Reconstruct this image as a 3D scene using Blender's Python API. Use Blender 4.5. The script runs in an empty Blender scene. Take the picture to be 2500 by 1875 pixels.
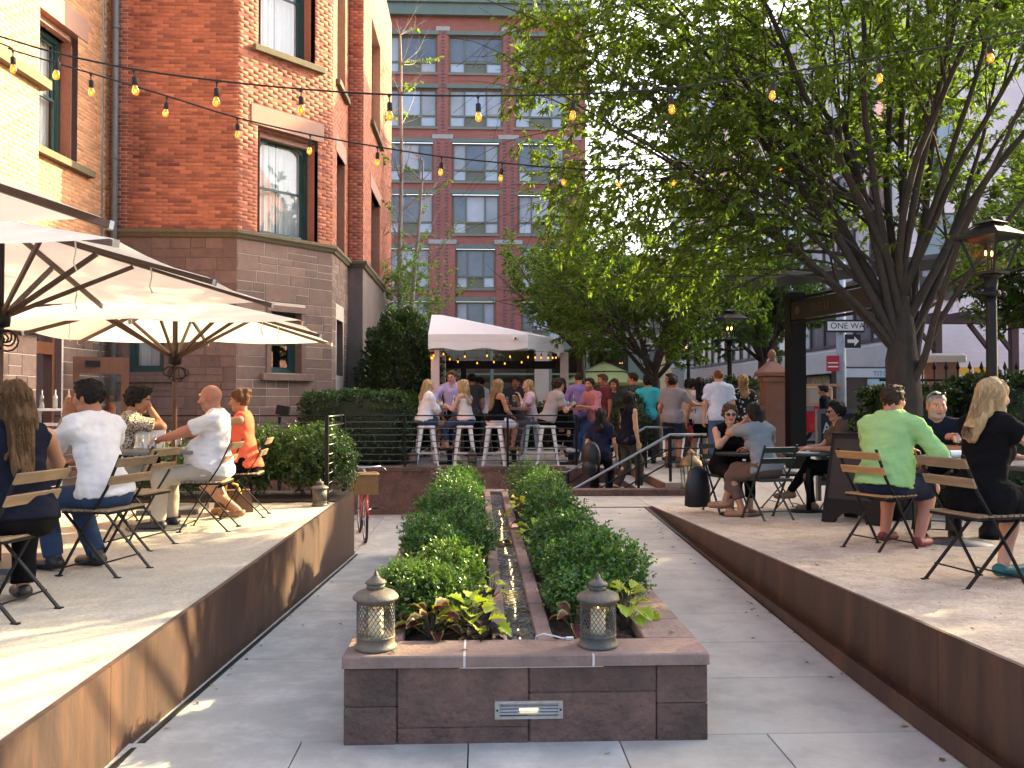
import bpy, math, random
import numpy as np
from mathutils import Vector, Matrix
random.seed(7); np.random.seed(7)
R = math.radians
scene = bpy.context.scene
COL = scene.collection
# ------------------------------------------------------------------ camera
cam = bpy.data.cameras.new('camera'); cam.sensor_width = 36; cam.lens = 30.24
cam.clip_start = .05; cam.clip_end = 2000
camo = bpy.data.objects.new('camera', cam); COL.objects.link(camo)
camo.location = (0, 0, 1.6); camo.rotation_euler = (R(91.08), 0, R(-2.18))
scene.camera = camo
# ------------------------------------------------------------------ sky and sun
SUN = Vector((.769, .471, .432)).normalized()
world = bpy.data.worlds.new('World'); scene.world = world; world.use_nodes = True
wn = world.node_tree.nodes; wl = world.node_tree.links
sky = wn.new('ShaderNodeTexSky'); sky.sky_type = 'NISHITA'; sky.sun_disc = False
sky.sun_elevation = math.asin(SUN.z); sky.sun_rotation = math.atan2(SUN.x, SUN.y)
sky.air_density = .75; sky.dust_density = 6.0; sky.ozone_density = .35
wl.new(sky.outputs[0], wn['Background'].inputs[0]); wn['Background'].inputs[1].default_value = .15
sl = bpy.data.lights.new('sun', 'SUN'); sl.energy = 4.3; sl.angle = R(.6); sl.color = (1, .79, .43)
so = bpy.data.objects.new('sun', sl); COL.objects.link(so); so.location = (30, 20, 25)
so.rotation_euler = (-SUN).to_track_quat('-Z', 'Y').to_euler()
scene.view_settings.view_transform = 'Standard'; scene.view_settings.look = 'None'
scene.view_settings.exposure = 2.32; scene.view_settings.gamma = 1.0

# ------------------------------------------------------------------ helpers
def tag(o, label=None, cat=None, group=None, kind=None):
    if label: o['label'] = label
    if cat: o['category'] = cat
    if group: o['group'] = group
    if kind: o['kind'] = kind
    return o

def empty(name, loc=(0, 0, 0), rz=0, label=None, cat=None, group=None):
    o = bpy.data.objects.new(name, None); COL.objects.link(o)
    o.empty_display_size = .1
    o.location = loc; o.rotation_euler = (0, 0, rz)
    return tag(o, label, cat, group)

def copy_tree(o, parent=None):
    c = o.copy(); COL.objects.link(c); c.parent = parent
    for ch in list(o.children): copy_tree(ch, c)
    return c

def link_mesh(name, me, mats=(), parent=None, smooth=False):
    for m in mats: me.materials.append(m)
    if smooth: me.polygons.foreach_set('use_smooth', [True] * len(me.polygons))
    o = bpy.data.objects.new(name, me); COL.objects.link(o)
    if parent is not None: o.parent = parent
    return o

def fast_mesh(name, V, Fq, col=None, mi=None):
    """V (n,3); Fq (m,k) of equal sized faces; col (m,3) per face or (n,3) per vertex"""
    V = np.asarray(V, np.float32); Fq = np.asarray(Fq, np.int32)
    me = bpy.data.meshes.new(name); k = Fq.shape[1]; m = len(Fq)
    me.vertices.add(len(V)); me.vertices.foreach_set('co', V.ravel())
    me.loops.add(m * k); me.loops.foreach_set('vertex_index', Fq.ravel())
    me.polygons.add(m); me.polygons.foreach_set('loop_start', np.arange(0, m * k, k, dtype=np.int32))
    me.update(calc_edges=True)
    if mi is not None: me.polygons.foreach_set('material_index', np.asarray(mi, np.int32))
    if col is not None:
        col = np.asarray(col, np.float32)
        if len(col) == len(V) and len(V) != m:
            a = me.color_attributes.new('Col', 'FLOAT_COLOR', 'POINT')
            c = np.ones((len(V), 4), np.float32); c[:, :3] = col; a.data.foreach_set('color', c.ravel())
        else:
            a = me.color_attributes.new('Col', 'FLOAT_COLOR', 'CORNER')
            c = np.ones((m * k, 4), np.float32); c[:, :3] = np.repeat(col, k, axis=0); a.data.foreach_set('color', c.ravel())
    return me

class MB:
    """collects boxes, tubes, lathes ... into one mesh"""
    def __init__(s): s.v = []; s.f = []; s.c = []; s.mi = []; s.T = None; s.m = 0; s.col = (1, 1, 1)
    def add(s, vs, fs):
        b = len(s.v)
        if s.T is not None: vs = [s.T @ Vector(p) for p in vs]
        s.v += [tuple(p) for p in vs]; s.f += [tuple(i + b for i in f) for f in fs]
        s.c += [s.col] * len(fs); s.mi += [s.m] * len(fs); return s
    def box(s, x0, y0, z0, x1, y1, z1):
        v = [(x0, y0, z0), (x1, y0, z0), (x1, y1, z0), (x0, y1, z0), (x0, y0, z1), (x1, y0, z1), (x1, y1, z1), (x0, y1, z1)]
        return s.add(v, [(3, 2, 1, 0), (4, 5, 6, 7), (0, 1, 5, 4), (1, 2, 6, 5), (2, 3, 7, 6), (3, 0, 4, 7)])
    def cbox(s, c, size, rot=None):
        h = Vector(size) / 2; v = []
        for dz in (-1, 1):
            for dx, dy in ((-1, -1), (1, -1), (1, 1), (-1, 1)):
                p = Vector((dx * h.x, dy * h.y, dz * h.z)); v.append(Vector(c) + (rot @ p if rot is not None else p))
        return s.add(v, [(3, 2, 1, 0), (4, 5, 6, 7), (0, 1, 5, 4), (1, 2, 6, 5), (2, 3, 7, 6), (3, 0, 4, 7)])
    def bev(s, x0, y0, z0, x1, y1, z1, b=.01):
        """box with chamfered edges on top and verticals"""
        vs = []
        for (z, i) in ((z0, 0), (z1 - b, 0), (z1, b)):
            a0, a1, c0, c1 = x0 + i, x1 - i, y0 + i, y1 - i; k = b
            vs += [(a0 + k, c0, z), (a1 - k, c0, z), (a1, c0 + k, z), (a1, c1 - k, z), (a1 - k, c1, z), (a0 + k, c1, z), (a0, c1 - k, z), (a0, c0 + k, z)]
        fs = [tuple(range(7, -1, -1)), tuple(range(16, 24))]
        for l in (0, 8):
            for i in range(8):
                j = (i + 1) % 8; fs.append((l + i, l + j, l + 8 + j, l + 8 + i))
        return s.add(vs, fs)
    def tube(s, pts, rs, n=8, caps=True):
        pts = [Vector(p) for p in pts]
        if not hasattr(rs, '__len__'): rs = [rs] * len(pts)
        vs = []; fs = []; ref = None
        for i, p in enumerate(pts):
            d = (pts[min(i + 1, len(pts) - 1)] - pts[max(i - 1, 0)])
            d = d.normalized() if d.length > 1e-9 else Vector((0, 0, 1))
            if ref is None:
                a = Vector((0, 0, 1)) if abs(d.z) < .9 else Vector((1, 0, 0)); ref = (a - d * a.dot(d)).normalized()
            else:
                ref = ref - d * ref.dot(d)
                ref = ref.normalized() if ref.length > 1e-6 else d.orthogonal().normalized()
            b = d.cross(ref)
            for k in range(n):
                t = 2 * math.pi * k / n; vs.append(p + (ref * math.cos(t) + b * math.sin(t)) * rs[i])
        for i in range(len(pts) - 1):
            for k in range(n):
                k2 = (k + 1) % n; fs.append((i * n + k, i * n + k2, (i + 1) * n + k2, (i + 1) * n + k))
        if caps: fs += [tuple(range(n - 1, -1, -1)), tuple((len(pts) - 1) * n + k for k in range(n))]
        return s.add(vs, fs)
    def bar(s, p0, p1, w, h=None, up=(0, 0, 1)):
        """rectangular bar from p0 to p1, w wide (sideways) and h tall (along up)"""
        h = h or w; p0 = Vector(p0); p1 = Vector(p1); d = (p1 - p0).normalized(); u = Vector(up); u = u - d * u.dot(d)
        if u.length < 1e-5: u = d.orthogonal()
        u.normalize(); r = d.cross(u); vs = []
        for p in (p0, p1):
            for a, b in ((-1, -1), (1, -1), (1, 1), (-1, 1)): vs.append(p + r * a * w / 2 + u * b * h / 2)
        return s.add(vs, [(0, 1, 2, 3), (7, 6, 5, 4), (0, 4, 5, 1), (1, 5, 6, 2), (2, 6, 7, 3), (3, 7, 4, 0)])
    def lathe(s, prof, n=16, c=(0, 0, 0), cap=True):
        vs = []; fs = []; m = len(prof)
        for r, z in prof:
            for k in range(n):
                t = 2 * math.pi * k / n; vs.append((c[0] + r * math.cos(t), c[1] + r * math.sin(t), c[2] + z))
        for i in range(m - 1):
            for k in range(n):
                k2 = (k + 1) % n; fs.append((i * n + k, i * n + k2, (i + 1) * n + k2, (i + 1) * n + k))
        if cap: fs += [tuple(range(n - 1, -1, -1)), tuple((m - 1) * n + k for k in range(n))]
        return s.add(vs, fs)
    def ell(s, c, r, n=10, m=7, rot=None):
        vs = []; fs = []
        for i in range(m + 1):
            ph = math.pi * i / m
            for k in range(n):
                t = 2 * math.pi * k / n; p = Vector((r[0] * math.sin(ph) * math.cos(t), r[1] * math.sin(ph) * math.sin(t), -r[2] * math.cos(ph)))
                vs.append(Vector(c) + (rot @ p if rot is not None else p))
        for i in range(m):
            for k in range(n):
                k2 = (k + 1) % n; fs.append((i * n + k, i * n + k2, (i + 1) * n + k2, (i + 1) * n + k))
        return s.add(vs, fs)
    def poly(s, pts): return s.add(pts, [tuple(range(len(pts)))])
    def prism(s, pts, d):
        """closed prism: polygon pts extruded by vector d"""
        n = len(pts); d = Vector(d); vs = [Vector(p) for p in pts] + [Vector(p) + d for p in pts]
        return s.add(vs, [tuple(range(n - 1, -1, -1)), tuple(range(n, 2 * n))] + [(i, (i + 1) % n, n + (i + 1) % n, n + i) for i in range(n)])
    def mesh(s, name):
        me = bpy.data.meshes.new(name); me.from_pydata(s.v, [], s.f); me.update()
        if any(s.mi): me.polygons.foreach_set('material_index', s.mi)
        if any(c != (1, 1, 1) for c in s.c):
            a = me.color_attributes.new('Col', 'FLOAT_COLOR', 'CORNER'); out = []
            for p, c in zip(me.polygons, s.c): out += [c[0], c[1], c[2], 1.0] * p.loop_total
            a.data.foreach_set('color', out)
        return me
    def build(s, name, mats, parent=None, smooth=False):
        if not isinstance(mats, (list, tuple)): mats = [mats]
        return link_mesh(name, s.mesh(name), mats, parent, smooth)

# ------------------------------------------------------------------ materials
MATS = {}
def mat(name, base=(.5, .5, .5), rough=.75, var=.15, scale=6., bump=.15, bscale=80., metal=0., attr=False, obj_var=0., spec=.5,
        stain=None, stain_scale=1.5, stain_amt=.5, stretch=None, trans=0., sheen=0., coat=0., bdist=.01):
    """procedural surface: noise variation, optional stain colour, bump; attr multiplies by the 'Col' attribute"""
    if name in MATS: return MATS[name]
    m = bpy.data.materials.new(name); m.use_nodes = True; nt = m.node_tree; N = nt.nodes; L = nt.links
    b = N['Principled BSDF']; b.inputs['Roughness'].default_value = rough; b.inputs['Metallic'].default_value = metal
    b.inputs['Specular IOR Level'].default_value = spec
    if sheen: b.inputs['Sheen Weight'].default_value = sheen
    if coat: b.inputs['Coat Weight'].default_value = coat
    tc = N.new('ShaderNodeTexCoord'); src = tc.outputs['Object']
    if stretch:
        mp = N.new('ShaderNodeMapping'); mp.inputs['Scale'].default_value = stretch; L.new(src, mp.inputs[0]); src = mp.outputs[0]
    n1 = N.new('ShaderNodeTexNoise'); n1.inputs['Scale'].default_value = scale; n1.inputs['Detail'].default_value = 6; n1.inputs['Roughness'].default_value = .65
    L.new(src, n1.inputs['Vector'])
    mr = N.new('ShaderNodeMapRange'); mr.inputs[1].default_value = .25; mr.inputs[2].default_value = .75
    mr.inputs[3].default_value = 1 - var; mr.inputs[4].default_value = 1 + var; L.new(n1.outputs[0], mr.inputs[0])
    if attr:
        at = N.new('ShaderNodeVertexColor'); at.layer_name = 'Col'; mx0 = N.new('ShaderNodeMix'); mx0.data_type = 'RGBA'; mx0.blend_type = 'MULTIPLY'
        mx0.inputs[0].default_value = 1; mx0.inputs[6].default_value = (*base, 1); L.new(at.outputs[0], mx0.inputs[7]); csrc = mx0.outputs[2]
    else:
        rgb = N.new('ShaderNodeRGB'); rgb.outputs[0].default_value = (*base, 1); csrc = rgb.outputs[0]
    if stain:
        n2 = N.new('ShaderNodeTexNoise'); n2.inputs['Scale'].default_value = stain_scale; n2.inputs['Detail'].default_value = 8; n2.inputs['Roughness'].default_value = .7
        L.new(src, n2.inputs['Vector']); r2 = N.new('ShaderNodeMapRange'); r2.inputs[1].default_value = .45; r2.inputs[2].default_value = .7; r2.inputs[3].default_value = 0; r2.inputs[4].default_value = stain_amt
        L.new(n2.outputs[0], r2.inputs[0]); mx1 = N.new('ShaderNodeMix'); mx1.data_type = 'RGBA'; L.new(r2.outputs[0], mx1.inputs[0]); L.new(csrc, mx1.inputs[6]); mx1.inputs[7].default_value = (*stain, 1); csrc = mx1.outputs[2]
    fac = mr.outputs[0]
    if obj_var:
        oi = N.new('ShaderNodeObjectInfo'); r3 = N.new('ShaderNodeMapRange'); r3.inputs[3].default_value = 1 - obj_var; r3.inputs[4].default_value = 1 + obj_var; L.new(oi.outputs['Random'], r3.inputs[0])
        mu = N.new('ShaderNodeMath'); mu.operation = 'MULTIPLY'; L.new(fac, mu.inputs[0]); L.new(r3.outputs[0], mu.inputs[1]); fac = mu.outputs[0]
    sc = N.new('ShaderNodeVectorMath'); sc.operation = 'SCALE'; L.new(csrc, sc.inputs[0]); L.new(fac, sc.inputs['Scale'])
    L.new(sc.outputs[0], b.inputs['Base Color'])
    if bump:
        n3 = N.new('ShaderNodeTexNoise'); n3.inputs['Scale'].default_value = bscale; n3.inputs['Detail'].default_value = 4; L.new(src, n3.inputs['Vector'])
        bp = N.new('ShaderNodeBump'); bp.inputs['Strength'].default_value = bump; bp.inputs['Distance'].default_value = bdist; L.new(n3.outputs[0], bp.inputs['Height']); L.new(bp.outputs[0], b.inputs['Normal'])
        rr = N.new('ShaderNodeMapRange'); rr.inputs[3].default_value = max(0, rough - .08); rr.inputs[4].default_value = min(1, rough + .08); L.new(n1.outputs[0], rr.inputs[0]); L.new(rr.outputs[0], b.inputs['Roughness'])
    if trans:
        tr = N.new('ShaderNodeBsdfTranslucent'); L.new(sc.outputs[0], tr.inputs[0]); ms = N.new('ShaderNodeMixShader'); ms.inputs[0].default_value = trans
        L.new(b.outputs[0], ms.inputs[1]); L.new(tr.outputs[0], ms.inputs[2]); L.new(ms.outputs[0], N['Material Output'].inputs[0])
    MATS[name] = m; return m

def glass_mat(name, tint=(.9, .95, .93), rough=.02, alpha=.25, gl=1.):
    """thin pane: transparent with fresnel reflection"""
    if name in MATS: return MATS[name]
    m = bpy.data.materials.new(name); m.use_nodes = True; N = m.node_tree.nodes; L = m.node_tree.links; N.remove(N['Principled BSDF'])
    t = N.new('ShaderNodeBsdfTransparent'); t.inputs[0].default_value = (*tint, 1); g = N.new('ShaderNodeBsdfGlossy'); g.inputs['Roughness'].default_value = rough; g.inputs[0].default_value = (gl, gl, gl, 1)
    fr = N.new('ShaderNodeLayerWeight'); fr.inputs[0].default_value = .5; pw = N.new('ShaderNodeMath'); pw.operation = 'POWER'; pw.inputs[1].default_value = 4.; L.new(fr.outputs['Facing'], pw.inputs[0]); ad = N.new('ShaderNodeMath'); ad.operation = 'ADD'; ad.inputs[1].default_value = alpha + .04; ad.use_clamp = True
    L.new(pw.outputs[0], ad.inputs[0]); mx = N.new('ShaderNodeMixShader'); L.new(ad.outputs[0], mx.inputs[0]); L.new(t.outputs[0], mx.inputs[1]); L.new(g.outputs[0], mx.inputs[2])
    L.new(mx.outputs[0], N['Material Output'].inputs[0]); MATS[name] = m; return m

def emit_mat(name, c, s):
    if name in MATS: return MATS[name]
    m = bpy.data.materials.new(name); m.use_nodes = True; b = m.node_tree.nodes['Principled BSDF']
    b.inputs['Base Color'].default_value = (*c, 1); b.inputs['Emission Color'].default_value = (*c, 1); b.inputs['Emission Strength'].default_value = s
    MATS[name] = m; return m

def text_mesh(txt, size=.1, depth=.002, align='LEFT'):
    cu = bpy.data.curves.new('lettering', 'FONT'); cu.body = txt; cu.size = size; cu.extrude = depth; cu.align_x = align
    o = bpy.data.objects.new('lettering', cu); COL.objects.link(o)
    dg = bpy.context.evaluated_depsgraph_get(); me = bpy.data.meshes.new_from_object(o.evaluated_get(dg))
    bpy.data.objects.remove(o); return me

def text_obj(txt, size, loc, rot, m, parent, name='lettering', depth=.002, align='LEFT'):
    o = link_mesh(name, text_mesh(txt, size, depth, align), [m], parent); o.location = loc; o.rotation_euler = rot; return o
# ================================================================== the setting
M_conc = mat('concrete', (.335, .34, .325), .8, .14, 2.2, .14, 140., stain=(.52, .52, .51), stain_scale=3.6, stain_amt=.75, obj_var=.06)
M_concR = mat('concrete_warm', (.41, .385, .34), .8, .14, 2.2, .14, 140., stain=(.25, .235, .21), stain_scale=2.8, stain_amt=.65, obj_var=.06)
M_brown = mat('brownstone', (.145, .083, .065), .85, .32, 7., .9, 26., stain=(.052, .044, .036), stain_scale=3.2, stain_amt=.85, obj_var=.2, bdist=.03)
M_coping = mat('brownstone_coping', (.26, .178, .148), .8, .2, 6., .35, 50., stain=(.14, .10, .085), stain_scale=4., stain_amt=.6, obj_var=.14, bdist=.02)
M_steel = mat('weathering_steel', (.052, .028, .019), .6, .5, 5., .22, 120., stain=(.12, .053, .025), stain_scale=4.5, stain_amt=.7, stretch=(1, 1.2, .18), obj_var=.08)
M_gravL = mat('gravel', (.58, .53, .435), .95, .26, 42., 1., 230., stain=(.40, .35, .28), stain_scale=6., stain_amt=.6)
M_gravR = mat('gravel_right', (.60, .515, .41), .95, .26, 42., 1., 230., stain=(.33, .25, .18), stain_scale=5., stain_amt=.7)
M_soil = mat('soil', (.035, .024, .017), .95, .4, 30., 1., 90.)
M_black = mat('black_metal', (.007, .007, .008), .5, .2, 20., .05, 200., spec=.25)
M_asph = mat('asphalt', (.05, .05, .052), .9, .2, 8., .4, 200.)
M_dark = mat('dark_interior', (.012, .012, .013), .9, .1, 5., 0)

def sheet(name, corners, m, nx=1, ny=1, amp=0.):
    """ground sheet from four corners (ccw), subdivided and gently uneven"""
    a, b, c, d = [np.array(p, float) for p in corners]
    u = np.linspace(0, 1, nx + 1); v = np.linspace(0, 1, ny + 1); U, W = np.meshgrid(u, v, indexing='ij')
    P = (a[None, None] * ((1 - U) * (1 - W))[..., None] + b * (U * (1 - W))[..., None] + c * (U * W)[..., None] + d * ((1 - U) * W)[..., None])
    if amp:
        n = np.zeros(U.shape)
        for k in range(14):
            f = np.random.uniform(2, 26, 2); n += np.sin(P[..., 0] * f[0] + P[..., 1] * f[1] * np.random.choice([-1, 1]) + np.random.uniform(0, 6.28)) / (1 + k * .25)
        n[0, :] = n[-1, :] = 0; n[:, 0] = n[:, -1] = 0
        P[..., 2] += amp * n
    I = np.arange((nx + 1) * (ny + 1)).reshape(nx + 1, ny + 1)
    Fq = np.stack([I[:-1, :-1], I[1:, :-1], I[1:, 1:], I[:-1, 1:]], -1).reshape(-1, 4)
    o = link_mesh(name, fast_mesh(name, P.reshape(-1, 3), Fq), [m], None, True)
    return tag(o, kind='structure')

# the street and everything beyond the garden, out to the horizon
g = MB(); Z0 = .24
for (x0, y0, x1, y1) in ((-700, -700, -14, 900), (8.3, -700, 900, 900), (-14, 27, 8.3, 900), (-14, -700, 8.3, -9)):
    g.poly([(x0, y0, Z0), (x1, y0, Z0), (x1, y1, Z0), (x0, y1, Z0)])
tag(g.build('ground', M_asph), kind='structure')

def slab_obj(name, x0, x1, y0, y1, zf, m, parent, t=.08, gap=.003):
    b = MB(); x0 += gap; x1 -= gap; y0 += gap; y1 -= gap; e = .002
    def ring(ins, dz): return [(x, y, zf(x, y) + dz) for x, y in ((x0 + ins, y0 + ins), (x1 - ins, y0 + ins), (x1 - ins, y1 - ins), (x0 + ins, y1 - ins))]
    vs = ring(0, -t) + ring(0, -e) + ring(e, 0)
    fs = [(8, 9, 10, 11)] + [(l + i, l + (i + 1) % 4, l + 4 + (i + 1) % 4, l + 4 + i) for l in (0, 4) for i in range(4)]
    return b.add(vs, fs).build(name, m, parent)

zR = lambda y: max(-.16 + .0345 * y, 0) if y < 11 else .235
zL = lambda y: 0 if y < 3.84 else max(-.43, -.055 * (y - 3.84))
def path_base(name, x0, x1, ys, zf):
    b = MB()
    for a, c in zip(ys[:-1], ys[1:]): b.poly([(x0, a, zf(a) - .03), (x1, a, zf(a) - .03), (x1, c, zf(c) - .03), (x0, c, zf(c) - .03)])
    return tag(b.build(name, M_dark), kind='structure')
fp = path_base('front_path', -1.65, 2.2, [-9, 4.11], lambda y: 0)
ys = [-9, -6, -4.2, -2.4, -.6, 1.2, 2.6, 4.11]
for j in range(len(ys) - 1):
    xs = [-1.65, -.83, -.05, .66, 1.38, 2.2] if j == len(ys) - 2 else [-1.65, -.4, .9, 2.2]
    for a, b_ in zip(xs[:-1], xs[1:]): slab_obj('slab', a, b_, ys[j], ys[j + 1], lambda x, y: 0, M_conc if a < .6 else M_concR, fp)
rp = path_base('right_path', 1.08, 2.2, [4.11, 11.0], zR)
yr = [4.11, 4.91, 5.55, 6.21, 6.89, 7.55, 8.24, 8.93, 9.62, 10.31, 11.0]
for a, b_ in zip(yr[:-1], yr[1:]): slab_obj('slab', 1.08, 2.2, a, b_, lambda x, y: zR(y), M_concR, rp)
lp = path_base('left_path', -1.65, -.63, [4.11, 5.8, 7.6, 9.4, 11.66, 12.2], zL)
yl = [4.11, 5.75, 7.4, 9.05, 11.66]
for a, b_ in zip(yl[:-1], yl[1:]): slab_obj('slab', -1.65, -.63, a, b_, lambda x, y: zL(y), M_conc, lp)
sc_ = path_base('sunken_court', -14, 1.25, [11.66, 15.4], lambda y: -.43)
for a, b_ in ((-14, -8), (-8, -5), (-5, -3.3), (-3.3, -1.65), (-1.65, -.2), (-.2, 1.25)):
    for c, d in ((11.66, 13.5), (13.5, 15.4)): slab_obj('slab', a, b_, c, d, lambda x, y: -.43, M_conc, sc_)
ld = path_base('landing', 1.08, 8.3, [11.0, 12.22], zR)
for a, b_ in ((1.08, 2.2), (2.2, 3.4), (3.4, 5), (5, 6.6), (6.6, 8.3)): slab_obj('slab', a, b_, 11.0, 12.22, lambda x, y: .235, M_concR, ld)
zP = lambda y: .235 + (.40 - .235) * min(1, max(0, (y - 12.22) / 2.6))
pl = path_base('upper_plaza', -14, 8.3, [15.36, 27], lambda y: .40)
pl2 = path_base('plaza_slope', 3.0, 8.3, [12.22, 14.82, 15.36], zP)
for a, b_ in ((3.0, 4.3), (4.3, 5.6), (5.6, 7), (7, 8.3)):
    slab_obj('slab', a, b_, 12.22, 14.82, lambda x, y: zP(y), M_concR, pl2)
    slab_obj('slab', a, b_, 14.82, 15.36, lambda x, y: .40, M_concR, pl2)
for a in range(-14, 8, 2):
    for c in range(6): slab_obj('slab', a, min(a + 2, 8.3), 15.36 + c * 1.94, 15.36 + (c + 1) * 1.94, lambda x, y: .40, M_concR, pl)

# gravel terraces
tl = sheet('left_terrace', [(-8, -9, .405), (-1.66, -9, .405), (-1.66, 11.28, .405), (-8, 11.28, .405)], M_gravL, 90, 220, .0028)
zT = lambda y: .633 - .0365 * y
tr_ = sheet('right_terrace', [(2.22, -9, zT(0)), (8.3, -9, zT(0)), (8.3, 0, zT(0)), (2.22, 0, zT(0))], M_gravR, 4, 4)
tr_ = sheet('right_terrace', [(2.22, 0, zT(0)), (8.3, 0, zT(0)), (8.3, 11.0, zT(11) + .004), (2.22, 11.0, zT(11) + .004)], M_gravR, 90, 160, .003)
# loose stones and litter on the gravel
def litter(name, n, x0, x1, y0, y1, zf, m, smin, smax):
    V = []; Fq = []
    for i in range(n):
        x = x0 + (x1 - x0) * random.random(); y = y0 + (y1 - y0) * random.random() ** 1.3; s = random.uniform(smin, smax); a = random.uniform(0, 3.14); z = zf(y)
        c, d = math.cos(a) * s, math.sin(a) * s; b = len(V); k = random.uniform(.3, .9)
        V += [(x - c, y - d, z), (x + d * k, y - c * k, z), (x + c, y + d, z), (x - d * k, y + c * k, z), (x, y, z + s * .7)]
        Fq += [(b, b + 1, b + 4), (b + 1, b + 2, b + 4), (b + 2, b + 3, b + 4), (b + 3, b, b + 4)]
    return tag(link_mesh(name, fast_mesh(name, V, Fq), [m]), kind='stuff')
tag(litter('gravel_stones', 2600, -6.5, -1.7, 2.5, 10, lambda y: .405, mat('pebble', (.5, .44, .36), .9, .4, 60., 0), .003, .008), 'loose pale stones scattered over the left gravel terrace', 'gravel')
tag(litter('gravel_grit', 2600, 2.25, 7, 3, 11, zT, mat('pebble_dark', (.27, .2, .14), .9, .5, 60., 0), .003, .008), 'darker grit scattered over the right gravel terrace', 'gravel')

def fallen(name, spots, label):
    rg = random.Random(3); V = []; Fq = []; C = []
    for (x0, x1, y0, y1, zf, n) in spots:
        for i in range(n):
            x = rg.uniform(x0, x1); y = rg.uniform(y0, y1); z = zf(y) + .003; a_ = rg.uniform(0, 6.28); s = rg.uniform(.012, .03); w_ = s * rg.uniform(.3, .5); c, d = math.cos(a_), math.sin(a_); k = len(V)
            V += [(x - c * s, y - d * s, z), (x - d * w_, y + c * w_, z + .006), (x + c * s, y + d * s, z + .003), (x + d * w_, y - c * w_, z + .007)]; Fq += [(k, k + 1, k + 2), (k, k + 2, k + 3)]; q = rg.choice([(.30, .22, .05), (.16, .09, .04), (.38, .3, .1), (.12, .13, .03)]); C += [q, q]
    return tag(link_mesh(name, fast_mesh(name, V, Fq, C), [mat('dry_leaf', (1, 1, 1), .8, .2, 40., 0, attr=True)]), label, 'leaf litter', kind='stuff')
fallen('fallen_leaves', [(-1.6, -.66, 3, 10, zL, 9), (1.1, 2.1, 3, 11, zR, 12), (-1.6, 2.1, 1.8, 4, lambda y: 0, 4), (1.9, 2.14, 3, 11, zR, 40), (-1.6, -1.5, 3, 11, zL, 30), (2.3, 6, 3, 10.5, zT, 60), (-5, -1.8, 3, 10, lambda y: .405, 25), (-.6, 1.05, 4.03, 4.28, lambda y: .413, 6), (.84, 1.06, 4.3, 7, lambda y: .414, 8)], 'small dry leaves scattered over the paving and gravel')
# weathering steel edging of the terraces
def steel_panel(parent, x, y0, y1, zt0, zt1, zb0, zb1, t):
    b = MB(); y0 += .002; y1 -= .002
    b.add([(x, y0, zb0), (x + t, y0, zb0), (x + t, y1, zb1), (x, y1, zb1), (x, y0, zt0), (x + t, y0, zt0), (x + t, y1, zt1), (x, y1, zt1)],
          [(3, 2, 1, 0), (4, 5, 6, 7), (0, 1, 5, 4), (1, 2, 6, 5), (2, 3, 7, 6), (3, 0, 4, 7)])
    o = b.build('steel_panel', M_steel, parent); return o
ws = empty('steel_wall', (-1.65, 3, 0), 0, 'rusty steel edging wall along the left gravel terrace', 'retaining wall')
def child_fix(ws):   # parts are built in world coordinates
    for c in ws.children: c.matrix_parent_inverse = ws.matrix_basis.inverted()
yy = [-9, -6, -3.5, -1.05, 1.42, 3.9, 6.37, 8.84, 11.31]
for a, b_ in zip(yy[:-1], yy[1:]): steel_panel(ws, -1.66, a, b_, .42, .42, zL(a) - .1, zL(b_) - .1, .03)
b = MB(); b.box(-8, 11.31, -.5, -1.63, 11.34, .42); b.build('steel_panel', M_steel, ws)
b = MB(); b.box(-1.60, -9, -.02, -1.575, 3.84, .012); b.add([(-1.60, 3.84, -.02), (-1.575, 3.84, -.02), (-1.575, 11.3, -.45), (-1.60, 11.3, -.45), (-1.60, 3.84, .012), (-1.575, 3.84, .012), (-1.575, 11.3, -.40), (-1.60, 11.3, -.40)], [(4, 5, 6, 7), (0, 1, 5, 4), (1, 2, 6, 5), (2, 3, 7, 6), (3, 0, 4, 7)])
b.build('edge_strip', M_black, ws); child_fix(ws)
wr = empty('steel_wall', (2.2, 3, 0), 0, 'rusty steel edging wall tapering away along the right gravel terrace', 'retaining wall')
yy = [-9, -6.9, -4.2, -1.4, 1.32, 4.07, 6.82, 9.57, 11.0]
for a, b_ in zip(yy[:-1], yy[1:]): steel_panel(wr, 2.2, a, b_, zT(max(a, 0)) + .012, zT(max(b_, 0)) + .012, zR(a) - .1, zR(b_) - .1, .025)
b = MB(); b.add([(2.12, -9, -.02), (2.15, -9, -.02), (2.15, 11, .19), (2.12, 11, .19), (2.12, -9, .008), (2.15, -9, .008), (2.15, 4.6, .01), (2.12, 4.6, .01), (2.15, 11, .233), (2.12, 11, .233)],
                [(4, 5, 6, 7), (7, 6, 8, 9), (0, 4, 7), (0, 7, 9, 3), (1, 2, 8, 6), (1, 6, 5)])
b.build('edge_strip', M_steel, wr)
b = MB(); b.add([(2.155, -9, .004), (2.198, -9, .004), (2.198, 4.6, .006), (2.155, 4.6, .006), (2.198, 11, .232), (2.155, 11, .232)], [(0, 1, 2, 3), (3, 2, 4, 5)]); b.build('drain_slot', M_dark, wr); child_fix(wr)

# ------------------------------------------------------------------ planter with water channel
pn = empty('planter', (.22, 4.04, 0), 0, 'long brownstone planter with two shrub beds and a narrow water channel', 'planter')
PZ = .413; CT = .055
def pbox(name, m, *a, bev=.008, parent=pn):
    b = MB(); b.bev(*a, b=bev); o = b.build(name, m, parent); o.matrix_parent_inverse = parent.matrix_basis.inverted(); return o
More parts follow.
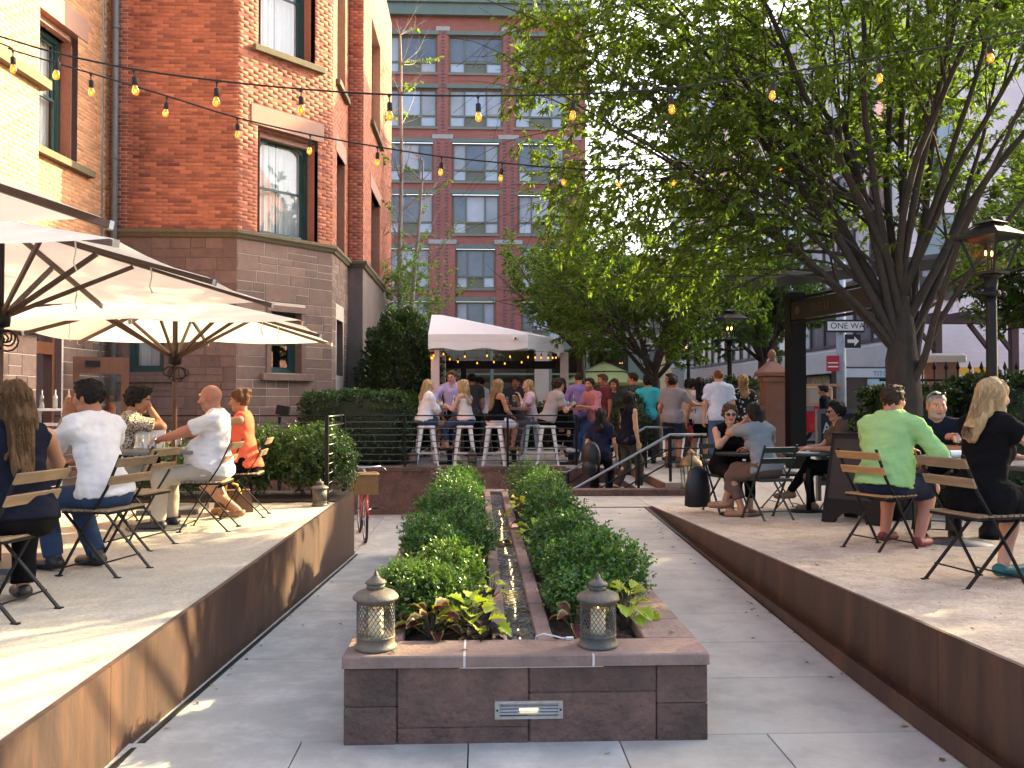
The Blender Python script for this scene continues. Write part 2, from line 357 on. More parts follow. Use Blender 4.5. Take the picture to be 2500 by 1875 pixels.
# front face blocks  (x0,x1,z0,z1)
W0 = -.63; WW = 1.71; fx = lambda t: W0 + WW * t
for (t0, t1, z0, z1) in ((0, .145, -.06, .175), (0, .145, .175, .355), (.145, .505, -.06, .075), (.145, .505, .075, .355), (.505, .857, -.06, .232), (.505, .857, .232, .355), (.857, 1, -.06, .175), (.857, 1, .175, .355)):
    d = random.uniform(0, .006)
    pbox('block', M_brown, fx(t0) + .002, 4.05 - d, z0 + .002, fx(t1) - .002, 4.30, z1 - .002, bev=.006)
for side in (0, 1):
    y = 4.305; n = 0
    while y < 11.5:
        l = random.uniform(.75, 1.15); l = min(l, 11.52 - y)
        x0, x1 = ((W0, W0 + .22) if side == 0 else (1.08 - .22, 1.08))
        pbox('block', M_brown, x0, y + .003, -.52, x1, y + l - .003, .355, bev=.006); y += l
pbox('block', M_brown, W0 + .225, 11.30, -.52, .855, 11.52, .355)
# coping stones
for t0, t1 in ((0, .328), (.328, .681), (.681, 1)): pbox('coping_stone', M_coping, fx(t0) - .008 + .003, 4.025, .358, fx(t1) + .008 - .003, 4.29, PZ, bev=.007)
for side in (0, 1):
    x0, x1 = ((W0 - .008, -.385) if side == 0 else (.825, 1.088)); y = 4.295
    first = True
    while y < 11.5:
        l = random.uniform(.85, 1.2) if not (first and side) else .36; first = False; l = min(l, 11.53 - y)
        pbox('coping_stone', M_coping, x0, y + .002, .358, x1, y + l - .002, PZ + random.uniform(-.002, .002), bev=.006); y += l
pbox('coping_stone', M_coping, -.38, 11.25, .358, .82, 11.53, PZ)
for x0, x1 in ((.065, .142), (.29, .375)):
    y = 4.295
    while y < 11.2:
        l = min(random.uniform(.6, .95), 11.24 - y); pbox('channel_stone', M_coping, x0, y + .002, .2, x1, y + l - .002, PZ - .006 + random.uniform(-.003, .003), bev=.005); y += l
for x0, x1 in ((-.384, .062), (.378, .824)):
    b = MB(); nx, ny = 8, 90
    for i in range(nx):
        for j in range(ny):
            x = x0 + (x1 - x0) * i / nx; y = 4.29 + 6.95 * j / ny; dx = (x1 - x0) / nx; dy = 6.95 / ny
            h = lambda a, c: .365 + .018 * math.sin(a * 37 + c * 11) + .012 * math.sin(c * 41 - a * 13)
            b.poly([(x, y, h(x, y)), (x + dx, y, h(x + dx, y)), (x + dx, y + dy, h(x + dx, y + dy)), (x, y + dy, h(x, y + dy))])
    o = b.build('soil', M_soil, pn); o.matrix_parent_inverse = pn.matrix_basis.inverted()
# mortar lines on the front
M_mort = mat('mortar', (.62, .58, .54), .9, .1, 30., .4, 90.)
def mortar(*a):
    b = MB(); b.box(*a); o = b.build('mortar_joint', M_mort, pn); o.matrix_parent_inverse = pn.matrix_basis.inverted()
mortar(fx(.328) - .004, 4.021, .36, fx(.328) + .006, 4.29, PZ + .001); mortar(fx(.681) - .005, 4.022, .357, fx(.681) + .005, 4.06, PZ - .001)
mortar(fx(.315), 4.041, .349, fx(.71), 4.06, .3575); 
# brass trim between bed and channel
b = MB(); b.box(.376, 4.30, .35, .379, 11.2, PZ - .002); o = b.build('bed_edging', M_black, pn); o.matrix_parent_inverse = pn.matrix_basis.inverted()
# recessed step light
M_alu = mat('brushed_aluminium', (.42, .42, .40), .4, .15, 40., .05, 200., metal=.8)
slg = empty('step_light', (.233, 4.03, .155), 0, 'louvred aluminium step light set in the front of the planter', 'light')
def pfix(o, p): o.matrix_parent_inverse = p.matrix_basis.inverted(); return o
b = MB(); x0, x1, z0, z1 = .074, .392, .113, .197
b.box(x0, 4.034, z0, x1, 4.05, z0 + .014); b.box(x0, 4.034, z1 - .014, x1, 4.05, z1); b.box(x0, 4.034, z0 + .014, x0 + .022, 4.05, z1 - .014); b.box(x1 - .022, 4.034, z0 + .014, x1, 4.05, z1 - .014)
pfix(b.build('frame', M_alu, slg), slg)
for i in range(4):
    b = MB(); z = z0 + .02 + i * .0145; b.add([(x0 + .022, 4.038, z), (x1 - .022, 4.038, z), (x1 - .022, 4.046, z + .009), (x0 + .022, 4.046, z + .009), (x0 + .022, 4.038, z + .002), (x1 - .022, 4.038, z + .002), (x1 - .022, 4.046, z + .011), (x0 + .022, 4.046, z + .011)],
        [(3, 2, 1, 0), (4, 5, 6, 7), (0, 1, 5, 4), (1, 2, 6, 5), (2, 3, 7, 6), (3, 0, 4, 7)]); pfix(b.build('louvre', M_alu, slg), slg)
b = MB(); b.box(x0 + .02, 4.0475, z0 + .01, x1 - .02, 4.0495, z1 - .01); pfix(b.build('diffuser', mat('diffuser', (.5, .5, .46), .5, .05, 5., 0), slg), slg)
b = MB(); b.tube([(.19, 4.0465, .155), (.275, 4.0465, .155)], .008, 8); pfix(b.build('lamp_tube', emit_mat('step_lamp', (1, .72, .28), 1.3), slg), slg)
for x in (x0 + .011, x1 - .011):
    b = MB(); b.tube([(x, 4.036, .155), (x, 4.030, .155)], .005, 8); pfix(b.build('screw', M_dark, slg), slg)
# water in the channel
wm = bpy.data.materials.new('water'); wm.use_nodes = True; N = wm.node_tree.nodes; L = wm.node_tree.links; pb = N['Principled BSDF']
pb.inputs['Base Color'].default_value = (.03, .035, .032, 1); pb.inputs['Roughness'].default_value = .04; pb.inputs['Specular IOR Level'].default_value = .6
tc = N.new('ShaderNodeTexCoord'); nz = N.new('ShaderNodeTexNoise'); nz.inputs['Scale'].default_value = 38; nz.inputs['Detail'].default_value = 3
mk = N.new('ShaderNodeTexNoise'); mk.inputs['Scale'].default_value = 2.6; mp = N.new('ShaderNodeMapRange'); mp.inputs[1].default_value = .45; mp.inputs[2].default_value = .6
bp = N.new('ShaderNodeBump'); bp.inputs['Distance'].default_value = .06; L.new(tc.outputs['Object'], nz.inputs[0]); L.new(tc.outputs['Object'], mk.inputs[0]); L.new(mk.outputs[0], mp.inputs[0])
L.new(mp.outputs[0], bp.inputs['Strength']); L.new(nz.outputs[0], bp.inputs['Height']); L.new(bp.outputs[0], pb.inputs['Normal'])
nv = 600; V = []; Fq = []
xs_ = np.linspace(.142, .29, 9); ys_ = np.linspace(4.292, 11.24, nv)
ph = np.random.uniform(0, 6.28, (12,)); fr = np.random.uniform(30, 140, (12, 2))
Xg, Yg = np.meshgrid(xs_, ys_, indexing='ij'); Hn = sum(np.sin(Xg * f[0] + Yg * f[1] * .6 + p) for f, p in zip(fr, ph)) * (.5 + .5 * np.sin(Yg * 3.1)) ** 2
P = np.stack([Xg, Yg, .378 + .0024 * Hn], -1); I = np.arange(9 * nv).reshape(9, nv)
Fq = np.stack([I[:-1, :-1], I[1:, :-1], I[1:, 1:], I[:-1, 1:]], -1).reshape(-1, 4)
tag(link_mesh('water', fast_mesh('water', P.reshape(-1, 3), Fq), [wm], None, True), kind='structure')
# led strip end and cable lying at the front of the channel
cb = empty('led_cable', (.36, 4.29, .41), 0, 'led light strip in the water channel with a white cable loop at its front end', 'cable')
b = MB(); b.tube([(.275, 4.315, .38), (.285, 4.30, .425), (.32, 4.285, .44), (.37, 4.275, .432), (.41, 4.272, .421), (.43, 4.272, .421)], .004, 6); pfix(b.build('cable', mat('white_plastic', (.7, .7, .72), .4, .05, 5., 0), cb, True), cb)
b = MB(); b.bev(.43, 4.263, .415, .468, 4.282, .427, b=.002); pfix(b.build('connector', MATS['white_plastic'], cb), cb)

M_led = emit_mat('led_bead', (1, .72, .25), 2.2); lb = MB(); lb.ell((0, 0, 0), (.004, .009, .003), 8, 5); lme = lb.mesh('led'); lme.materials.append(M_led)
rg_ = random.Random(9); yq = 4.36
while yq < 9.6:
    o = bpy.data.objects.new('led', lme); COL.objects.link(o); o.parent = cb; o.matrix_parent_inverse = cb.matrix_basis.inverted(); o.location = (.216 + .012 * math.sin(yq * 2.3) + rg_.gauss(0, .004), yq, .386); k_ = rg_.uniform(.7, 1.9); o.scale = (1, k_, 1)
    yq += rg_.choice([.05, .06, .09, .16, .3])

# ------------------------------------------------------------------ retaining wall behind, stair and sill
bw = empty('retaining_wall', (-1, 15.35, -.43), 0, 'brownstone panel retaining wall below the raised bar plaza', 'retaining wall')
xs = [-9.4, -7.8, -6.2, -4.6, -3.35, -2.1, -.85, .35, 1.55]
for a, b_ in zip(xs[:-1], xs[1:]): pbox('stone_panel', M_brown, a + .003, 15.36, -.45, b_ - .003, 15.50, .35, parent=bw)
for a, b_ in zip(xs[:-1:2], xs[2::2]): pbox('coping_stone', M_brown, a + .002, 15.33, .352, b_ - .002, 15.55, .412, parent=bw)
st = empty('stair', (2, 14, -.43), 0, 'short stair climbing right from the sunken court to the plaza', 'stair')
nst = 6; x0 = 1.25
for i in range(nst):
    z1 = -.43 + .83 * (i + 1) / nst; xa = x0 + i * .29
    pbox('step', M_concR if i < 5 else M_concR, xa + .012, 12.47, -.45, xa + .29 + (.0 if i < 5 else .02), 15.3, z1, parent=st, bev=.006)
    pbox('riser', M_brown, xa, 12.47, z1 - .83 / nst, xa + .011, 15.3, z1 - .012, parent=st, bev=.002)
pbox('step', M_concR, x0 + nst * .29 + .025, 12.47, -.45, 3.0, 15.36, .40, parent=st)
pbox('stair_wall', M_brown, 1.0, 15.31, -.45, 3.0, 15.36, .39, parent=st)
sill = empty('sill', (2, 12.3, .24), 0, 'low brownstone kerb along the edge of the landing beside the stair', 'kerb')
for a, b_ in ((.9, 1.35), (1.35, 2.05), (2.05, 2.7), (2.7, 3.12)): pbox('kerb_stone', M_coping if a < 0 else M_brown, a + .002, 12.225, -.44, b_ - .002, 12.46, .325, parent=sill)

# ------------------------------------------------------------------ red brick mansion on the left
M_brick = mat('brick', (1, 1, 1), .85, .16, 25., .15, 120., attr=True, obj_var=.0)
M_mortD = mat('brick_mortar_dark', (.27, .115, .075), .9, .2, 12., .1, 90.)
M_mortW = mat('brick_mortar_sunlit', (.50, .29, .15), .9, .2, 12., .1, 90.)
M_mortP = mat('brick_mortar_pale', (.50, .40, .33), .9, .15, 12., .4, 90.)
M_mortS = mat('stone_mortar', (.58, .51, .42), .9, .12, 12., .4, 90.)
M_stone = mat('base_stone', (.20, .132, .104), .88, .2, 9., .55, 55., stain=(.10, .078, .07), stain_scale=2., stain_amt=.5, obj_var=.2, bdist=.025)
M_lintel = mat('stone_trim', (.34, .20, .15), .8, .1, 8., .2, 70.)
M_band = mat('mossy_band', (.125, .105, .06), .85, .25, 9., .3, 60.)
M_green = mat('green_paint', (.018, .06, .055), .45, .15, 10., .05, 100.)
M_curt = mat('curtain', (.62, .63, .62), .9, .12, 4., .1, 30., stretch=(1, 1, .15))
M_glass = glass_mat('window_glass', (.88, .93, .93), .01, .07)
M_pipe = mat('pipe_paint', (.12, .14, .145), .5, .25, 8., .1, 60.)
M_wood = mat('varnished_wood', (.14, .05, .02), .45, .25, 4., .12, 60., stretch=(8, 8, 1))
bld = empty('brick_building', (-5, 16, -.4), 0, 'old red brick mansion with stone base, angled bay and green sash windows', 'building')
def bfix(o): o.matrix_parent_inverse = bld.matrix_basis.inverted(); return o
def sfix(o, p):  # sub-part of a part built in world coordinates
    o.matrix_parent_inverse = (bld.matrix_basis).inverted() @ Matrix.Identity(4) if False else Matrix.Identity(4); return o
def wall_T(O, E):
    O = Vector((O[0], O[1], 0)); u = Vector((E[0], E[1], 0)) - O; L_ = u.length; u.normalize(); n = Vector((u.y, -u.x, 0))
    return Matrix(((u.x, -n.x, 0, O.x), (u.y, -n.y, 0, O.y), (0, 0, 1, 0), (0, 0, 0, 1))), L_
def backing(T, L_, z0, z1, ops, m, name):
    """flat wall with rectangular openings"""
    xs = sorted({0, L_, *[v for o in ops for v in o[:2]]}); zs = sorted({z0, z1, *[min(max(v, z0), z1) for o in ops for v in o[2:4]]})
    xs = [x for x in xs if 0 <= x <= L_]; b = MB(); b.T = T
    for xa, xb in zip(xs[:-1], xs[1:]):
        for za, zb in zip(zs[:-1], zs[1:]):
            cx, cz = (xa + xb) / 2, (za + zb) / 2
            if any(o[0] < cx < o[1] and o[2] < cz < o[3] for o in ops): continue
            b.poly([(xa, 0, za), (xb, 0, za), (xb, 0, zb), (xa, 0, zb)])
    return bfix(b.build(name, m, bld))
BRK = []
for i in range(10):
    b = MB(); l, h, d = .207, .0615, .0013; k = random.uniform(.72, 1.18); dk = random.random() < .18
    c = (.40 * k, .142 * k, .078 * k) if not dk else (.22, .075, .05)
    b.col = c; e = .0004
    b.add([(0, 0, 0), (l, 0, 0), (l, 0, h), (0, 0, h), (e, -d, e), (l - e, -d, e), (l - e, -d, h - e), (e, -d, h - e)], [(4, 5, 6, 7), (0, 1, 5, 4), (1, 2, 6, 5), (2, 3, 7, 6), (3, 0, 4, 7)])
    BRK.append(b.mesh('brick')); BRK[-1].materials.append(M_brick)
QUOTA = [300]
def bricks(T, L_, z0, z1, ops, wall, quota=0, tone=1., dirt=None, pale=0.):
    V = []; Fq = []; Cc = []; course = .0677; k = 0; z = z0 + .004; made = 0; sing = 0
    while z + .06 < z1:
        iv = [(0, L_)]
        for (a, b_, c, d) in ops:
            if z + .0595 > c and z < d: iv = [q for (p0, p1) in iv for q in ((p0, min(p1, a)), (max(p0, b_), p1)) if q[1] - q[0] > .03]
        for (p0, p1) in iv:
            x = p0 - (0 if k % 2 else .107)
            while x < p1:
                xa, xb = max(x, p0), min(x + .207, p1); x += .214
                if xb - xa < .025: continue
                dd = dirt(xa, z) if dirt else 1.
                if quota and xb - xa > .2065 and QUOTA[0] > 0 and random.random() < quota and dd > .8:
                    o = bpy.data.objects.new('brick', random.choice(BRK)); COL.objects.link(o); o.parent = wall
                    o.matrix_parent_inverse = (bld.matrix_basis).inverted() @ Matrix.Identity(4) if False else Matrix.Identity(4)
                    o.matrix_basis = T @ Matrix.Translation((xa, random.uniform(-.0002, .0004), z)); QUOTA[0] -= 1; continue
                d = .0012 + random.uniform(-.0005, .0005); e = .0004; l, h = xb, z + .0615; b0 = len(V)
                V += [(xa, 0, z), (l, 0, z), (l, 0, h), (xa, 0, h), (xa + e, -d, z + e), (l - e, -d, z + e), (l - e, -d, h - e), (xa + e, -d, h - e)]
                Fq += [(b0 + 4, b0 + 5, b0 + 6, b0 + 7), (b0, b0 + 1, b0 + 5, b0 + 4), (b0 + 1, b0 + 2, b0 + 6, b0 + 5), (b0 + 2, b0 + 3, b0 + 7, b0 + 6), (b0 + 3, b0, b0 + 4, b0 + 7)]
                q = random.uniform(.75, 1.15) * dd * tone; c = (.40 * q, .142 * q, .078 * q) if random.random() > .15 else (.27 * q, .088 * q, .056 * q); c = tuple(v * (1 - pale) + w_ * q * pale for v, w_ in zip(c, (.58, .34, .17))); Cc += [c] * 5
        z += course; k += 1
    V = np.array(V); Tm = np.array(T); V = V @ Tm[:3, :3].T + Tm[:3, 3]
    o = link_mesh('brickwork', fast_mesh('brickwork', V, Fq, Cc), [M_brick], wall); tag(o, kind='stuff'); return o
def ashlar(T, L_, z0, z1, ops, wall, hmin=.17, hmax=.36):
    """random coursed stone blocks, each a part"""
    z = z0; rows = []
    while z < z1 - .05:
        h = min(random.uniform(hmin, hmax), z1 - z); h = z1 - z if z1 - z - h < .14 else h; rows.append((z, h)); z += h
    for (z, h) in rows:
        iv = [(0, L_)]
        for (a, b_, c, d) in ops:
            if z + h > c + .02 and z < d - .02: iv = [q for (p0, p1) in iv for q in ((p0, min(p1, a)), (max(p0, b_), p1)) if q[1] - q[0] > .04]
        for (p0, p1) in iv:
            x = p0
            while x < p1 - .01:
                l = random.uniform(.26, .72); l = p1 - x if p1 - x - l < .2 else l
                parts = [(x, x + l, z, z + h)]
                if h > .26 and random.random() < .45:
                    zz = z + h * random.uniform(.4, .6); xx = x + l * random.uniform(.35, .65); parts = [(x, x + l, z, zz), (x, xx, zz, z + h), (xx, x + l, zz, z + h)] if l > .45 else [(x, x + l, z, zz), (x, x + l, zz, z + h)]
                for (xa, xb, za, zb) in parts:
                    b = MB(); b.T = T; g_ = .0055; d = .006 + random.uniform(0, .007); xa += g_; xb -= g_; za += g_; zb -= g_; e = .004
                    b.add([(xa, 0, za), (xb, 0, za), (xb, 0, zb), (xa, 0, zb), (xa + e, -d, za + e), (xb - e, -d, za + e), (xb - e, -d, zb - e), (xa + e, -d, zb - e)],
                          [(4, 5, 6, 7), (0, 1, 5, 4), (1, 2, 6, 5), (2, 3, 7, 6), (3, 0, 4, 7)])
                    b.build('stone_block', M_stone, wall)
                x += l
def wbox(T, m, name, *a, parent=None, bev=0):
    b = MB(); b.T = T
    b.bev(*a, b=bev) if bev else b.box(*a)
    o = b.build(name, m, parent or bld)
    return o if parent else bfix(o)
def sash(T, x0, x1, z0, z1, arch=True, depth=.26, curt=True, reveal=None):
    """green double hung sash window set back in its opening, with curtain and dark room"""
    w = MB(); w.T = T; f = .075
    w.box(x0, depth - .03, z0, x0 + f, depth + .08, z1); w.box(x1 - f, depth - .03, z0, x1, depth + .08, z1); w.box(x0 + f, depth - .03, z1 - f, x1 - f, depth + .08, z1); w.box(x0 + f, depth - .04, z0, x1 - f, depth + .08, z0 + f)
    w.box(x0 + f, depth - .005, z0 + f, x0 + f + .02, depth + .03, z1 - f); w.box(x1 - f - .02, depth - .005, z0 + f, x1 - f, depth + .03, z1 - f)
    win = bfix(w.build('window', M_green, bld))
    zm = z0 + (z1 - z0) * .48; a, c = x0 + f + .02, x1 - f - .02
    s = MB(); s.T = T
    for (za, zb, y) in ((z0 + f, zm + .02, depth + .01), (zm - .02, z1 - f, depth + .035)):
        s.box(a, y, za, a + .04, y + .03, zb); s.box(c - .04, y, za, c, y + .03, zb); s.box(a + .04, y, za, c - .04, y + .03, za + .045); s.box(a + .04, y, zb - .045, c - .04, y + .03, zb)
    s.build('sash', M_green, win)
    if arch:
        s = MB(); s.T = T; n = 12; cx = (a + c) / 2; hw = (c - a) / 2; zt = z1 - f; rise = hw * .55
        for y0_, y1_, off in ((depth - .02, depth + .05, 0), (depth - .045, depth - .02, .035)):
            for i in range(n):
                t0, t1 = math.pi * i / n, math.pi * (i + 1) / n
                p = lambda t: (cx - (hw - off) * math.copysign(abs(math.cos(t)) ** .7, math.cos(t)), zt - rise + (rise - off) * math.sin(t) ** .7)
                (xa, za), (xb, zb) = p(t0), p(t1)
                s.add([(xa, y0_, za), (xb, y0_, zb), (xb, y0_, zt + .02), (xa, y0_, zt + .02), (xa, y1_, za), (xb, y1_, zb), (xb, y1_, zt + .02), (xa, y1_, zt + .02)], [(0, 1, 2, 3), (0, 4, 5, 1)])
        s.build('arched_head', M_green, win)
    for (za, zb, y) in ((z0 + f + .04, zm, depth + .02), (zm, z1 - f - .03, depth + .045)):
        g_ = MB(); g_.T = T; g_.poly([(a + .03, y, za), (c - .03, y, za), (c - .03, y, zb), (a + .03, y, zb)]); g_.build('pane', M_glass, win)
    if curt:
        n = 60; b = MB(); b.T = T
        P0 = []
        for i in range(n + 1):
            t = i / n; x = a + (c - a) * t; y = depth + .13 + .018 * math.sin(t * 43) + .012 * math.sin(t * 97 + 1); P0.append((x, y))
        for i in range(n):
            if .47 < i / n < .5: continue
            (xa, ya), (xb, yb) = P0[i], P0[i + 1]; b.poly([(xa, ya, z0 + .03), (xb, yb, z0 + .03), (xb, yb, z1 - .03), (xa, ya, z1 - .03)])
        b.build('curtain', M_curt, win, True)
    b = MB(); b.T = T  # room behind and the reveals of the opening
    b.poly([(x0 - .1, .95, z0 - .1), (x1 + .1, .95, z0 - .1), (x1 + .1, .95, z1 + .1), (x0 - .1, .95, z1 + .1)])
    for q in (((x0, depth, z0), (x0, .95, z0), (x0, .95, z1), (x0, depth, z1)), ((x1, depth, z0), (x1, .95, z0), (x1, .95, z1), (x1, depth, z1)), ((x0, depth, z1), (x1, depth, z1), (x1, .95, z1), (x0, .95, z1)), ((x0, depth, z0), (x1, depth, z0), (x1, .95, z0), (x0, .95, z0))): b.poly(list(q))
    b.build('room', M_dark, win)
    b = MB(); b.T = T
    for q in (((x0, 0, z0), (x0, depth + .02, z0), (x0, depth + .02, z1), (x0, 0, z1)), ((x1, 0, z0), (x1, depth + .02, z0), (x1, depth + .02, z1), (x1, 0, z1)), ((x0, 0, z1), (x1, 0, z1), (x1, depth + .02, z1), (x0, depth + .02, z1)), ((x0, 0, z0), (x1, 0, z0), (x1, depth + .02, z0), (x0, depth + .02, z0))): b.poly(list(q))
    b.build('reveal', reveal or M_mortD, win)
    return win
ZB = 4.70; ZTOP = 13.0
E0 = (-6.80, 16.0); E1 = (-4.464, 16.0); E2 = (-2.99, 17.6); E3 = (-2.97, 19.5); E4 = (-2.63, 19.5); E5 = (-2.66, 26.0)
# ---- shaded bay face
T1, L1 = wall_T(E0, E1); base_ops = [(.36, 1.02, 2.12, 3.35)]
w = backing(T1, L1, ZB, ZTOP, [(0, .37, 0, 99)], M_mortD, 'bay_wall')
b = MB(); b.T = T1; b.poly([(0, 0, ZB), (.37, 0, ZB), (.37, 0, ZTOP), (0, 0, ZTOP)]); bfix(b.build('repointed_strip', M_mortP, bld))
import mathutils
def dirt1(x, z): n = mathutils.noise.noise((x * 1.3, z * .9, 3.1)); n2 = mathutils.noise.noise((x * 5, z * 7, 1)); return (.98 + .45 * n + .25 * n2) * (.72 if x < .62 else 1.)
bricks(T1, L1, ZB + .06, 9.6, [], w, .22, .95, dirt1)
wb = backing(T1, L1, -.45, ZB, base_ops, M_stone, 'base_wall'); ashlar(T1, L1, -.45, ZB - .1, [(.28, 1.10, 2.0, 3.45)], wb)
sash(T1, .36, 1.02, 2.12, 3.35, False, .16, True, M_stone)
wbox(T1, M_stone, 'window_sill', .18, -.10, 1.93, 1.2, .1, 2.03, bev=.012)
# ---- lit angled face
T2, L2 = wall_T(E1, E2)
op2 = [(.42, 1.80, ZB + .05, 6.80), (.42, 1.72, 8.30, 11.0)]
w = backing(T2, L2, ZB, ZTOP, op2, M_mortD, 'bay_wall')
lint = [(.27, 1.95, 6.80, 7.17)]
bricks(T2, L2, ZB + .06, 9.7, op2 + lint, w, .12, 1.0, lambda x, z: 1 + .2 * mathutils.noise.noise((x * 2, z * 2, 9)))
wbox(T2, M_lintel, 'lintel', .27, -.018, 6.80, 1.95, .12, 7.17, bev=.01)
wbox(T2, M_lintel, 'lintel_moulding', .42, .10, 6.62, 1.80, .24, 6.80, bev=.008)
sash(T2, .47, 1.72, ZB + .05, 6.72, True, .26)
sash(T2, .47, 1.62, 8.30, 10.9, False, .26)
wbox(T2, M_band, 'window_sill', .30, -.10, 8.18, 1.92, .2, 8.30, bev=.012)
wbox(T2, M_green, 'window_apron', .47, .05, ZB + .02, 1.45, .22, ZB + .12, bev=.01)
base_ops = [(.72, 1.42, 2.12, 3.30)]
wb = backing(T2, L2, -.45, ZB, base_ops, M_mortS, 'base_wall'); ashlar(T2, L2, -.45, ZB - .1, [(.62, 1.52, 2.02, 3.42)], wb)
sash(T2, .74, 1.40, 2.12, 3.30, False, .2, False, M_stone)
for a in ((.62, -.03, 2.12, .73, .05, 3.30), (1.41, -.03, 2.12, 1.52, .05, 3.30), (.62, -.035, 3.30, 1.52, .05, 3.42)): wbox(T2, M_stone, 'window_surround', *a, bev=.012)
wbox(T2, M_stone, 'window_sill', .5, -.10, 1.98, 1.66, .12, 2.11, bev=.012)
# ---- side face of the bay
T3, L3 = wall_T(E2, E3); op3 = [(.45, 1.45, ZB + .05, 6.8), (.45, 1.45, 8.3, 11)]
w = backing(T3, L3, ZB, ZTOP, op3, M_mortD, 'bay_wall'); bricks(T3, L3, ZB + .06, 10.4, op3 + [(.3, 1.6, 6.8, 7.17)], w, 0, 1.0)
wbox(T3, M_lintel, 'lintel', .3, -.018, 6.8, 1.6, .12, 7.17, bev=.01); sash(T3, .45, 1.45, ZB + .05, 6.8); sash(T3, .45, 1.45, 8.3, 11, False); wbox(T3, M_band, 'window_sill', .3, -.1, 8.18, 1.6, .2, 8.3, bev=.012)
wb = backing(T3, L3, -.45, ZB, [(.5, 1.3, 2.12, 3.3)], M_mortS, 'base_wall'); ashlar(T3, L3, -.45, ZB - .1, [(.4, 1.4, 2.02, 3.42)], wb); sash(T3, .5, 1.3, 2.12, 3.3, False, .2, False, M_stone)
# ---- step and long wall
T4, L4 = wall_T(E3, E4); w = backing(T4, L4, ZB, ZTOP, [], M_mortD, 'return_wall'); bricks(T4, L4, ZB + .06, 11.2, [], w)
M_smooth = mat('smooth_stone', (.15, .118, .10), .85, .25, 3., .25, 50., stain=(.27, .21, .16), stain_scale=1.3, stain_amt=.6, stretch=(1, 1, .4))
wb = backing(T4, L4, -.45, ZB, [], M_smooth, 'base_wall')
T5, L5 = wall_T(E4, E5); op5 = [(1.5, 3.4, ZB + .1, 6.75), (1.5, 3.4, 8.4, 11)]
w = backing(T5, L5, ZB, ZTOP, op5, M_mortD, 'long_wall'); bricks(T5, L5, ZB + .06, 11.5, op5 + [(1.3, 3.6, 6.75, 7.1), (1.3, 3.6, 11, 11.3)], w)
wbox(T5, M_lintel, 'lintel', 1.3, -.018, 6.75, 3.6, .12, 7.1, bev=.01); sash(T5, 1.5, 3.4, ZB + .1, 6.75, False); sash(T5, 1.5, 3.4, 8.4, 11, False); wbox(T5, M_band, 'window_sill', 1.3, -.1, 8.28, 3.6, .2, 8.4, bev=.012)
wb = backing(T5, L5, -.45, ZB, [], M_smooth, 'base_wall')
# string course round the bay
pts = [E0, E1, E2, E3, E4, E5]
prof = [(0, ZB - .10), (-.04, ZB - .10), (-.07, ZB - .05), (-.10, ZB - .02), (-.10, ZB + .035), (0, ZB + .065)]
nrm = []
for a, c in zip(pts[:-1], pts[1:]):
    d = Vector((c[0] - a[0], c[1] - a[1])).normalized(); nrm.append(Vector((d.y, -d.x)))
vs = []; fs = []; k = len(prof)
for i, p in enumerate(pts):
    if i == 0: m_ = nrm[0]
    elif i == len(pts) - 1: m_ = nrm[-1]
    else: m_ = (nrm[i - 1] + nrm[i]); m_ = m_ / (1 + nrm[i - 1].dot(nrm[i]))
    for (o_, z) in prof: vs.append((p[0] - m_.x * o_, p[1] - m_.y * o_, z))
for i in range(len(pts) - 1):
    for j in range(k - 1): fs.append((i * k + j, (i + 1) * k + j, (i + 1) * k + j + 1, i * k + j + 1))
b = MB(); b.add(vs, fs); bfix(b.build('string_course', M_band, bld))
# ---- left wing wall, window, door
W0_ = (-7.15, 12.0); T6, L6 = wall_T(W0_, E0)
op6 = [(1.35, 2.95, 5.62, 7.85), (.75, 2.55, .2, 3.35)]
w = backing(T6, L6, 2.9, ZTOP, op6, M_mortW, 'wing_wall'); bricks(T6, L6, 3.4, 9.4, op6 + [(1.15, 3.25, 7.85, 8.25)], w, 0, 1.05, None, .6)  # wing bricks and mortar made paler so their colour carries strong sun
wbox(T6, M_lintel, 'lintel', 1.15, -.018, 7.85, 3.25, .12, 8.25, bev=.01); wbox(T6, M_lintel, 'lintel_moulding', 1.35, .12, 7.66, 2.95, .22, 7.85)
wbox(T6, M_lintel, 'jamb_moulding', 2.78, .1, 5.62, 2.95, .2, 7.66)
sash(T6, 1.35, 2.75, 5.66, 7.66, False, .22); wbox(T6, M_band, 'window_sill', 1.2, -.12, 5.50, 3.35, .15, 5.62, bev=.012)
wb = backing(T6, L6, -.45, 3.4, op6, M_mortS, 'base_wall'); ashlar(T6, L6, -.45, 3.38, [(.7, 2.6, .2, 3.4)], wb)
# door in the wing
dw = MB(); dw.T = T6
for a in ((.75, .1, .41, .85, .25, 3.35), (2.45, .1, .41, 2.55, .25, 3.35), (.85, .1, 3.22, 2.45, .25, 3.35), (.85, .1, 2.35, 2.45, .28, 2.55), (1.62, .1, .41, 1.70, .25, 2.35)): dw.box(*a)
door = bfix(dw.build('door_frame', M_wood, bld)); b = MB(); b.T = T6; b.poly([(.75, 1.6, .3), (2.55, 1.6, .3), (2.55, 1.6, 3.4), (.75, 1.6, 3.4)]); b.poly([(.75, .2, .42), (2.55, .2, .42), (2.55, 1.6, .42), (.75, 1.6, .42)]); b.build('room', M_dark, door)
b = MB(); b.T = T6; b.poly([(.85, .2, 2.55), (2.45, .2, 2.55), (2.45, .2, 3.22), (.85, .2, 3.22)]); b.build('pane', M_glass, door)
leafM = Matrix.Translation((-6.78, 14.62, 0)) @ Matrix.Rotation(R(28), 4, 'Z')
b = MB(); b.T = leafM
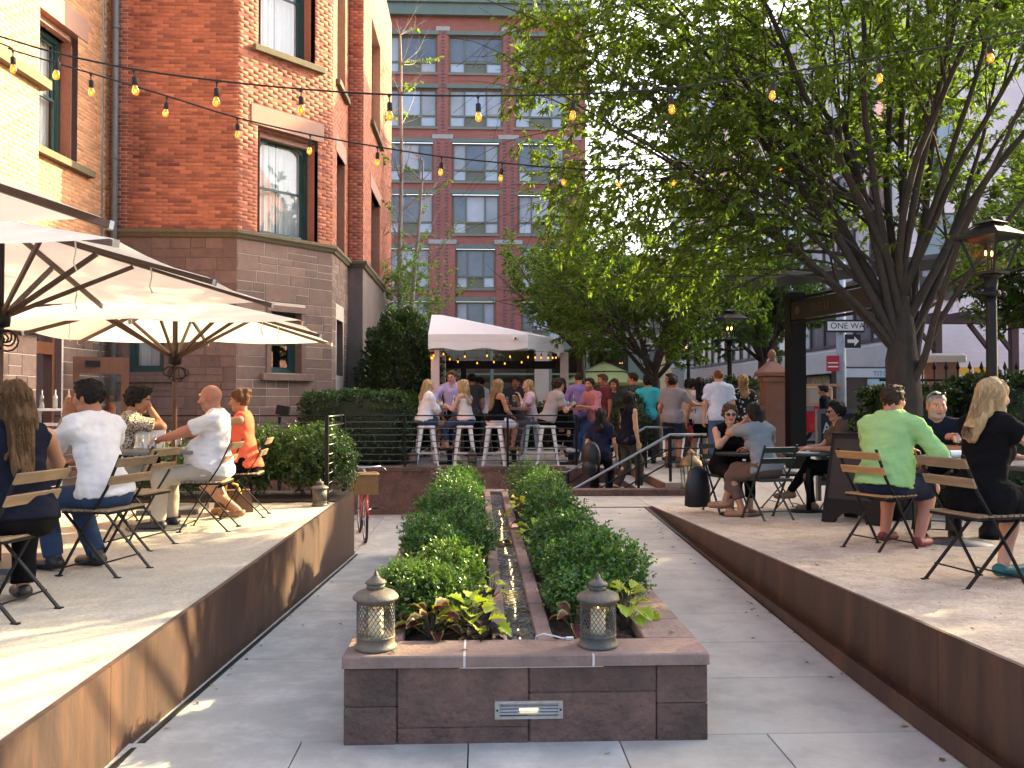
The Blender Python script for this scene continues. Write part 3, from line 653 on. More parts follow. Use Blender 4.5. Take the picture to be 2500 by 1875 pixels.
for a in ((0, -.02, .43, .1, .02, 2.33), (.74, -.02, .43, .86, .02, 2.33), (.1, -.02, .43, .74, .02, .75), (.1, -.02, 2.05, .74, .02, 2.33)): b.box(*a)
lf = bfix(b.build('door_leaf', M_wood, bld)); b = MB(); b.T = leafM; b.poly([(.1, 0, .75), (.74, 0, .75), (.74, 0, 2.05), (.1, 0, 2.05)]); b.build('pane', M_glass, lf)
b = MB(); b.T = leafM; b.cbox((.3, -.05, 2.22), (.22, .06, .09)); b.build('door_closer', M_black, lf)
# ---- nearer projection of the wing
W1_ = (-6.75, 6.0); W2_ = (-6.36, 12.6); T7, L7 = wall_T(W1_, W2_)
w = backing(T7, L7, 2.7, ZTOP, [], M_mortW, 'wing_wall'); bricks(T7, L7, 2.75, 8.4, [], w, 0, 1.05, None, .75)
wbox(T7, M_band, 'window_sill', 4.0, -.12, 6.12, 6.75, .1, 6.26, bev=.012)
wb = backing(T7, L7, -.1, 2.7, [], M_mortS, 'base_wall'); ashlar(T7, L7, .3, 2.55, [], wb); wbox(T7, M_stone, 'water_table', 0, -.1, 2.55, L7 + .02, .05, 2.72, bev=.03)
T8, L8 = wall_T(W2_, (-7.3, 12.62)); w = backing(T8, L8, -.1, ZTOP, [], M_mortD, 'wing_wall')
# roof closing the top, drain pipes
b = MB(); b.poly([(W1_[0], W1_[1], ZTOP), (W2_[0], W2_[1], ZTOP), (E0[0], E0[1], ZTOP), (E1[0], E1[1], ZTOP), (E2[0], E2[1], ZTOP), (E3[0], E3[1], ZTOP), (E4[0], E4[1], ZTOP), (E5[0], E5[1], ZTOP), (-14, 26, ZTOP), (-14, 6, ZTOP)]); bfix(b.build('roof', M_dark, bld))
b = MB(); b.poly([(-2.66, 26, -.5), (-14, 26, -.5), (-14, 26, ZTOP), (-2.66, 26, ZTOP)]); bfix(b.build('rear_wall', M_mortD, bld))
b = MB(); b.tube([(-6.66, 15.90, 0), (-6.66, 15.90, 13)], .058, 10)
for z in (1.2, 3.6, 6, 8.4): b.lathe([(.07, 0), (.07, .06)], 10, (-6.66, 15.9, z))
bfix(b.build('drain_pipe', M_pipe, bld, True))
b = MB(); b.tube([(-6.83, 15.75, 0), (-6.83, 15.75, 13)], .03, 8); bfix(b.build('conduit', M_pipe, bld, True))
# ================================================================== buildings beyond the garden
def brick_tex(name, c1, c2, mort, sx=.22, sy=.072, rough=.85):
    """brickwork too far off to pick apart: coursed colour and relief"""
    m = bpy.data.materials.new(name); m.use_nodes = True; N = m.node_tree.nodes; L = m.node_tree.links; b = N['Principled BSDF']; b.inputs['Roughness'].default_value = rough
    tc = N.new('ShaderNodeTexCoord'); sp = N.new('ShaderNodeSeparateXYZ'); L.new(tc.outputs['Object'], sp.inputs[0]); ad = N.new('ShaderNodeMath'); L.new(sp.outputs[0], ad.inputs[0]); L.new(sp.outputs[1], ad.inputs[1])
    cb = N.new('ShaderNodeCombineXYZ'); L.new(ad.outputs[0], cb.inputs[0]); L.new(sp.outputs[2], cb.inputs[1])
    bt = N.new('ShaderNodeTexBrick'); bt.inputs['Scale'].default_value = 1; bt.inputs['Brick Width'].default_value = sx; bt.inputs['Row Height'].default_value = sy; bt.inputs['Mortar Size'].default_value = .006
    bt.inputs['Color1'].default_value = (*c1, 1); bt.inputs['Color2'].default_value = (*c2, 1); bt.inputs['Mortar'].default_value = (*mort, 1); L.new(cb.outputs[0], bt.inputs['Vector'])
    nz = N.new('ShaderNodeTexNoise'); nz.inputs['Scale'].default_value = .8; nz.inputs['Detail'].default_value = 8; L.new(tc.outputs['Object'], nz.inputs[0]); mr = N.new('ShaderNodeMapRange'); mr.inputs[3].default_value = .75; mr.inputs[4].default_value = 1.25; L.new(nz.outputs[0], mr.inputs[0])
    sc = N.new('ShaderNodeVectorMath'); sc.operation = 'SCALE'; L.new(bt.outputs[0], sc.inputs[0]); L.new(mr.outputs[0], sc.inputs['Scale']); L.new(sc.outputs[0], b.inputs['Base Color']); MATS[name] = m; return m
M_fbrick = brick_tex('far_brick', (.48, .15, .10), (.41, .125, .085), (.44, .25, .18))
M_ftrim = mat('pale_stone_trim', (.52, .48, .42), .8, .1, 2., 0); M_fgreen = mat('sage_metal', (.19, .24, .185), .5, .1, 2., 0)
M_fframe = mat('olive_frame', (.20, .20, .13), .5, .1, 2., 0); M_fsill = mat('far_sill', (.30, .26, .2), .8, .1, 2., 0)
M_fgl = mat('far_glass', (.16, .18, .19), .08, .3, .6, 0, spec=.9); M_fbl = mat('far_blind', (.50, .52, .52), .7, .25, .5, 0); M_fcur = mat('far_curtain', (.65, .66, .66), .8, .2, .8, 0)
M_fgl2 = mat('far_glass_sky', (.55, .60, .63), .06, .12, .4, 0, spec=1.)
far = empty('apartment_block', (1, 48, .24), 0, 'seven storey red brick apartment block with wide three part windows', 'building')
def ffix(o, p=None): o.matrix_parent_inverse = (p or far).matrix_basis.inverted(); return o
Yf = 48.
rows = [(19.95, 22.05, 0), (16.9, 19.05, 0), (13.85, 16.0, 1), (10.9, 13.1, 1), (7.85, 10.05, 2), (4.85, 7.1, 2), (1.6, 4.0, 2)]
wid = [(-1.71, 1.28), (-1.50, 1.10), (-1.30, .89)]; pitch = 3.68
cols = range(-3, 2)
def wcol(c, k): a, b_ = wid[k]; mid = -.21 + c * pitch; h = (b_ - a) / 2; return mid - h, mid + h
ops = [(*wcol(c, k), z0, z1) for (z0, z1, k) in rows for c in cols]
T = Matrix.Translation((0, Yf, 0)); xa, xb = -13.0, 5.98
xs = sorted({xa, xb, *[v for o in ops for v in o[:2]]}); zs = sorted({0.2, 23.1, *[v for o in ops for v in o[2:4]]}); b = MB()
for x0, x1 in zip(xs[:-1], xs[1:]):
    for z0, z1 in zip(zs[:-1], zs[1:]):
        cx, cz = (x0 + x1) / 2, (z0 + z1) / 2
        if any(o[0] < cx < o[1] and o[2] < cz < o[3] for o in ops): continue
        b.poly([(x0, Yf, z0), (x1, Yf, z0), (x1, Yf, z1), (x0, Yf, z1)])
b.poly([(xb, Yf, .2), (xb, Yf + 14, .2), (xb, Yf + 14, 23.1), (xb, Yf, 23.1)]); b.poly([(xa, Yf, 23.1), (xb, Yf, 23.1), (xb, Yf + 14, 23.1), (xa, Yf + 14, 23.1)])
ffix(b.build('wall', M_fbrick, far))
# piers that step out lower down, with pale caps
for c in range(-3, 3):
    for (k, z0, z1) in ((0, 16.4, 22.3), (1, 10.4, 16.2), (2, .3, 10.3)):
        a = wcol(c - 1, k)[1]; d = wcol(c, k)[0]
        if c == -3: a = d - .7
        if c == 2: d = min(a + .9, xb)
        bb = MB(); bb.box(a + .05, Yf - .06 - .05 * k, z0, d - .05, Yf - .002, z1); ffix(bb.build('pier', M_fbrick, far))
        bb = MB(); bb.box(a - .04, Yf - .10 - .05 * k, z1 + .003, d + .04, Yf - .004, z1 + .24); ffix(bb.build('pier_cap', M_ftrim, far))
        bb = MB(); mid = (a + d) / 2; nn = 1 if k == 0 else 2
        for j in range(nn):
            xo = mid + (0 if nn == 1 else (-.22 + .44 * j)); z = z0 + .2
            while z < z1 - .1: bb.box(xo - .09, Yf - .085 - .05 * k, z, xo + .09, Yf - .0605 - .05 * k, z + .075); z += .19
        o = ffix(bb.build('header_pattern', mat('blue_header', (.16, .13, .15), .7, .2, 3., 0), far)); tag(o, kind='stuff')
for ri, (z0, z1, k) in enumerate(rows):
    for c in cols:
        x0, x1 = wcol(c, k); w_ = MB(); f = .09; wd = x1 - x0; m1, m2 = x0 + wd * .29, x0 + wd * .70; zt = z0 + (z1 - z0) * .30
        for q in ((x0, z0, x0 + f, z1), (x1 - f, z0, x1, z1), (x0 + f, z1 - f, x1 - f, z1), (x0 + f, z0, x1 - f, z0 + f), (m1 - .04, z0 + f, m1 + .04, z1 - f), (m2 - .04, z0 + f, m2 + .04, z1 - f), (x0 + f, zt - .05, m1 - .04, zt + .05), (m1 + .04, zt - .05, m2 - .04, zt + .05), (m2 + .04, zt - .05, x1 - f, zt + .05)):
            w_.box(q[0], Yf + .10, q[1], q[2], Yf + .2, q[3])
        win = ffix(w_.build('window', M_fframe, far)); rng = random.Random(ri * 31 + c)
        for (a, d, za, zb, kind) in ((x0 + f, m1 - .04, zt + .05, z1 - f, 'b'), (m1 + .04, m2 - .04, zt + .05, z1 - f, 'g'), (m2 + .04, x1 - f, zt + .05, z1 - f, 'b'), (x0 + f, m1 - .04, z0 + f, zt - .05, 's'), (m1 + .04, m2 - .04, z0 + f, zt - .05, 'p'), (m2 + .04, x1 - f, z0 + f, zt - .05, 's')):
            p = MB(); p.poly([(a, Yf + .16, za), (d, Yf + .16, za), (d, Yf + .16, zb), (a, Yf + .16, zb)])
            m_ = {'b': rng.choice([M_fbl, M_fgl, M_fbl]), 'g': rng.choice([M_fgl2, M_fgl2, M_fcur, M_fgl]) if ri < 4 else rng.choice([M_fgl, M_fgl2, M_fgl]), 's': rng.choice([M_fgl2, M_fcur, M_fgl2]), 'p': M_fframe}[kind]
            p.build('pane', m_, win)
        s = MB(); s.box(x0 - .08, Yf - .08, z0 - .13, x1 + .08, Yf + .12, z0 - .002); s.build('sill', M_fsill, win)
        s = MB(); s.box(x0 - .15, Yf - .12, z1 + .02, x1 + .15, Yf + .05, z1 + .24); s.build('awning_bar', M_fgreen, win)
        s = MB(); s.poly([(x0, Yf + .1, z0), (x0, Yf - .001, z0), (x0, Yf - .001, z1), (x0, Yf + .1, z1)]); s.poly([(x1, Yf + .1, z0), (x1, Yf - .001, z0), (x1, Yf - .001, z1), (x1, Yf + .1, z1)]); s.build('reveal', M_fbrick, win)
b = MB(); b.box(xa - .2, Yf - .35, 23.1, xb + .2, Yf + .3, 23.75); b.box(xa - .2, Yf - .5, 23.75, xb + .3, Yf + .3, 23.95); ffix(b.build('cornice', M_fgreen, far))
for i in range(24):
    b = MB(); b.box(xa + i * .8, Yf + .5, 23.95, xa + i * .8 + .05, Yf + .55, 24.9); ffix(b.build('rail_post', M_alu, far))
for z in (24.2, 24.5, 24.8):
    b = MB(); b.box(xa, Yf + .5, z, xb, Yf + .54, z + .05); ffix(b.build('rail_bar', M_alu, far))

def block(name, label, x0, y0, x1, y1, h, mw, rows_, colsx, colsy, wz, ww, wh, mgl, face='both', z0=.24):
    """plain distant building with recessed windows, each window a part"""
    e = empty(name, ((x0 + x1) / 2, y0, z0), 0, label, 'building'); b = MB(); b.box(x0, y0, z0, x1, y1, h); ffix(b.build('wall', mw, e), e)
    proto = {}
    for r in range(rows_):
        zz = z0 + wz + r * 3.2
        if zz + wh > h: break
        for cx in colsx:
            b = MB(); b.box(cx - ww / 2, y0 - .03, zz, cx + ww / 2, y0 - .002, zz + wh); w_ = ffix(b.build('window', M_fsill, e), e)
            b = MB(); b.poly([(cx - ww / 2 + .1, y0 - .034, zz + .1), (cx + ww / 2 - .1, y0 - .034, zz + .1), (cx + ww / 2 - .1, y0 - .034, zz + wh - .1), (cx - ww / 2 + .1, y0 - .034, zz + wh - .1)]); b.build('pane', mgl, w_)
        for cy in colsy:
            b = MB(); b.box(x0 - .03, cy - ww / 2, zz, x0 - .002, cy + ww / 2, zz + wh); w_ = ffix(b.build('window', M_fsill, e), e)
            b = MB(); b.poly([(x0 - .034, cy + ww / 2 - .1, zz + .1), (x0 - .034, cy - ww / 2 + .1, zz + .1), (x0 - .034, cy - ww / 2 + .1, zz + wh - .1), (x0 - .034, cy + ww / 2 - .1, zz + wh - .1)]); b.build('pane', mgl, w_)
    b = MB(); b.box(x0 - .2, y0 - .2, h, x1, y1, h + .4); ffix(b.build('cornice', mw, e), e)
    return e
M_cream = mat('cream_masonry', (.58, .49, .33), .85, .12, .4, 0); M_tan = mat('tan_masonry', (.45, .36, .27), .85, .12, .4, 0)
block('cream_building', 'cream masonry building in sunlight far behind the trees', 8.5, 84, 30, 100, 15.5, M_cream, 5, [10 + i * 2.4 for i in range(8)], [], 1.4, 1.1, 1.7, M_fgl)
block('tan_building', 'tan brick building at the far end of the street', 30.5, 100, 52, 120, 20, M_tan, 6, [32 + i * 2.6 for i in range(7)], [], 1.4, 1.2, 1.8, M_fgl)
# white painted corner building with a glazed street front
wb_ = empty('corner_building', (20, 30, .24), 0, 'corner building with white painted brick flank and dark framed street front', 'building')
M_white = brick_tex('white_brick', (.76, .77, .78), (.72, .73, .74), (.66, .67, .68), .22, .075)
M_bronze = mat('bronze_frame', (.06, .045, .04), .5, .15, 3., 0); M_shop = mat('shop_interior', (.30, .22, .10), .7, .8, 3., 0); M_blueg = mat('blue_glass', (.25, .36, .40), .08, .2, .5, 0, spec=.9)
X0 = 15.0
b = MB(); b.box(X0, 30, 3.6, 40, 62, 19); b.box(X0 + .4, 29.99, .24, 40, 30.04, 3.6); ffix(b.build('wall', M_white, wb_), wb_)
b = MB(); b.box(X0 + .3, 30.05, .24, 40, 62, 3.6); ffix(b.build('shop_front', M_dark, wb_), wb_)
b = MB(); b.box(X0 - .12, 29.9, 2.75, X0 + .3, 62, 3.65); ffix(b.build('fascia', M_ftrim, wb_), wb_)
for r in range(4):
    z0, z1 = 3.8 + r * 2.45, 6.0 + r * 2.45
    for i in range(20):
        y = 30.6 + i * 1.5; f = MB(); f.box(X0 - .12, y, z0, X0 - .01, y + .12, z1); f.box(X0 - .10, y + .12, z0, X0 - .01, y + 1.5, z0 + .14); f.box(X0 - .10, y + .12, z1 - .1, X0 - .01, y + 1.5, z1)
        w_ = ffix(f.build('window', M_bronze, wb_), wb_); p = MB(); p.poly([(X0 - .02, y + 1.5, z0 + .14), (X0 - .02, y + .12, z0 + .14), (X0 - .02, y + .12, z1 - .1), (X0 - .02, y + 1.5, z1 - .1)]); p.build('pane', random.choice([M_fgl, M_blueg, M_fgl2]), w_)
for i in range(7):
    y = 31 + i * 3; p = MB(); p.poly([(X0 + .29, y + 2.6, .5), (X0 + .29, y, .5), (X0 + .29, y, 2.7), (X0 + .29, y + 2.6, 2.7)]); w_ = ffix(p.build('shop_window', M_shop, wb_), wb_)
for (a, d, z0, z1) in ((15.75, 16.9, 5.25, 8.2), (15.75, 16.9, 9.5, 12.4), (20, 22, 9.5, 12.4)):
    f = MB(); f.box(a - .08, 29.93, z0 - .08, d + .08, 29.99, z1 + .08); w_ = ffix(f.build('window', M_bronze, wb_), wb_)
    p = MB(); p.poly([(a, 29.925, z0 + .75), (d, 29.925, z0 + .75), (d, 29.925, z1), (a, 29.925, z1)]); p.build('pane', M_blueg, w_)
    p = MB(); p.poly([(a, 29.925, z0), (d, 29.925, z0), (d, 29.925, z0 + .68), (a, 29.925, z0 + .68)]); p.build('pane', M_green, w_)
# dark curtain walled tower further back
tw = empty('glass_tower', (22, 70, .24), 0, 'dark glass tower with horizontal bands rising behind the tree', 'building')
b = MB(); b.box(18, 64, .24, 34, 80, 30); ffix(b.build('wall', M_fgl, tw), tw)
for i in range(11):
    b = MB(); z = 2 + i * 2.6; b.box(17.9, 63.9, z, 34, 80, z + .5); ffix(b.build('floor_band', M_ftrim if i % 2 else M_bronze, tw), tw)
for i in range(12):
    b = MB(); b.box(18 + i * 1.35, 63.85, .3, 18.12 + i * 1.35, 63.99, 30); ffix(b.build('mullion', M_bronze, tw), tw)
# sunlit building across the side street, outside the picture to the right
block('brick_rowhouse', 'brick rowhouse across the street beyond the right edge', 31, -6, 52, 10.5, 15.5, M_fbrick, 4, [], [-4, -1, 2, 5, 8], 1.4, 1.2, 1.9, M_fgl)

# glazed pavilion behind the bar
gp = empty('glazed_pavilion', (1.5, 27.3, .4), 0, 'sage green glazed storefront behind the bar canopy', 'storefront')
def gbox(name, m, *a, parent=None, fixp=gp):
    b = MB(); b.box(*a); o = b.build(name, m, parent or fixp); return o if parent else ffix(o, fixp)
M_sage = mat('sage_paint', (.16, .235, .20), .5, .1, 4., 0)
gbox('roof_beam', M_sage, -3.2, 27.2, 3.2, 5.4, 27.5, 3.55); gbox('roof', M_ftrim, -3.2, 27.5, 3.3, 5.4, 30, 3.5)
for x in (-3.2, -1.3, .35, 2.2, 3.4, 4.75): gbox('post', M_sage, x, 27.2, .24, x + (.5 if x > 4.5 else .1), 27.35, 3.2)
for z in (.9, 1.65, 2.4): gbox('rail', M_sage, -3.1, 27.22, z, 4.75, 27.30, z + .06)
gbox('pilaster', M_ftrim, 1.75, 27.15, .24, 2.2, 27.19, 3.2)
p = MB(); p.poly([(-3.2, 27.28, .3), (4.8, 27.28, .3), (4.8, 27.28, 3.2), (-3.2, 27.28, 3.2)]); ffix(p.build('pane', M_glass, gp), gp)
gbox('back_wall', mat('pavilion_inside', (.10, .075, .055), .8, .5, 1.2, 0), -3.2, 29.6, .24, 5.4, 29.8, 3.4)
hb = MB(); hb.box(-.55, 29.0, 1.0, -.45, 29.1, 2.0); ffix(hb.build('lit_panel', emit_mat('inside_lamp', (1, .62, .25), 1.4), gp), gp)

# ================================================================== railings
rl = empty('railing', (-1.5, 15.44, .41), 0, 'black railing with thin horizontal bars on the retaining wall', 'railing')
def rod(name, m, p0, p1, r, par, n=6):
    b = MB(); b.tube([p0, p1], r, n); return ffix(b.build(name, m, par, True), par)
for x in (-9.2, -7.7, -6.2, -4.65, -2.95, -1.33, .51, 1.75):
    b = MB(); b.box(x - .02, 15.42, .41, x + .02, 15.46, 1.33); ffix(b.build('post', M_black, rl), rl)
M_bar = mat('rail_bar_steel', (.10, .10, .10), .35, .1, 20., 0, metal=.6)
for i in range(8): rod('bar', M_bar if i < 7 else M_black, (-9.2, 15.44, .52 + i * .115), (1.75, 15.44, .52 + i * .115), .0075 if i < 7 else .012, rl)
r2 = empty('railing', (-1.74, 10.5, .42), 0, 'short black railing at the far end of the left terrace by the bicycle', 'railing')
for y in (9.95, 11.2):
    b = MB(); b.box(-1.765, y - .02, .41, -1.725, y + .02, 1.43); ffix(b.build('post', M_black, r2), r2)
for i in range(9): rod('bar', M_bar, (-1.745, 9.95, .53 + i * .11), (-1.745, 11.2, .53 + i * .11), .009, r2)
def handrail(label, y, lowx, xs0, xs1, xe, z0, z1):
    h = empty('handrail', (xs0, y, -.4), 0, label, 'handrail')
    def line(dz, r, m=M_black, name='rail'):
        b = MB(); b.tube([(lowx, y, z0 + dz), (xs0, y, z0 + dz), (xs1, y, z1 + dz), (xe, y, z1 + dz)], r, 8); ffix(b.build(name, m, h, True), h)
    line(0, .021, mat('highlit_rail', (.36, .36, .36), .28, .2, 10., 0, metal=.85), 'top_rail'); line(-.20, .012); line(-.40, .012)  # top rail's base colour lightened to paint in its white highlight
    for x in (xs0 + .02, (xs0 * 2 + xs1) / 3, (xs0 + 2 * xs1) / 3, xs1, xe - .08):
        zz = z0 + (z1 - z0) * min(1, max(0, (x - xs0) / (xs1 - xs0))); b = MB(); b.box(x - .018, y - .018, zz - .78, x + .018, y + .018, zz); ffix(b.build('post', M_black, h), h)
handrail('front handrail of the short stair rising to the right', 12.62, .95, 1.40, 2.82, 3.36, .30, 1.09)
handrail('rear handrail of the short stair against the plaza wall', 15.15, 1.1, 1.55, 2.95, 3.45, .33, 1.12)

# ================================================================== vegetation
def leaf_material(name, trans=.45, rough=.42, var=.25, spec=.45):
    m = bpy.data.materials.new(name); m.use_nodes = True; N = m.node_tree.nodes; L = m.node_tree.links; b = N['Principled BSDF']; b.inputs['Roughness'].default_value = rough; b.inputs['Specular IOR Level'].default_value = spec
    at = N.new('ShaderNodeVertexColor'); at.layer_name = 'Col'; L.new(at.outputs[0], b.inputs['Base Color']); t = N.new('ShaderNodeBsdfTranslucent')
    sc = N.new('ShaderNodeMix'); sc.data_type = 'RGBA'; sc.blend_type = 'MULTIPLY'; sc.inputs[0].default_value = 1; L.new(at.outputs[0], sc.inputs[6]); sc.inputs[7].default_value = (1.45, 1.5, .6, 1); L.new(sc.outputs[2], t.inputs[0])
    ms = N.new('ShaderNodeMixShader'); ms.inputs[0].default_value = trans; L.new(b.outputs[0], ms.inputs[1]); L.new(t.outputs[0], ms.inputs[2]); L.new(ms.outputs[0], N['Material Output'].inputs[0]); return m
M_leaf = leaf_material('tree_leaf', .62); M_box = leaf_material('shrub_leaf', .3, .3, spec=.6); M_twig = mat('twig', (.07, .05, .035), .9, .3, 20., 0)
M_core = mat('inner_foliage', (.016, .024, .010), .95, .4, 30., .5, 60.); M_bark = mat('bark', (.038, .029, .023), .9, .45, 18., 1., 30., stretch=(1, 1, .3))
M_barkp = mat('pale_bark', (.27, .24, .21), .85, .25, 14., .4, 40.)
rs = np.random.RandomState(11)
def unit(a): return a / np.maximum(np.linalg.norm(a, axis=-1, keepdims=True), 1e-9)
def leaf_arrays(P, D, Nn, ln, wr, col, fold=.25, droop=0.):
    """one folded four-cornered leaf per row"""
    D = unit(D); S = unit(np.cross(D, Nn)); U = np.cross(S, D); ln = ln[:, None]
    mid = P + D * ln * .45; r_ = mid + S * ln * wr * .5 + U * ln * wr * fold; l_ = mid - S * ln * wr * .5 + U * ln * wr * fold; tip = P + D * ln - np.array([0, 0, 1]) * ln * droop
    V = np.stack([P, r_, tip, l_], 1).reshape(-1, 3); n = len(P); I = np.arange(n)[:, None] * 4
    Fq = np.concatenate([I + [0, 1, 2], I + [0, 2, 3]], 1).reshape(-1, 3); return V, Fq, np.repeat(col, 2, axis=0)
def build_leaves(name, P, D, Nn, ln, wr, col, m, parent, **k):
    V, Fq, C = leaf_arrays(P, D, Nn, ln, wr, col, **k); return link_mesh(name, fast_mesh(name, V, Fq, C), [m], parent)
def leaf_cols(n, base, var=.35, yellow=.15):
    c = np.array(base)[None] * (1 + var * rs.uniform(-1, 1, (n, 1))); y = rs.rand(n, 1) * yellow; c = c * (1 - y) + np.array([.16, .17, .03]) * y; return c

SUN_GAPS = [((-1.7, 4.0, .3), .95), ((3.15, 6.85, 1.12), .33)]  # sun paths carved through the foliage to light the left gravel and green shirt
def sunlit_gap(P):
    """leaves cut out of the crowns to open corridors for the low sun"""
    S_ = np.array(SUN); keep = np.ones(len(P), bool)
    for c0, r_ in SUN_GAPS:
        w_ = P - np.array(c0); t_ = w_ @ S_; d_ = np.linalg.norm(w_ - t_[:, None] * S_, axis=1); keep &= ~((d_ < r_ * (1 + .12 * np.sin(P[:, 2] * 9))) & (t_ > .5))
    return keep
def grow(segs, twigs, p, d, ln, r, level, maxl, spread, up, kids, rng, bound=None):
    """recursive branch; segs: (pts, radii); twigs: points and directions bearing leaves"""
    n = max(3, int(ln / .22)) if level < maxl else 4; pts = [p.copy()]; rad = [r]; cur = p.copy(); dd = d.copy()
    for i in range(n):
        dd = dd + np.array([rng.gauss(0, .09), rng.gauss(0, .09), rng.gauss(0, .07) + up[level]]) * (1 if level else .5); dd = dd / np.linalg.norm(dd)
        cur = cur + dd * ln / n; pts.append(cur.copy()); rad.append(max(r * (1 - (i + 1) / n * .72), .0025))
    if bound is not None and level >= 1 and not bound(cur):
        if level >= 2 and not bound(p): return
    segs.append((pts, rad, level))
    if level >= maxl: twigs.append(pts); return
    k = kids[level]
    for j in range(k):
        t = .2 + .8 * (j + rng.random()) / k; i = min(int(t * n), n - 1); q = pts[i] + (pts[i + 1] - pts[i]) * (t * n - i)
        base = unit(pts[i + 1] - pts[i]); a = rng.uniform(0, 6.283); o = unit(np.cross(base, [math.cos(a), math.sin(a), .3])); s = spread[level] * rng.uniform(.7, 1.2)
        nd = unit(base * math.cos(s) + o * math.sin(s)); grow(segs, twigs, q, nd, ln * rng.uniform(.34, .52) if level else ln * rng.uniform(.34, .5), rad[i] * (.5 if level == 0 else .4), level + 1, maxl, spread, up, kids, rng, bound)
    grow(segs, twigs, pts[-1], dd, ln * .4, rad[-1] * .9, level + 1, maxl, spread, up, kids, rng, bound)
def tree(name, label, base, trunk_pts, trunk_r, limbs, limb_len, kids, nleaf, leaf_len, wr, colb, seed, spread=(.7, .8, .8), up=(.02, .02, -.02, -.06), group=None, bark=None, droop=.25, bound=None, limb_r=.5, yellow=.2, thin=0., lm=None):
    rng = random.Random(seed); e = empty(name, base, 0, label, 'tree', group); base = np.array(base)
    segs = [([np.array(q, float) for q in trunk_pts], trunk_r, 0)]; twigs = []
    for (i, d, l, r) in limbs: grow(segs, twigs, np.array(trunk_pts[i], float), unit(np.array(d, float)), l * limb_len, r, 0, 2, spread, up, kids, rng, bound)
    b = MB()
    for pts, rad, lv in segs:
        if lv >= 1 and not sunlit_gap(np.array([pts[len(pts) // 2], pts[-1]])).all(): continue
        b.tube([tuple(p) for p in pts], rad, 9 if lv == 0 else (5 if lv == 1 else 3), caps=False)
    o = b.build('trunk', bark or M_bark, e, True); o.location = tuple(-base); 
    P = []; D = []
    for pts in twigs:
        a = np.array(pts)
        for k in range(nleaf):
            if rng.random() < thin: continue
            t = rng.random() ** .8 * (len(a) - 1); i = min(int(t), len(a) - 2); q = a[i] + (a[i + 1] - a[i]) * (t - i); dd = unit(a[i + 1] - a[i])
            P.append(q); D.append(dd * .6 + np.array([rng.gauss(0, .65), rng.gauss(0, .65), rng.gauss(-.15, .4)]))
    P = np.array(P); D = unit(np.array(D)); n = len(P)
    if bound is not None:
        keep = np.array([bound(q) for q in P]); P = P[keep]; D = D[keep]; n = len(P)
    keep = sunlit_gap(P); P = P[keep]; D = D[keep]; n = len(P)
    Nn = unit(np.stack([rs.normal(0, .55, n), rs.normal(0, .55, n), np.ones(n)], 1)); ln = leaf_len * rs.uniform(.6, 1.25, n)
    o = build_leaves('crown', P, D, Nn, ln, wr, leaf_cols(n, colb, .35, yellow), lm or M_leaf, e, droop=droop); o.location = tuple(-base); return e, n
# big vase shaped tree on the right terrace
tb = (4.72, 9.35, .28); tp = [(4.72, 9.35, .2), (4.70, 9.35, .45), (4.70, 9.36, 1.0), (4.71, 9.36, 1.6), (4.68, 9.36, 2.05), (4.70, 9.35, 2.4), (4.69, 9.36, 2.75)]
lm_ = []
rng = random.Random(5)
for (az, el, l, r) in ((172, 60, 1.2, .062), (188, 66, 1.25, .068), (206, 62, 1.15, .06), (160, 69, 1.2, .065), (232, 62, 1.0, .055), (140, 71, 1.1, .06), (255, 68, 1.0, .052), (100, 77, 1.1, .062), (20, 69, 1.1, .065), (-20, 64, 1.05, .06), (50, 75, 1.05, .06), (300, 70, .95, .052), (-60, 62, .9, .05), (182, 53, 1.12, .045), (158, 55, 1.02, .042), (180, 77, 1.2, .065), (200, 73, 1.15, .058), (-5, 81, 1.1, .065), (170, 50, 1.1, .04), (195, 52, 1.05, .04), (8, 60, 1.0, .048), (32, 57, .95, .045), (312, 64, .9, .045), (-38, 69, 1., .048)):
    a, e_ = R(az), R(el); r *= .84; lm_.append((rng.choice([3, 4, 4, 5, 5, 6] if el > 58 else [4, 5]), (math.cos(a) * math.cos(e_), math.sin(a) * math.cos(e_), math.sin(e_)), l, r))
def crown_ok(q):
    x, y, z = q; dx, dy, dz = (x - 4.55) / 4.3, (y - 9.6) / 3.8, (z - 5.6) / 4.2
    if dx * dx + dy * dy + dz * dz > 1.05: return False
    low = 2.62 + .14 * math.sin(x * 3) + (0 if x < 3.4 else .55) + max(0, 2.2 - x) * .35
    return z > low
big, n1 = tree('shade_tree', 'large vase shaped tree with dark limbs rising from the right terrace hedge', tb, tp, [.27, .215, .195, .19, .17, .12, .07], lm_, 4.15, (11, 9), 38, .086, .44, (.088, .148, .028), 3, bound=crown_ok, up=(-.04, -.03, -.06, -.06))
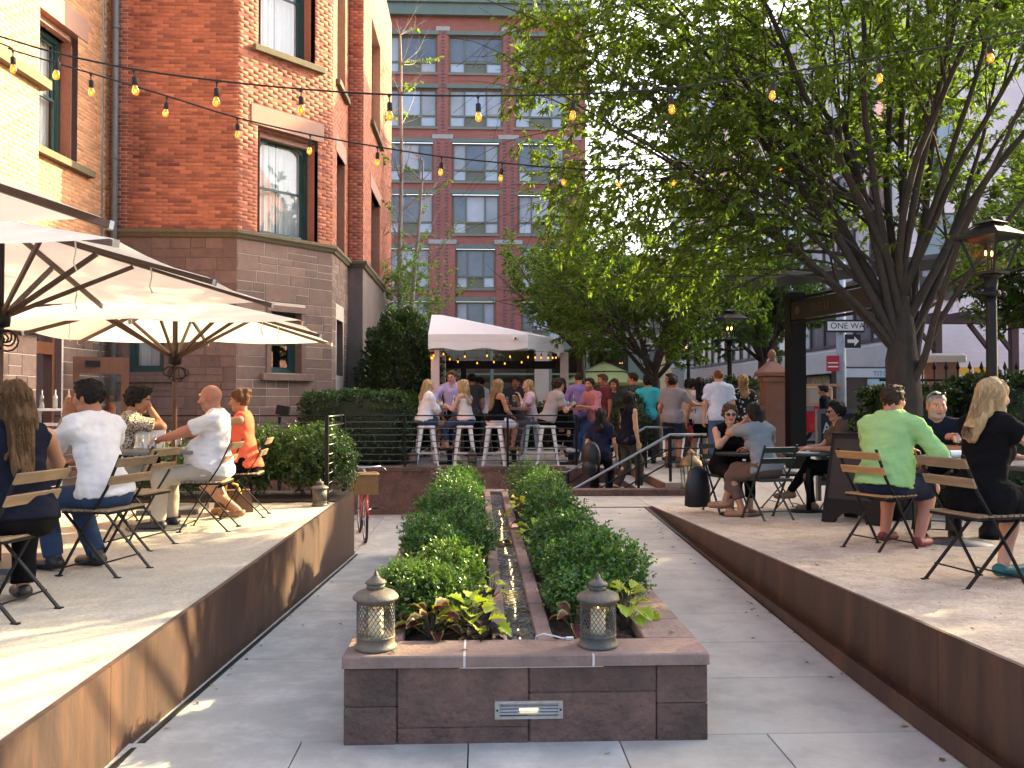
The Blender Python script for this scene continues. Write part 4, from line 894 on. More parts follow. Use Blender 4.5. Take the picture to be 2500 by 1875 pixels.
# the tree over the plaza
lm2 = []
for (az, el, l, r) in ((170, 45, 1, .055), (200, 38, 1.05, .055), (140, 50, 1, .05), (100, 60, 1, .055), (60, 50, .9, .05), (20, 45, 1, .055), (-20, 42, 1, .05), (240, 45, .95, .05), (300, 50, .9, .05), (180, 70, 1, .05), (0, 75, 1, .05), (270, 30, .8, .04)):
    a, e_ = R(az), R(el); lm2.append((rng.choice([2, 3]), (math.cos(a) * math.cos(e_), math.sin(a) * math.cos(e_), math.sin(e_)), l, r))
def mid_ok(q): x, y, z = q; return ((x - 3.9) / 3.0) ** 2 + ((y - 18) / 3) ** 2 + ((z - 4.3) / 2.4) ** 2 < 1 and z > 2.05
midt, n2 = tree('plaza_tree', 'multi limbed tree behind the standing crowd on the plaza', (3.75, 18.2, .4), [(3.75, 18.2, .3), (3.74, 18.2, 1.2), (3.72, 18.2, 2.0), (3.72, 18.2, 2.3)], [.17, .15, .13, .08], lm2, 2.7, (8, 7), 44, .105, .42, (.08, .14, .03), 8, bound=mid_ok)
# light green tree left of it, partly over the brick block
def light_ok(q): x, y, z = q; return ((x - 2.5) / 2.0) ** 2 + ((y - 22) / 2.6) ** 2 + ((z - 5.6) / 2.5) ** 2 < 1
light, n3 = tree('light_green_tree', 'lighter green tree in front of the apartment block above the bar canopy', (2.7, 22, .4), [(2.7, 22, .3), (2.65, 22, 1.6), (2.6, 22, 2.8), (2.5, 22, 3.4)], [.14, .12, .1, .07], [(2, (math.cos(a) * .75, math.sin(a) * .75, .66), 1, .05) for a in np.arange(0, 6.28, .6)] + [(3, (.1, .1, 1), 1, .05)], 2.6, (8, 6), 40, .11, .4, (.10, .19, .04), 12, bound=light_ok, yellow=.3)
# street trees; the three past the right edge are added to shade the garden
def street_tree(label, base, h, rad, seed, col=(.06, .11, .022), grp=None, z0=2.6, thin=0., kids=(8, 6), nleaf=36, leaf=.13):
    x, y, z = base; cz = (z0 + h) / 2
    ok = lambda q: ((q[0] - x) / rad) ** 2 + ((q[1] - y) / rad) ** 2 + ((q[2] - cz) / ((h - z0) / 2)) ** 2 < 1
    lm = [(2, (math.cos(a) * math.cos(e_), math.sin(a) * math.cos(e_), math.sin(e_)), 1, .07) for a, e_ in [(i * .7 + seed, R(30 + 14 * (i % 4))) for i in range(11)]] + [(3, (.05, .05, 1), 1, .07)]
    return tree('street_tree', label, base, [(x, y, z - .1), (x, y, z + 1.4), (x, y, z0 + .2), (x, y, z0 + .9)], [.2, .17, .14, .1], lm, rad * 1.05, kids, nleaf, leaf, .45, col, seed, bound=ok, thin=thin)
street_tree('green street tree at the right edge behind the gas lamp', (12.7, 18.2, .24), 7.4, 2.4, 21, (.06, .115, .03))
street_tree('green street tree beyond the plaza tree near the gate pier', (9.0, 27, .24), 6.5, 2.6, 23, (.06, .12, .03))
street_tree('small sunlit tree far down the street beside the cream building', (20.5, 52, .24), 6.0, 3.0, 25, (.11, .2, .05), kids=(6, 4), leaf=.2)
street_tree('broad unseen tree added for its shade, outside the right edge near the terrace', (10.7, 12.7, .24), 10, 2.4, 27)
street_tree('second broad unseen tree added for its shade, outside the right edge closer to the path', (9.3, 7.2, .24), 9.0, 2.5, 29)
street_tree('tall unseen tree added for its shade, outside the right edge across the street', (15.5, 14.0, .24), 13.5, 3.7, 31, z0=5., leaf=.16)
# bare ginkgo with a few green tufts
gk = empty('bare_tree', (-2.25, 24, .4), 0, 'mostly bare pale tree with green tufts low on its branches', 'tree'); rngk = random.Random(4); segs = []; tw_ = []
for (x, d0, h) in ((-2.25, (.0, 0, 1), 11.5), (-2.5, (-.05, 0, 1), 9), (-2.1, (.06, .02, 1), 8.)):
    pts = [np.array([x, 24, .3])]; 
    for i in range(14): pts.append(pts[-1] + np.array([d0[0] + rngk.gauss(0, .03), rngk.gauss(0, .03), 1]) * h / 14)
    segs.append((pts, list(np.linspace(.11, .02, 15)), 0))
    for i in range(4, 15):
        for s in range(4):
            a = rngk.uniform(0, 6.28); el = rngk.uniform(.3, .8); grow(segs, tw_, pts[i], np.array([math.cos(a) * math.cos(el), math.sin(a) * math.cos(el), math.sin(el)]), rngk.uniform(1.2, 2.6) * (1.15 - i / 20), .022, 1, 2, (.6, .6, .6), (.03, .03, .03, .03), (4, 4, 4), rngk)
b = MB()
for pts, rad, lv in segs: b.tube([tuple(p) for p in pts], [r * (1 if lv == 0 else .7) for r in rad], 6 if lv == 0 else 3, caps=False)
o = b.build('trunk', M_barkp, gk, True); ffix(o, gk)
P = []; D = []
for pts in tw_ + [s[0] for s in segs if s[2] == 1]:
    a = np.array(pts)
    if a[-1][2] > 5.4 and rngk.random() < .93: continue
    for k in range(26): t = rngk.random() * (len(a) - 1); i = int(t); P.append(a[i] + (a[min(i + 1, len(a) - 1)] - a[i]) * (t - i)); D.append([rngk.gauss(0, 1), rngk.gauss(0, 1), rngk.gauss(.2, .6)])
P = np.array(P); n = len(P); ffix(build_leaves('crown', P, np.array(D), unit(rs.normal(0, 1, (n, 3)) + [0, 0, 1]), .1 * rs.uniform(.6, 1.2, n), .6, leaf_cols(n, (.12, .22, .05), .3), M_leaf, gk), gk)

def surf_pts(n, shape, c, h, rough=.05, seed=0, top_only=.0):
    """random points and normals on a rounded box ('box') or ellipsoid ('ell')"""
    r_ = np.random.RandomState(seed); d = unit(r_.normal(0, 1, (n, 3))); h = np.array(h)
    if shape == 'ell': P = d * h; Nn = unit(d / h)
    else:
        k = 5.; q = np.abs(d) ** k; s = (q.sum(1)) ** (-1 / k); P = d * s[:, None]
        # even area on the box faces
        f = r_.rand(n); ax = np.where(f < .36, 2, np.where(f < .72, 1, 0)); u = r_.uniform(-1, 1, (n, 3)); sg = np.where(r_.rand(n) < .5, -1, 1); sg = np.where(ax == 2, 1, sg); u[np.arange(n), ax] = sg
        l = (np.abs(u) ** 9).sum(1) ** (1 / 9); P = u / l[:, None]; Nn = unit(np.sign(P) * np.abs(P) ** 8); P = P * h
    ph = r_.uniform(0, 6.28, (6, 3)); fr = r_.uniform(3, 14, (6, 3)); nz = sum(np.sin(P @ f + p.sum()) for f, p in zip(fr, ph)) / 6
    P = P + Nn * (nz * rough)[:, None] * 2
    keep = P[:, 2] > -h[2] * .98; return P[keep] + np.array(c), Nn[keep]
def foliage(name, parent, shape, c, h, n, leaf, wr, col, rough=.05, seed=0, sprig=0., depth=.5, m=None, upb=.5, yellow=.2):
    P, Nn = surf_pts(n, shape, c, h, rough, seed); k = len(P); r_ = np.random.RandomState(seed + 1)
    P = P - Nn * (r_.rand(k, 1) ** 2 * min(h) * depth); D = Nn * .7 + np.array([0, 0, upb]) + r_.normal(0, .5, (k, 3))
    if sprig:
        ns = k // 9; Q = P[:ns]; E = unit(D[:ns]); t = r_.rand(ns, 9) ** .7; ls = sprig * r_.uniform(.4, 1.25, (ns, 1)); P = (Q[:, None] + E[:, None] * (t * ls)[..., None]).reshape(-1, 3); D = (np.repeat(E[:, None], 9, 1) * .7 + r_.normal(0, .62, (ns, 9, 3))).reshape(-1, 3); Nn = np.repeat(Nn[:ns], 9, 0); k = len(P)
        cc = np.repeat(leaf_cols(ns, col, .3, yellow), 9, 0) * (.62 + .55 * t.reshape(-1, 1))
    else: cc = leaf_cols(k, col, .35, yellow)
    return build_leaves(name, P, D, unit(Nn * .4 + np.array([0, 0, .7]) + r_.normal(0, .35, (k, 3))), leaf * r_.uniform(.65, 1.25, k), wr, cc, m or M_box, parent)
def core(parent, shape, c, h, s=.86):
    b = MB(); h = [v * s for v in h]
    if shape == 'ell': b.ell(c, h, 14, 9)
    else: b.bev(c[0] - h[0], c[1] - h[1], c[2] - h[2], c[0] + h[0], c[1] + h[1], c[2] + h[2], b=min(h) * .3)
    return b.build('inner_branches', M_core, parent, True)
def shrub(name, label, base, shape, h, n, leaf, col, cat='shrub', group=None, rough=.05, seed=0, sprig=0., wr=.55, stems=0, lift=0., cs=.86, yellow=.2):
    e = empty(name, base, 0, label, cat, group); c = (0, 0, h[2] + lift)
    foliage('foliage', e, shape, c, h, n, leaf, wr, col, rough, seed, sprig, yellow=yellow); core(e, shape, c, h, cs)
    for i in range(stems):
        a = random.uniform(0, 6.28); b = MB(); r_ = random.random() * .8
        b.tube([(math.cos(a) * h[0] * .5 * r_, math.sin(a) * h[1] * .8 * r_, -.02), (math.cos(a) * h[0] * .8 * r_, math.sin(a) * h[1] * .9 * r_, lift + h[2] * .5)], [.009, .005], 5); b.build('stem', M_twig, e, True)
    return e
BG = (.030, .085, .022)
# planter shrubs
for i, (x, y, hx, hy, hz, n, lab) in enumerate((
    (-.245, 4.98, .245, .40, .165, 24000, 'front shrub in the left planter bed with leaves coloured yellow green for sunlight'),
    (-.24, 6.15, .24, .52, .19, 19000, 'second shrub from the front in the left planter bed'),
    (-.235, 7.45, .24, .60, .205, 16000, 'third shrub from the front in the left planter bed'),
    (-.24, 8.85, .235, .62, .205, 13000, 'fourth shrub from the front in the left planter bed'),
    (-.24, 10.25, .23, .55, .20, 10000, 'rearmost shrub in the left planter bed'),
    (.635, 5.08, .235, .42, .155, 24000, 'front shrub in the right planter bed behind the lantern'),
    (.65, 6.08, .245, .48, .18, 19000, 'second shrub from the front in the right planter bed'),
    (.65, 7.75, .24, .50, .185, 15000, 'third shrub from the front in the right planter bed'),
    (.65, 9.25, .24, .52, .20, 12000, 'fourth shrub from the front in the right planter bed'),
    (.66, 10.45, .24, .48, .195, 10000, 'rearmost shrub in the right planter bed'))):
    lf_ = .024 if i in (0, 5) else .026
    shrub('boxwood_shrub', lab, (x, y, .37), 'ell' if True else 'box', (hx, hy * .86, hz), n, lf_, (.066, .168, .034) if i != 0 else (.085, .18, .032), 'shrub', 'shrubs in the stone planter', .085, 40 + i, .085, .6, stems=6, cs=.66, lift=.0, yellow=.35 if i == 0 else .2)  # front left shrub: sunlight painted in as lighter, yellower leaves
# hedges
shrub('clipped_hedge', 'clipped dark green hedge block behind the railing left of the bar', (-2.3, 16.25, .40), 'box', (.98, .45, .66), 26000, .045, (.03, .085, .02), 'hedge', None, .05, 61, .07, cs=.9)
shrub('clipped_hedge', 'second clipped hedge block deeper behind the railing', (-2.2, 17.3, .40), 'box', (1.0, .45, .62), 9000, .05, (.025, .07, .018), 'hedge', None, .05, 62, .07, cs=.9)
shrub('leafy_shrub', 'tall dark green shrub against the brick building beside the canopy', (-1.75, 19.2, .4), 'ell', (.85, .8, 1.6), 16000, .10, (.022, .06, .018), 'shrub', None, .16, 63, 0, .5, cs=.82)
shrub('leafy_shrub', 'darker shrub filling the gap under the canopy post', (-1.3, 18.6, .4), 'ell', (.6, .6, .75), 7000, .08, (.018, .05, .015), 'shrub', None, .12, 68, 0, .5, cs=.82)
shrub('round_topiary', 'rounded clipped evergreen behind the stair handrail', (2.88, 16.2, .40), 'ell', (.36, .36, .66), 12000, .035, (.03, .075, .02), 'shrub', None, .04, 64, .06, cs=.88)
shrub('terrace_shrub', 'loose green shrub at the far end of the left terrace beside the railing', (-2.05, 10.72, .405), 'ell', (.50, .42, .36), 15000, .04, (.05, .115, .03), 'shrub', None, .06, 65, .13, .5, 10, lift=.10, cs=.72)
shrub('terrace_shrub', 'loose green shrub left of the short railing on the left terrace', (-2.85, 10.75, .405), 'ell', (.46, .40, .37), 14000, .04, (.05, .115, .03), 'shrub', None, .06, 66, .13, .5, 10, lift=.10, cs=.72)
shrub('terrace_shrub', 'low green shrub behind the umbrella pole on the left terrace', (-3.9, 10.75, .405), 'ell', (.55, .4, .30), 9000, .04, (.05, .115, .03), 'shrub', None, .06, 67, .13, .5, 6, lift=.06, cs=.72)
b = MB(); b.box(-6, 10.15, .40, -1.68, 11.27, .425); tag(b.build('shrub_bed', M_soil), kind='structure')
for i, (x, y, hx) in enumerate(((5.22, 10.3, .5), (6.3, 10.0, .62), (7.55, 9.85, .68))):
    shrub('hedge', ('clipped hedge behind the tree trunk on the right terrace', 'clipped hedge right of the trunk behind the bearded man', 'clipped hedge at the right edge behind the gas lamp')[i], (x, y, zT(y)), 'box', (hx, .38, .78 if i else .72), 15000, .055, (.024, .06, .016), 'hedge', 'hedge along the right terrace', .06, 70 + i, .08, cs=.9)
shrub('gate_hedge', 'dark hedge beside the brown gate pier', (4.95, 16.6, .40), 'box', (.5, .4, .78), 8000, .05, (.02, .055, .015), 'hedge', None, .05, 75, .08, cs=.9)
shrub('gate_hedge', 'low hedge along the far side of the plaza behind the crowd', (1.9, 21.0, .40), 'box', (1.6, .35, .55), 7000, .06, (.025, .07, .02), 'hedge', None, .05, 76, .08, cs=.9)
# ================================================================== furniture and fittings
M_slat = mat('weathered_slat', (.24, .165, .095), .6, .3, 5., .2, 60., stretch=(1, 6, 6), obj_var=.15)
M_slat2 = mat('sunlit_slat', (.36, .20, .075), .5, .25, 5., .15, 60., stretch=(1, 6, 6), obj_var=.1)  # slat wood with yellow sunlight put into its base colour
M_dgreen = mat('dark_green_enamel', (.014, .03, .027), .4, .15, 10., .03, 100.)
def bistro_chair(label, loc, rz, slat, frame, grp=None):
    """folding chair: seat faces local +y, back uprights run down to the front feet"""
    e = empty('bistro_chair', loc, R(rz), label, 'chair', grp); w = .195
    for s in (-1, 1):
        b = MB(); b.bar((s * w, .21, .004), (s * w, -.04, .43), .010, .022, (1, 0, 0)); b.bar((s * w, -.04, .43), (s * w, -.15, .60), .010, .022, (1, 0, 0)); b.bar((s * w, -.15, .60), (s * w, -.255, .83), .010, .022, (1, 0, 0)); b.box(s * w - .014, .19, 0, s * w + .014, .235, .008)
        b.build('back_upright', frame, e)
        b = MB(); v = w - .018; b.bar((s * v, -.22, .004), (s * v, .19, .435), .010, .022, (1, 0, 0)); b.box(s * v - .014, -.245, 0, s * v + .014, -.2, .008); b.build('leg', frame, e)
    for z, y in ((.06, .178), (.10, -.13)):
        b = MB(); b.tube([(-w, y, z), (w, y, z)], .006, 6); b.build('stretcher', frame, e, True)
    b = MB()
    for s in (-1, 1): b.box(s * (w - .012) - .008, -.17, .425, s * (w - .012) + .008, .2, .442)
    b.box(-w + .02, .188, .425, w - .02, .2, .442); b.box(-w + .02, -.17, .425, w - .02, -.158, .442); b.build('seat_frame', frame, e)
    for i in range(8):
        b = MB(); y = -.165 + i * .047; b.bev(-w - .012, y, .443, w + .012, y + .036, .455, b=.003); b.build('seat_slat', slat, e)
    for z, y in ((.775, -.232), (.655, -.176)):
        b = MB(); rot = Matrix.Rotation(R(24), 3, 'X'); b.cbox((0, y - .012, z), (2 * w + .04, .014, .062), rot); b.build('back_slat', slat, e)
    return e
G1 = 'folding chairs on the left terrace'; G2 = 'folding chairs on the right terrace'
bistro_chair('folding chair under the long haired woman in navy, nearest on the left', (-2.66, 4.92, .405), 80, M_slat, M_black, G1)
bistro_chair('folding slatted chair under the man in the white shirt', (-2.60, 6.12, .405), 76, M_slat, M_black, G1)
bistro_chair('folding slatted chair standing empty between the white shirt man and the bald man', (-2.78, 7.14, .405), 78, M_slat, M_black, G1)
bistro_chair('folding slatted chair under the bald man', (-2.50, 8.10, .405), 90, M_slat, M_black, G1)
bistro_chair('folding slatted chair under the woman in coral', (-2.42, 9.0, .405), 95, M_slat, M_black, G1)
bistro_chair('folding chair under the man in the patterned shirt', (-3.55, 8.45, .405), -80, M_slat, M_black, G1)
bistro_chair('folding chair with slats coloured yellow for sunlight under the man in green', (3.30, 7.0, zT(7)), -66, M_slat2, M_black, G2)
bistro_chair('folding chair under the blonde woman in black', (3.15, 5.38, zT(5.38)), -78, M_slat, M_black, G2)
bistro_chair('folding chair under the bearded man behind the table', (4.32, 8.02, zT(8.02)), 158, M_slat2, M_black, G2)
bistro_chair('dark green folding chair under the woman in the grey tee', (3.18, 9.38, zT(9.38)), 14, M_dgreen, M_dgreen, G2)
bistro_chair('dark green folding chair under the woman in sunglasses', (2.98, 10.35, zT(10.35)), 195, M_dgreen, M_dgreen, G2)
bistro_chair('dark green folding chair under the curly haired person', (4.35, 10.2, zT(10.2)), 80, M_dgreen, M_dgreen, G2)
bistro_chair('dark green folding chair standing empty facing the curly haired person', (3.78, 10.55, zT(10.55)), -85, M_dgreen, M_dgreen, G2)

M_slate = mat('slate_top', (.12, .125, .13), .5, .15, 6., .05, 80.); M_marble = mat('pale_stone_top', (.34, .37, .36), .35, .2, 5., .03, 80.); M_tblwood = mat('table_wood', (.20, .072, .035), .35, .25, 4., .05, 60., stretch=(1, 8, 8))
def square_table(label, loc, rz, s, h, mtop, t=.03, base='disc'):
    e = empty('table', loc, R(rz), label, 'table'); b = MB(); b.bev(-s / 2, -s / 2, h - t, s / 2, s / 2, h, b=.006); b.build('table_top', mtop, e)
    b = MB(); b.tube([(0, 0, .02), (0, 0, h - t)], .032, 10); b.build('column', M_black, e, True)
    b = MB(); b.lathe([(.27, 0), (.27, .012), (.08, .035), (.04, .06)], 24); b.build('base', mat('grey_base', (.09, .092, .095), .5, .1, 10., 0), e, True)
    return e
def round_table(label, loc, r, h, mtop, wood=False):
    e = empty('table', loc, 0, label, 'table'); b = MB(); b.lathe([(r - .01, h - .03), (r, h - .025), (r, h - .004), (r - .004, h)], 28); b.build('table_top', mtop, e, False)
    b = MB(); b.tube([(0, 0, 0), (0, 0, h - .03)], .03 if not wood else .05, 8); b.build('column', M_black, e, True)
    b = MB(); b.lathe([(.24, 0), (.24, .015), (.05, .03)], 20); b.build('base', M_black, e, True); return e
square_table('slate topped table between the long haired woman and the white shirt man', (-3.35, 5.75, .405), 10, .75, .735, M_slate)
square_table('slate topped table in front of the bald man', (-3.02, 8.2, .405), 5, .78, .735, M_slate)
square_table('pale stone topped table between the green shirt man and the bearded man', (4.12, 7.28, zT(7.28)), 18, .78, .74, M_marble, .06)
square_table('dark table in front of the blonde woman at the right edge', (3.95, 5.75, zT(5.75)), 8, .75, .735, M_slate)
round_table('small black table between the two women on green chairs', (3.02, 9.88, zT(9.88)), .28, .72, M_black)
round_table('small dark table in front of the curly haired person', (3.95, 10.2, zT(10.2)), .30, .71, M_dgreen)

# ------------------------------------------------------------------ umbrellas
M_canv = mat('canvas', (.80, .765, .675), .9, .04, 3., .05, 200., trans=.38); M_uwood = mat('umbrella_wood', (.065, .030, .018), .45, .25, 6., .08, 60.)
M_rope = mat('black_cord', (.012, .012, .013), .8, .2, 40., 0); M_strap = mat('white_strap', (.72, .70, .66), .8, .05, 10., 0)
def umbrella(label, loc, rz, ze, side, zfloor, seed):
    e = empty('umbrella', (loc[0], loc[1], zfloor), R(rz), label, 'umbrella', 'white umbrellas over the left terrace'); rg = random.Random(seed)
    ze -= zfloor; h = side / 2; rise = .42; ends = [(h * c, h * s) for c, s in ((1, 1), (0, 1), (-1, 1), (-1, 0), (-1, -1), (0, -1), (1, -1), (1, 0))]
    b = MB(); n = 7
    for k in range(8):
        a, c = ends[k], ends[(k + 1) % 8]; idx = {}
        vs = []; fs = []
        for i in range(n + 1):
            for j in range(i + 1):
                t = i / n; s = j / i if i else 0; x = (a[0] + (c[0] - a[0]) * s) * t; y = (a[1] + (c[1] - a[1]) * s) * t
                sag = .045 * t * (4 * s * (1 - s)) * (.6 + .4 * math.sin(t * 3)); idx[i, j] = len(vs); vs.append((x, y, ze + rise * (1 - t) - sag + .012))
        for i in range(n):
            for j in range(i + 1):
                fs.append((idx[i, j], idx[i + 1, j], idx[i + 1, j + 1]))
                if j < i: fs.append((idx[i, j], idx[i + 1, j + 1], idx[i, j + 1]))
        b.add(vs, fs)
    b.build('canopy', M_canv, e, True)
    b = MB(); b.tube([(0, 0, .03), (0, 0, ze + rise + .05)], .027, 12); b.build('pole', M_uwood, e, True)
    b = MB(); b.box(-.3, -.3, 0, .3, .3, .05); b.build('base', MATS['grey_base'], e)
    zc = ze - .26
    for k, (x, y) in enumerate(ends):
        d = Vector((x, y, -rise)); L_ = d.length; d.normalize(); tip = Vector((x, y, ze)) + d * .04 - Vector((0, 0, .014)); b = MB(); b.bar((d.x * .06, d.y * .06, ze + rise - .02), tip, .024, .038); rb = b.build('rib', M_uwood, e)
        b = MB(); b.bar(tip - d * .01, tip + d * .012, .03, .044); b.build('rib_cap', M_alu, rb)
        t = .46 if k % 2 else .44; q = Vector((x * t, y * t, ze + rise * (1 - t) - .045)); dd = Vector((x, y, 0)).normalized(); b = MB(); b.bar((dd.x * .05, dd.y * .05, zc), q, .022, .034); b.build('strut', M_uwood, e)
    b = MB(); b.lathe([(.03, -.09), (.065, -.08), (.07, -.03), (.07, .03), (.045, .05), (.03, .06)], 14, (0, 0, zc)); b.build('runner', M_black, e, True)
    b = MB(); b.lathe([(.03, -.05), (.05, -.05), (.05, .03), (.03, .04)], 12, (0, 0, ze + rise - .04)); b.build('hub', M_black, e, True)
    for s in (-1, 1):
        b = MB(); b.tube([(.03, s * .012 - .03, zc), (.028, s * .012 - .03, ze + rise - .06)], .004, 5); b.build('pull_cord', M_rope, e, True)
    b = MB()
    for k in range(9):
        a = rg.uniform(-1.2, 1.2) + (math.pi if k % 2 else 0) - 1.57; w_ = rg.uniform(.03, .075); l = rg.uniform(.08, .17); o = Vector((math.cos(a) * .05, math.sin(a) * .05, zc - .11)); dr = Vector((math.cos(a), math.sin(a), 0))
        b.tube([o + dr * w_ * math.sin(t) * (1 if k % 3 else 1.6) + Vector((-dr.y, dr.x, 0)) * .02 * math.cos(t * 2) + Vector((0, 0, -l * (1 - math.cos(t)) / 2)) for t in np.linspace(0, 6.28, 13)], .007, 5)
    b.tube([(0, -.035, zc - .1), (.03, -.02, zc - .13), (0, .035, zc - .15), (-.03, 0, zc - .12), (0, -.036, zc - .11)], .009, 6); b.build('cord_bundle', M_rope, e, True)
    for k in (1, 3, 6, 7):
        x, y = ends[k]; x *= .72; y *= .72; z = ze + rise * .28 - .02; b = MB(); b.tube([(x, y, z), (x + .01, y - .008, z - .08), (x - .006, y - .004, z - .15), (x + .012, y, z - .2)], [.006, .005, .005, .006], 4); b.build('tie_strap', M_strap, e, True)
    return e
umbrella('white umbrella at the left edge, nearest and mostly out of frame', (-3.38, 2.85), 0, 2.5, 3.0, .405, 1)
umbrella('middle white umbrella with dark ribs over the left terrace', (-3.44, 6.3), -2, 2.47, 3.0, .405, 2)
umbrella('farthest white umbrella on a wooden pole beside the bald man', (-3.28, 9.4), 5, 2.33, 3.0, .405, 3)

# ------------------------------------------------------------------ pierced metal lanterns
M_patina = mat('patinated_tin', (.095, .098, .092), .6, .35, 12., .25, 70., metal=.35, stain=(.26, .17, .09), stain_scale=9., stain_amt=.7)
M_candle = mat('candle_wax', (.80, .68, .45), .5, .05, 6., 0)
def lantern(label, loc, h, r, mesh_n=26, detail=True, lit=.6):
    e = empty('lantern', loc, random.uniform(0, 6), label, 'lantern'); s = h / .38; q = r / .092
    def lat(name, prof, m, n=24): b = MB(); b.lathe([(a * q, z * s) for a, z in prof], n, cap=True); return b.build(name, m, e, True)
    lat('base', [(.096, 0), (.099, .006), (.099, .016), (.090, .022), (.088, .055), (.091, .058), (.091, .064), (.086, .066)], M_patina)
    lat('cap', [(.088, .222), (.088, .235), (.106, .240), (.108, .248), (.104, .256), (.088, .272), (.06, .284), (.046, .287), (.044, .289)], M_patina)
    lat('neck', [(.044, .288), (.043, .312)], M_patina, 18); lat('finial', [(.045, .312), (.051, .316), (.046, .326), (.026, .338), (.013, .352), (.008, .368), (.0, .376)], M_patina, 18)
    b = MB(); b.tube([(math.cos(t) * .022 * q - .006, 0, (.362 + .018 * math.sin(t)) * s) for t in np.linspace(0, 6.28, 15)], .0018, 5, caps=False); b.build('ring', M_black, e, True)
    z0, z1 = .064 * s, .224 * s; rr = .087 * q
    if detail:
        b = MB()      # expanded metal: two families of helical strands
        for fam in (1, -1):
            for k in range(mesh_n):
                a0 = 2 * math.pi * k / mesh_n; b.tube([(rr * math.cos(a0 + fam * t * 1.25), rr * math.sin(a0 + fam * t * 1.25), z0 + (z1 - z0) * t) for t in np.linspace(0, 1, 10)], .0021, 3, caps=False)
        tag(b.build('pierced_screen', M_patina, e), kind='stuff')
    else: lat('screen', [(.087, .064), (.087, .224)], M_patina)
    if detail:
        b = MB(); b.lathe([(.036, .03 * s), (.036, .19 * s), (.03, .195 * s), (.0, .192 * s)], 16); b.build('candle', M_candle, e, True)
        b = MB(); b.ell((0, 0, .207 * s), (.005, .005, .012), 8, 6); b.build('flame', emit_mat('candle_flame', (1, .6, .2), 3. * lit), e, True)
    return e
lantern('pierced metal lantern on the front left corner of the planter', (-.495, 4.165, .413), .375, .094)
lantern('pierced metal lantern on the front right of the planter', (.575, 4.165, .413), .355, .090)
lantern('small lantern on the rear left corner of the planter coping', (-.545, 11.42, .413), .32, .085, 18)
lantern('small lantern on a stone past the rear right end of the planter', (.96, 12.33, .325), .33, .085, 18)
lantern('rusted lantern standing at the edge of the left terrace by the railing', (-1.80, 9.82, .408), .31, .085, 18, False)
lantern('small lantern on the plaza behind the hedge end', (-1.20, 15.75, .40), .33, .09, 18, False)
lantern('small lantern on the plaza under the second bar table', (-.13, 15.75, .40), .33, .09, 18, False)
# tall brass lantern on the kerb
bl = empty('brass_lantern', (3.05, 12.32, .325), 0, 'tall brass framed glass lantern standing on the kerb by the stair', 'lantern'); M_brass = mat('aged_brass', (.20, .15, .08), .45, .3, 10., .1, 60., metal=.7)
b = MB(); b.lathe([(.155, 0), (.155, .02), (.13, .03)], 6); b.build('base', M_brass, bl)
for k in range(6):
    a = k * math.pi / 3; b = MB(); b.bar((.125 * math.cos(a), .125 * math.sin(a), .03), (.155 * math.cos(a), .155 * math.sin(a), .33), .014, .014); b.build('frame_bar', M_brass, bl)
    c = a + math.pi / 3; b = MB(); b.poly([(.122 * math.cos(a), .122 * math.sin(a), .03), (.122 * math.cos(c), .122 * math.sin(c), .03), (.152 * math.cos(c), .152 * math.sin(c), .33), (.152 * math.cos(a), .152 * math.sin(a), .33)]); b.build('pane', M_glass, bl)
b = MB(); b.lathe([(.18, .33), (.185, .345), (.15, .40), (.10, .45), (.06, .48), (.055, .50), (.07, .515), (.04, .54), (.015, .57), (.0, .58)], 12); b.build('roof', M_brass, bl, True)
b = MB(); b.lathe([(.045, .03), (.045, .2), (.0, .2)], 12); b.build('candle', M_candle, bl, True)

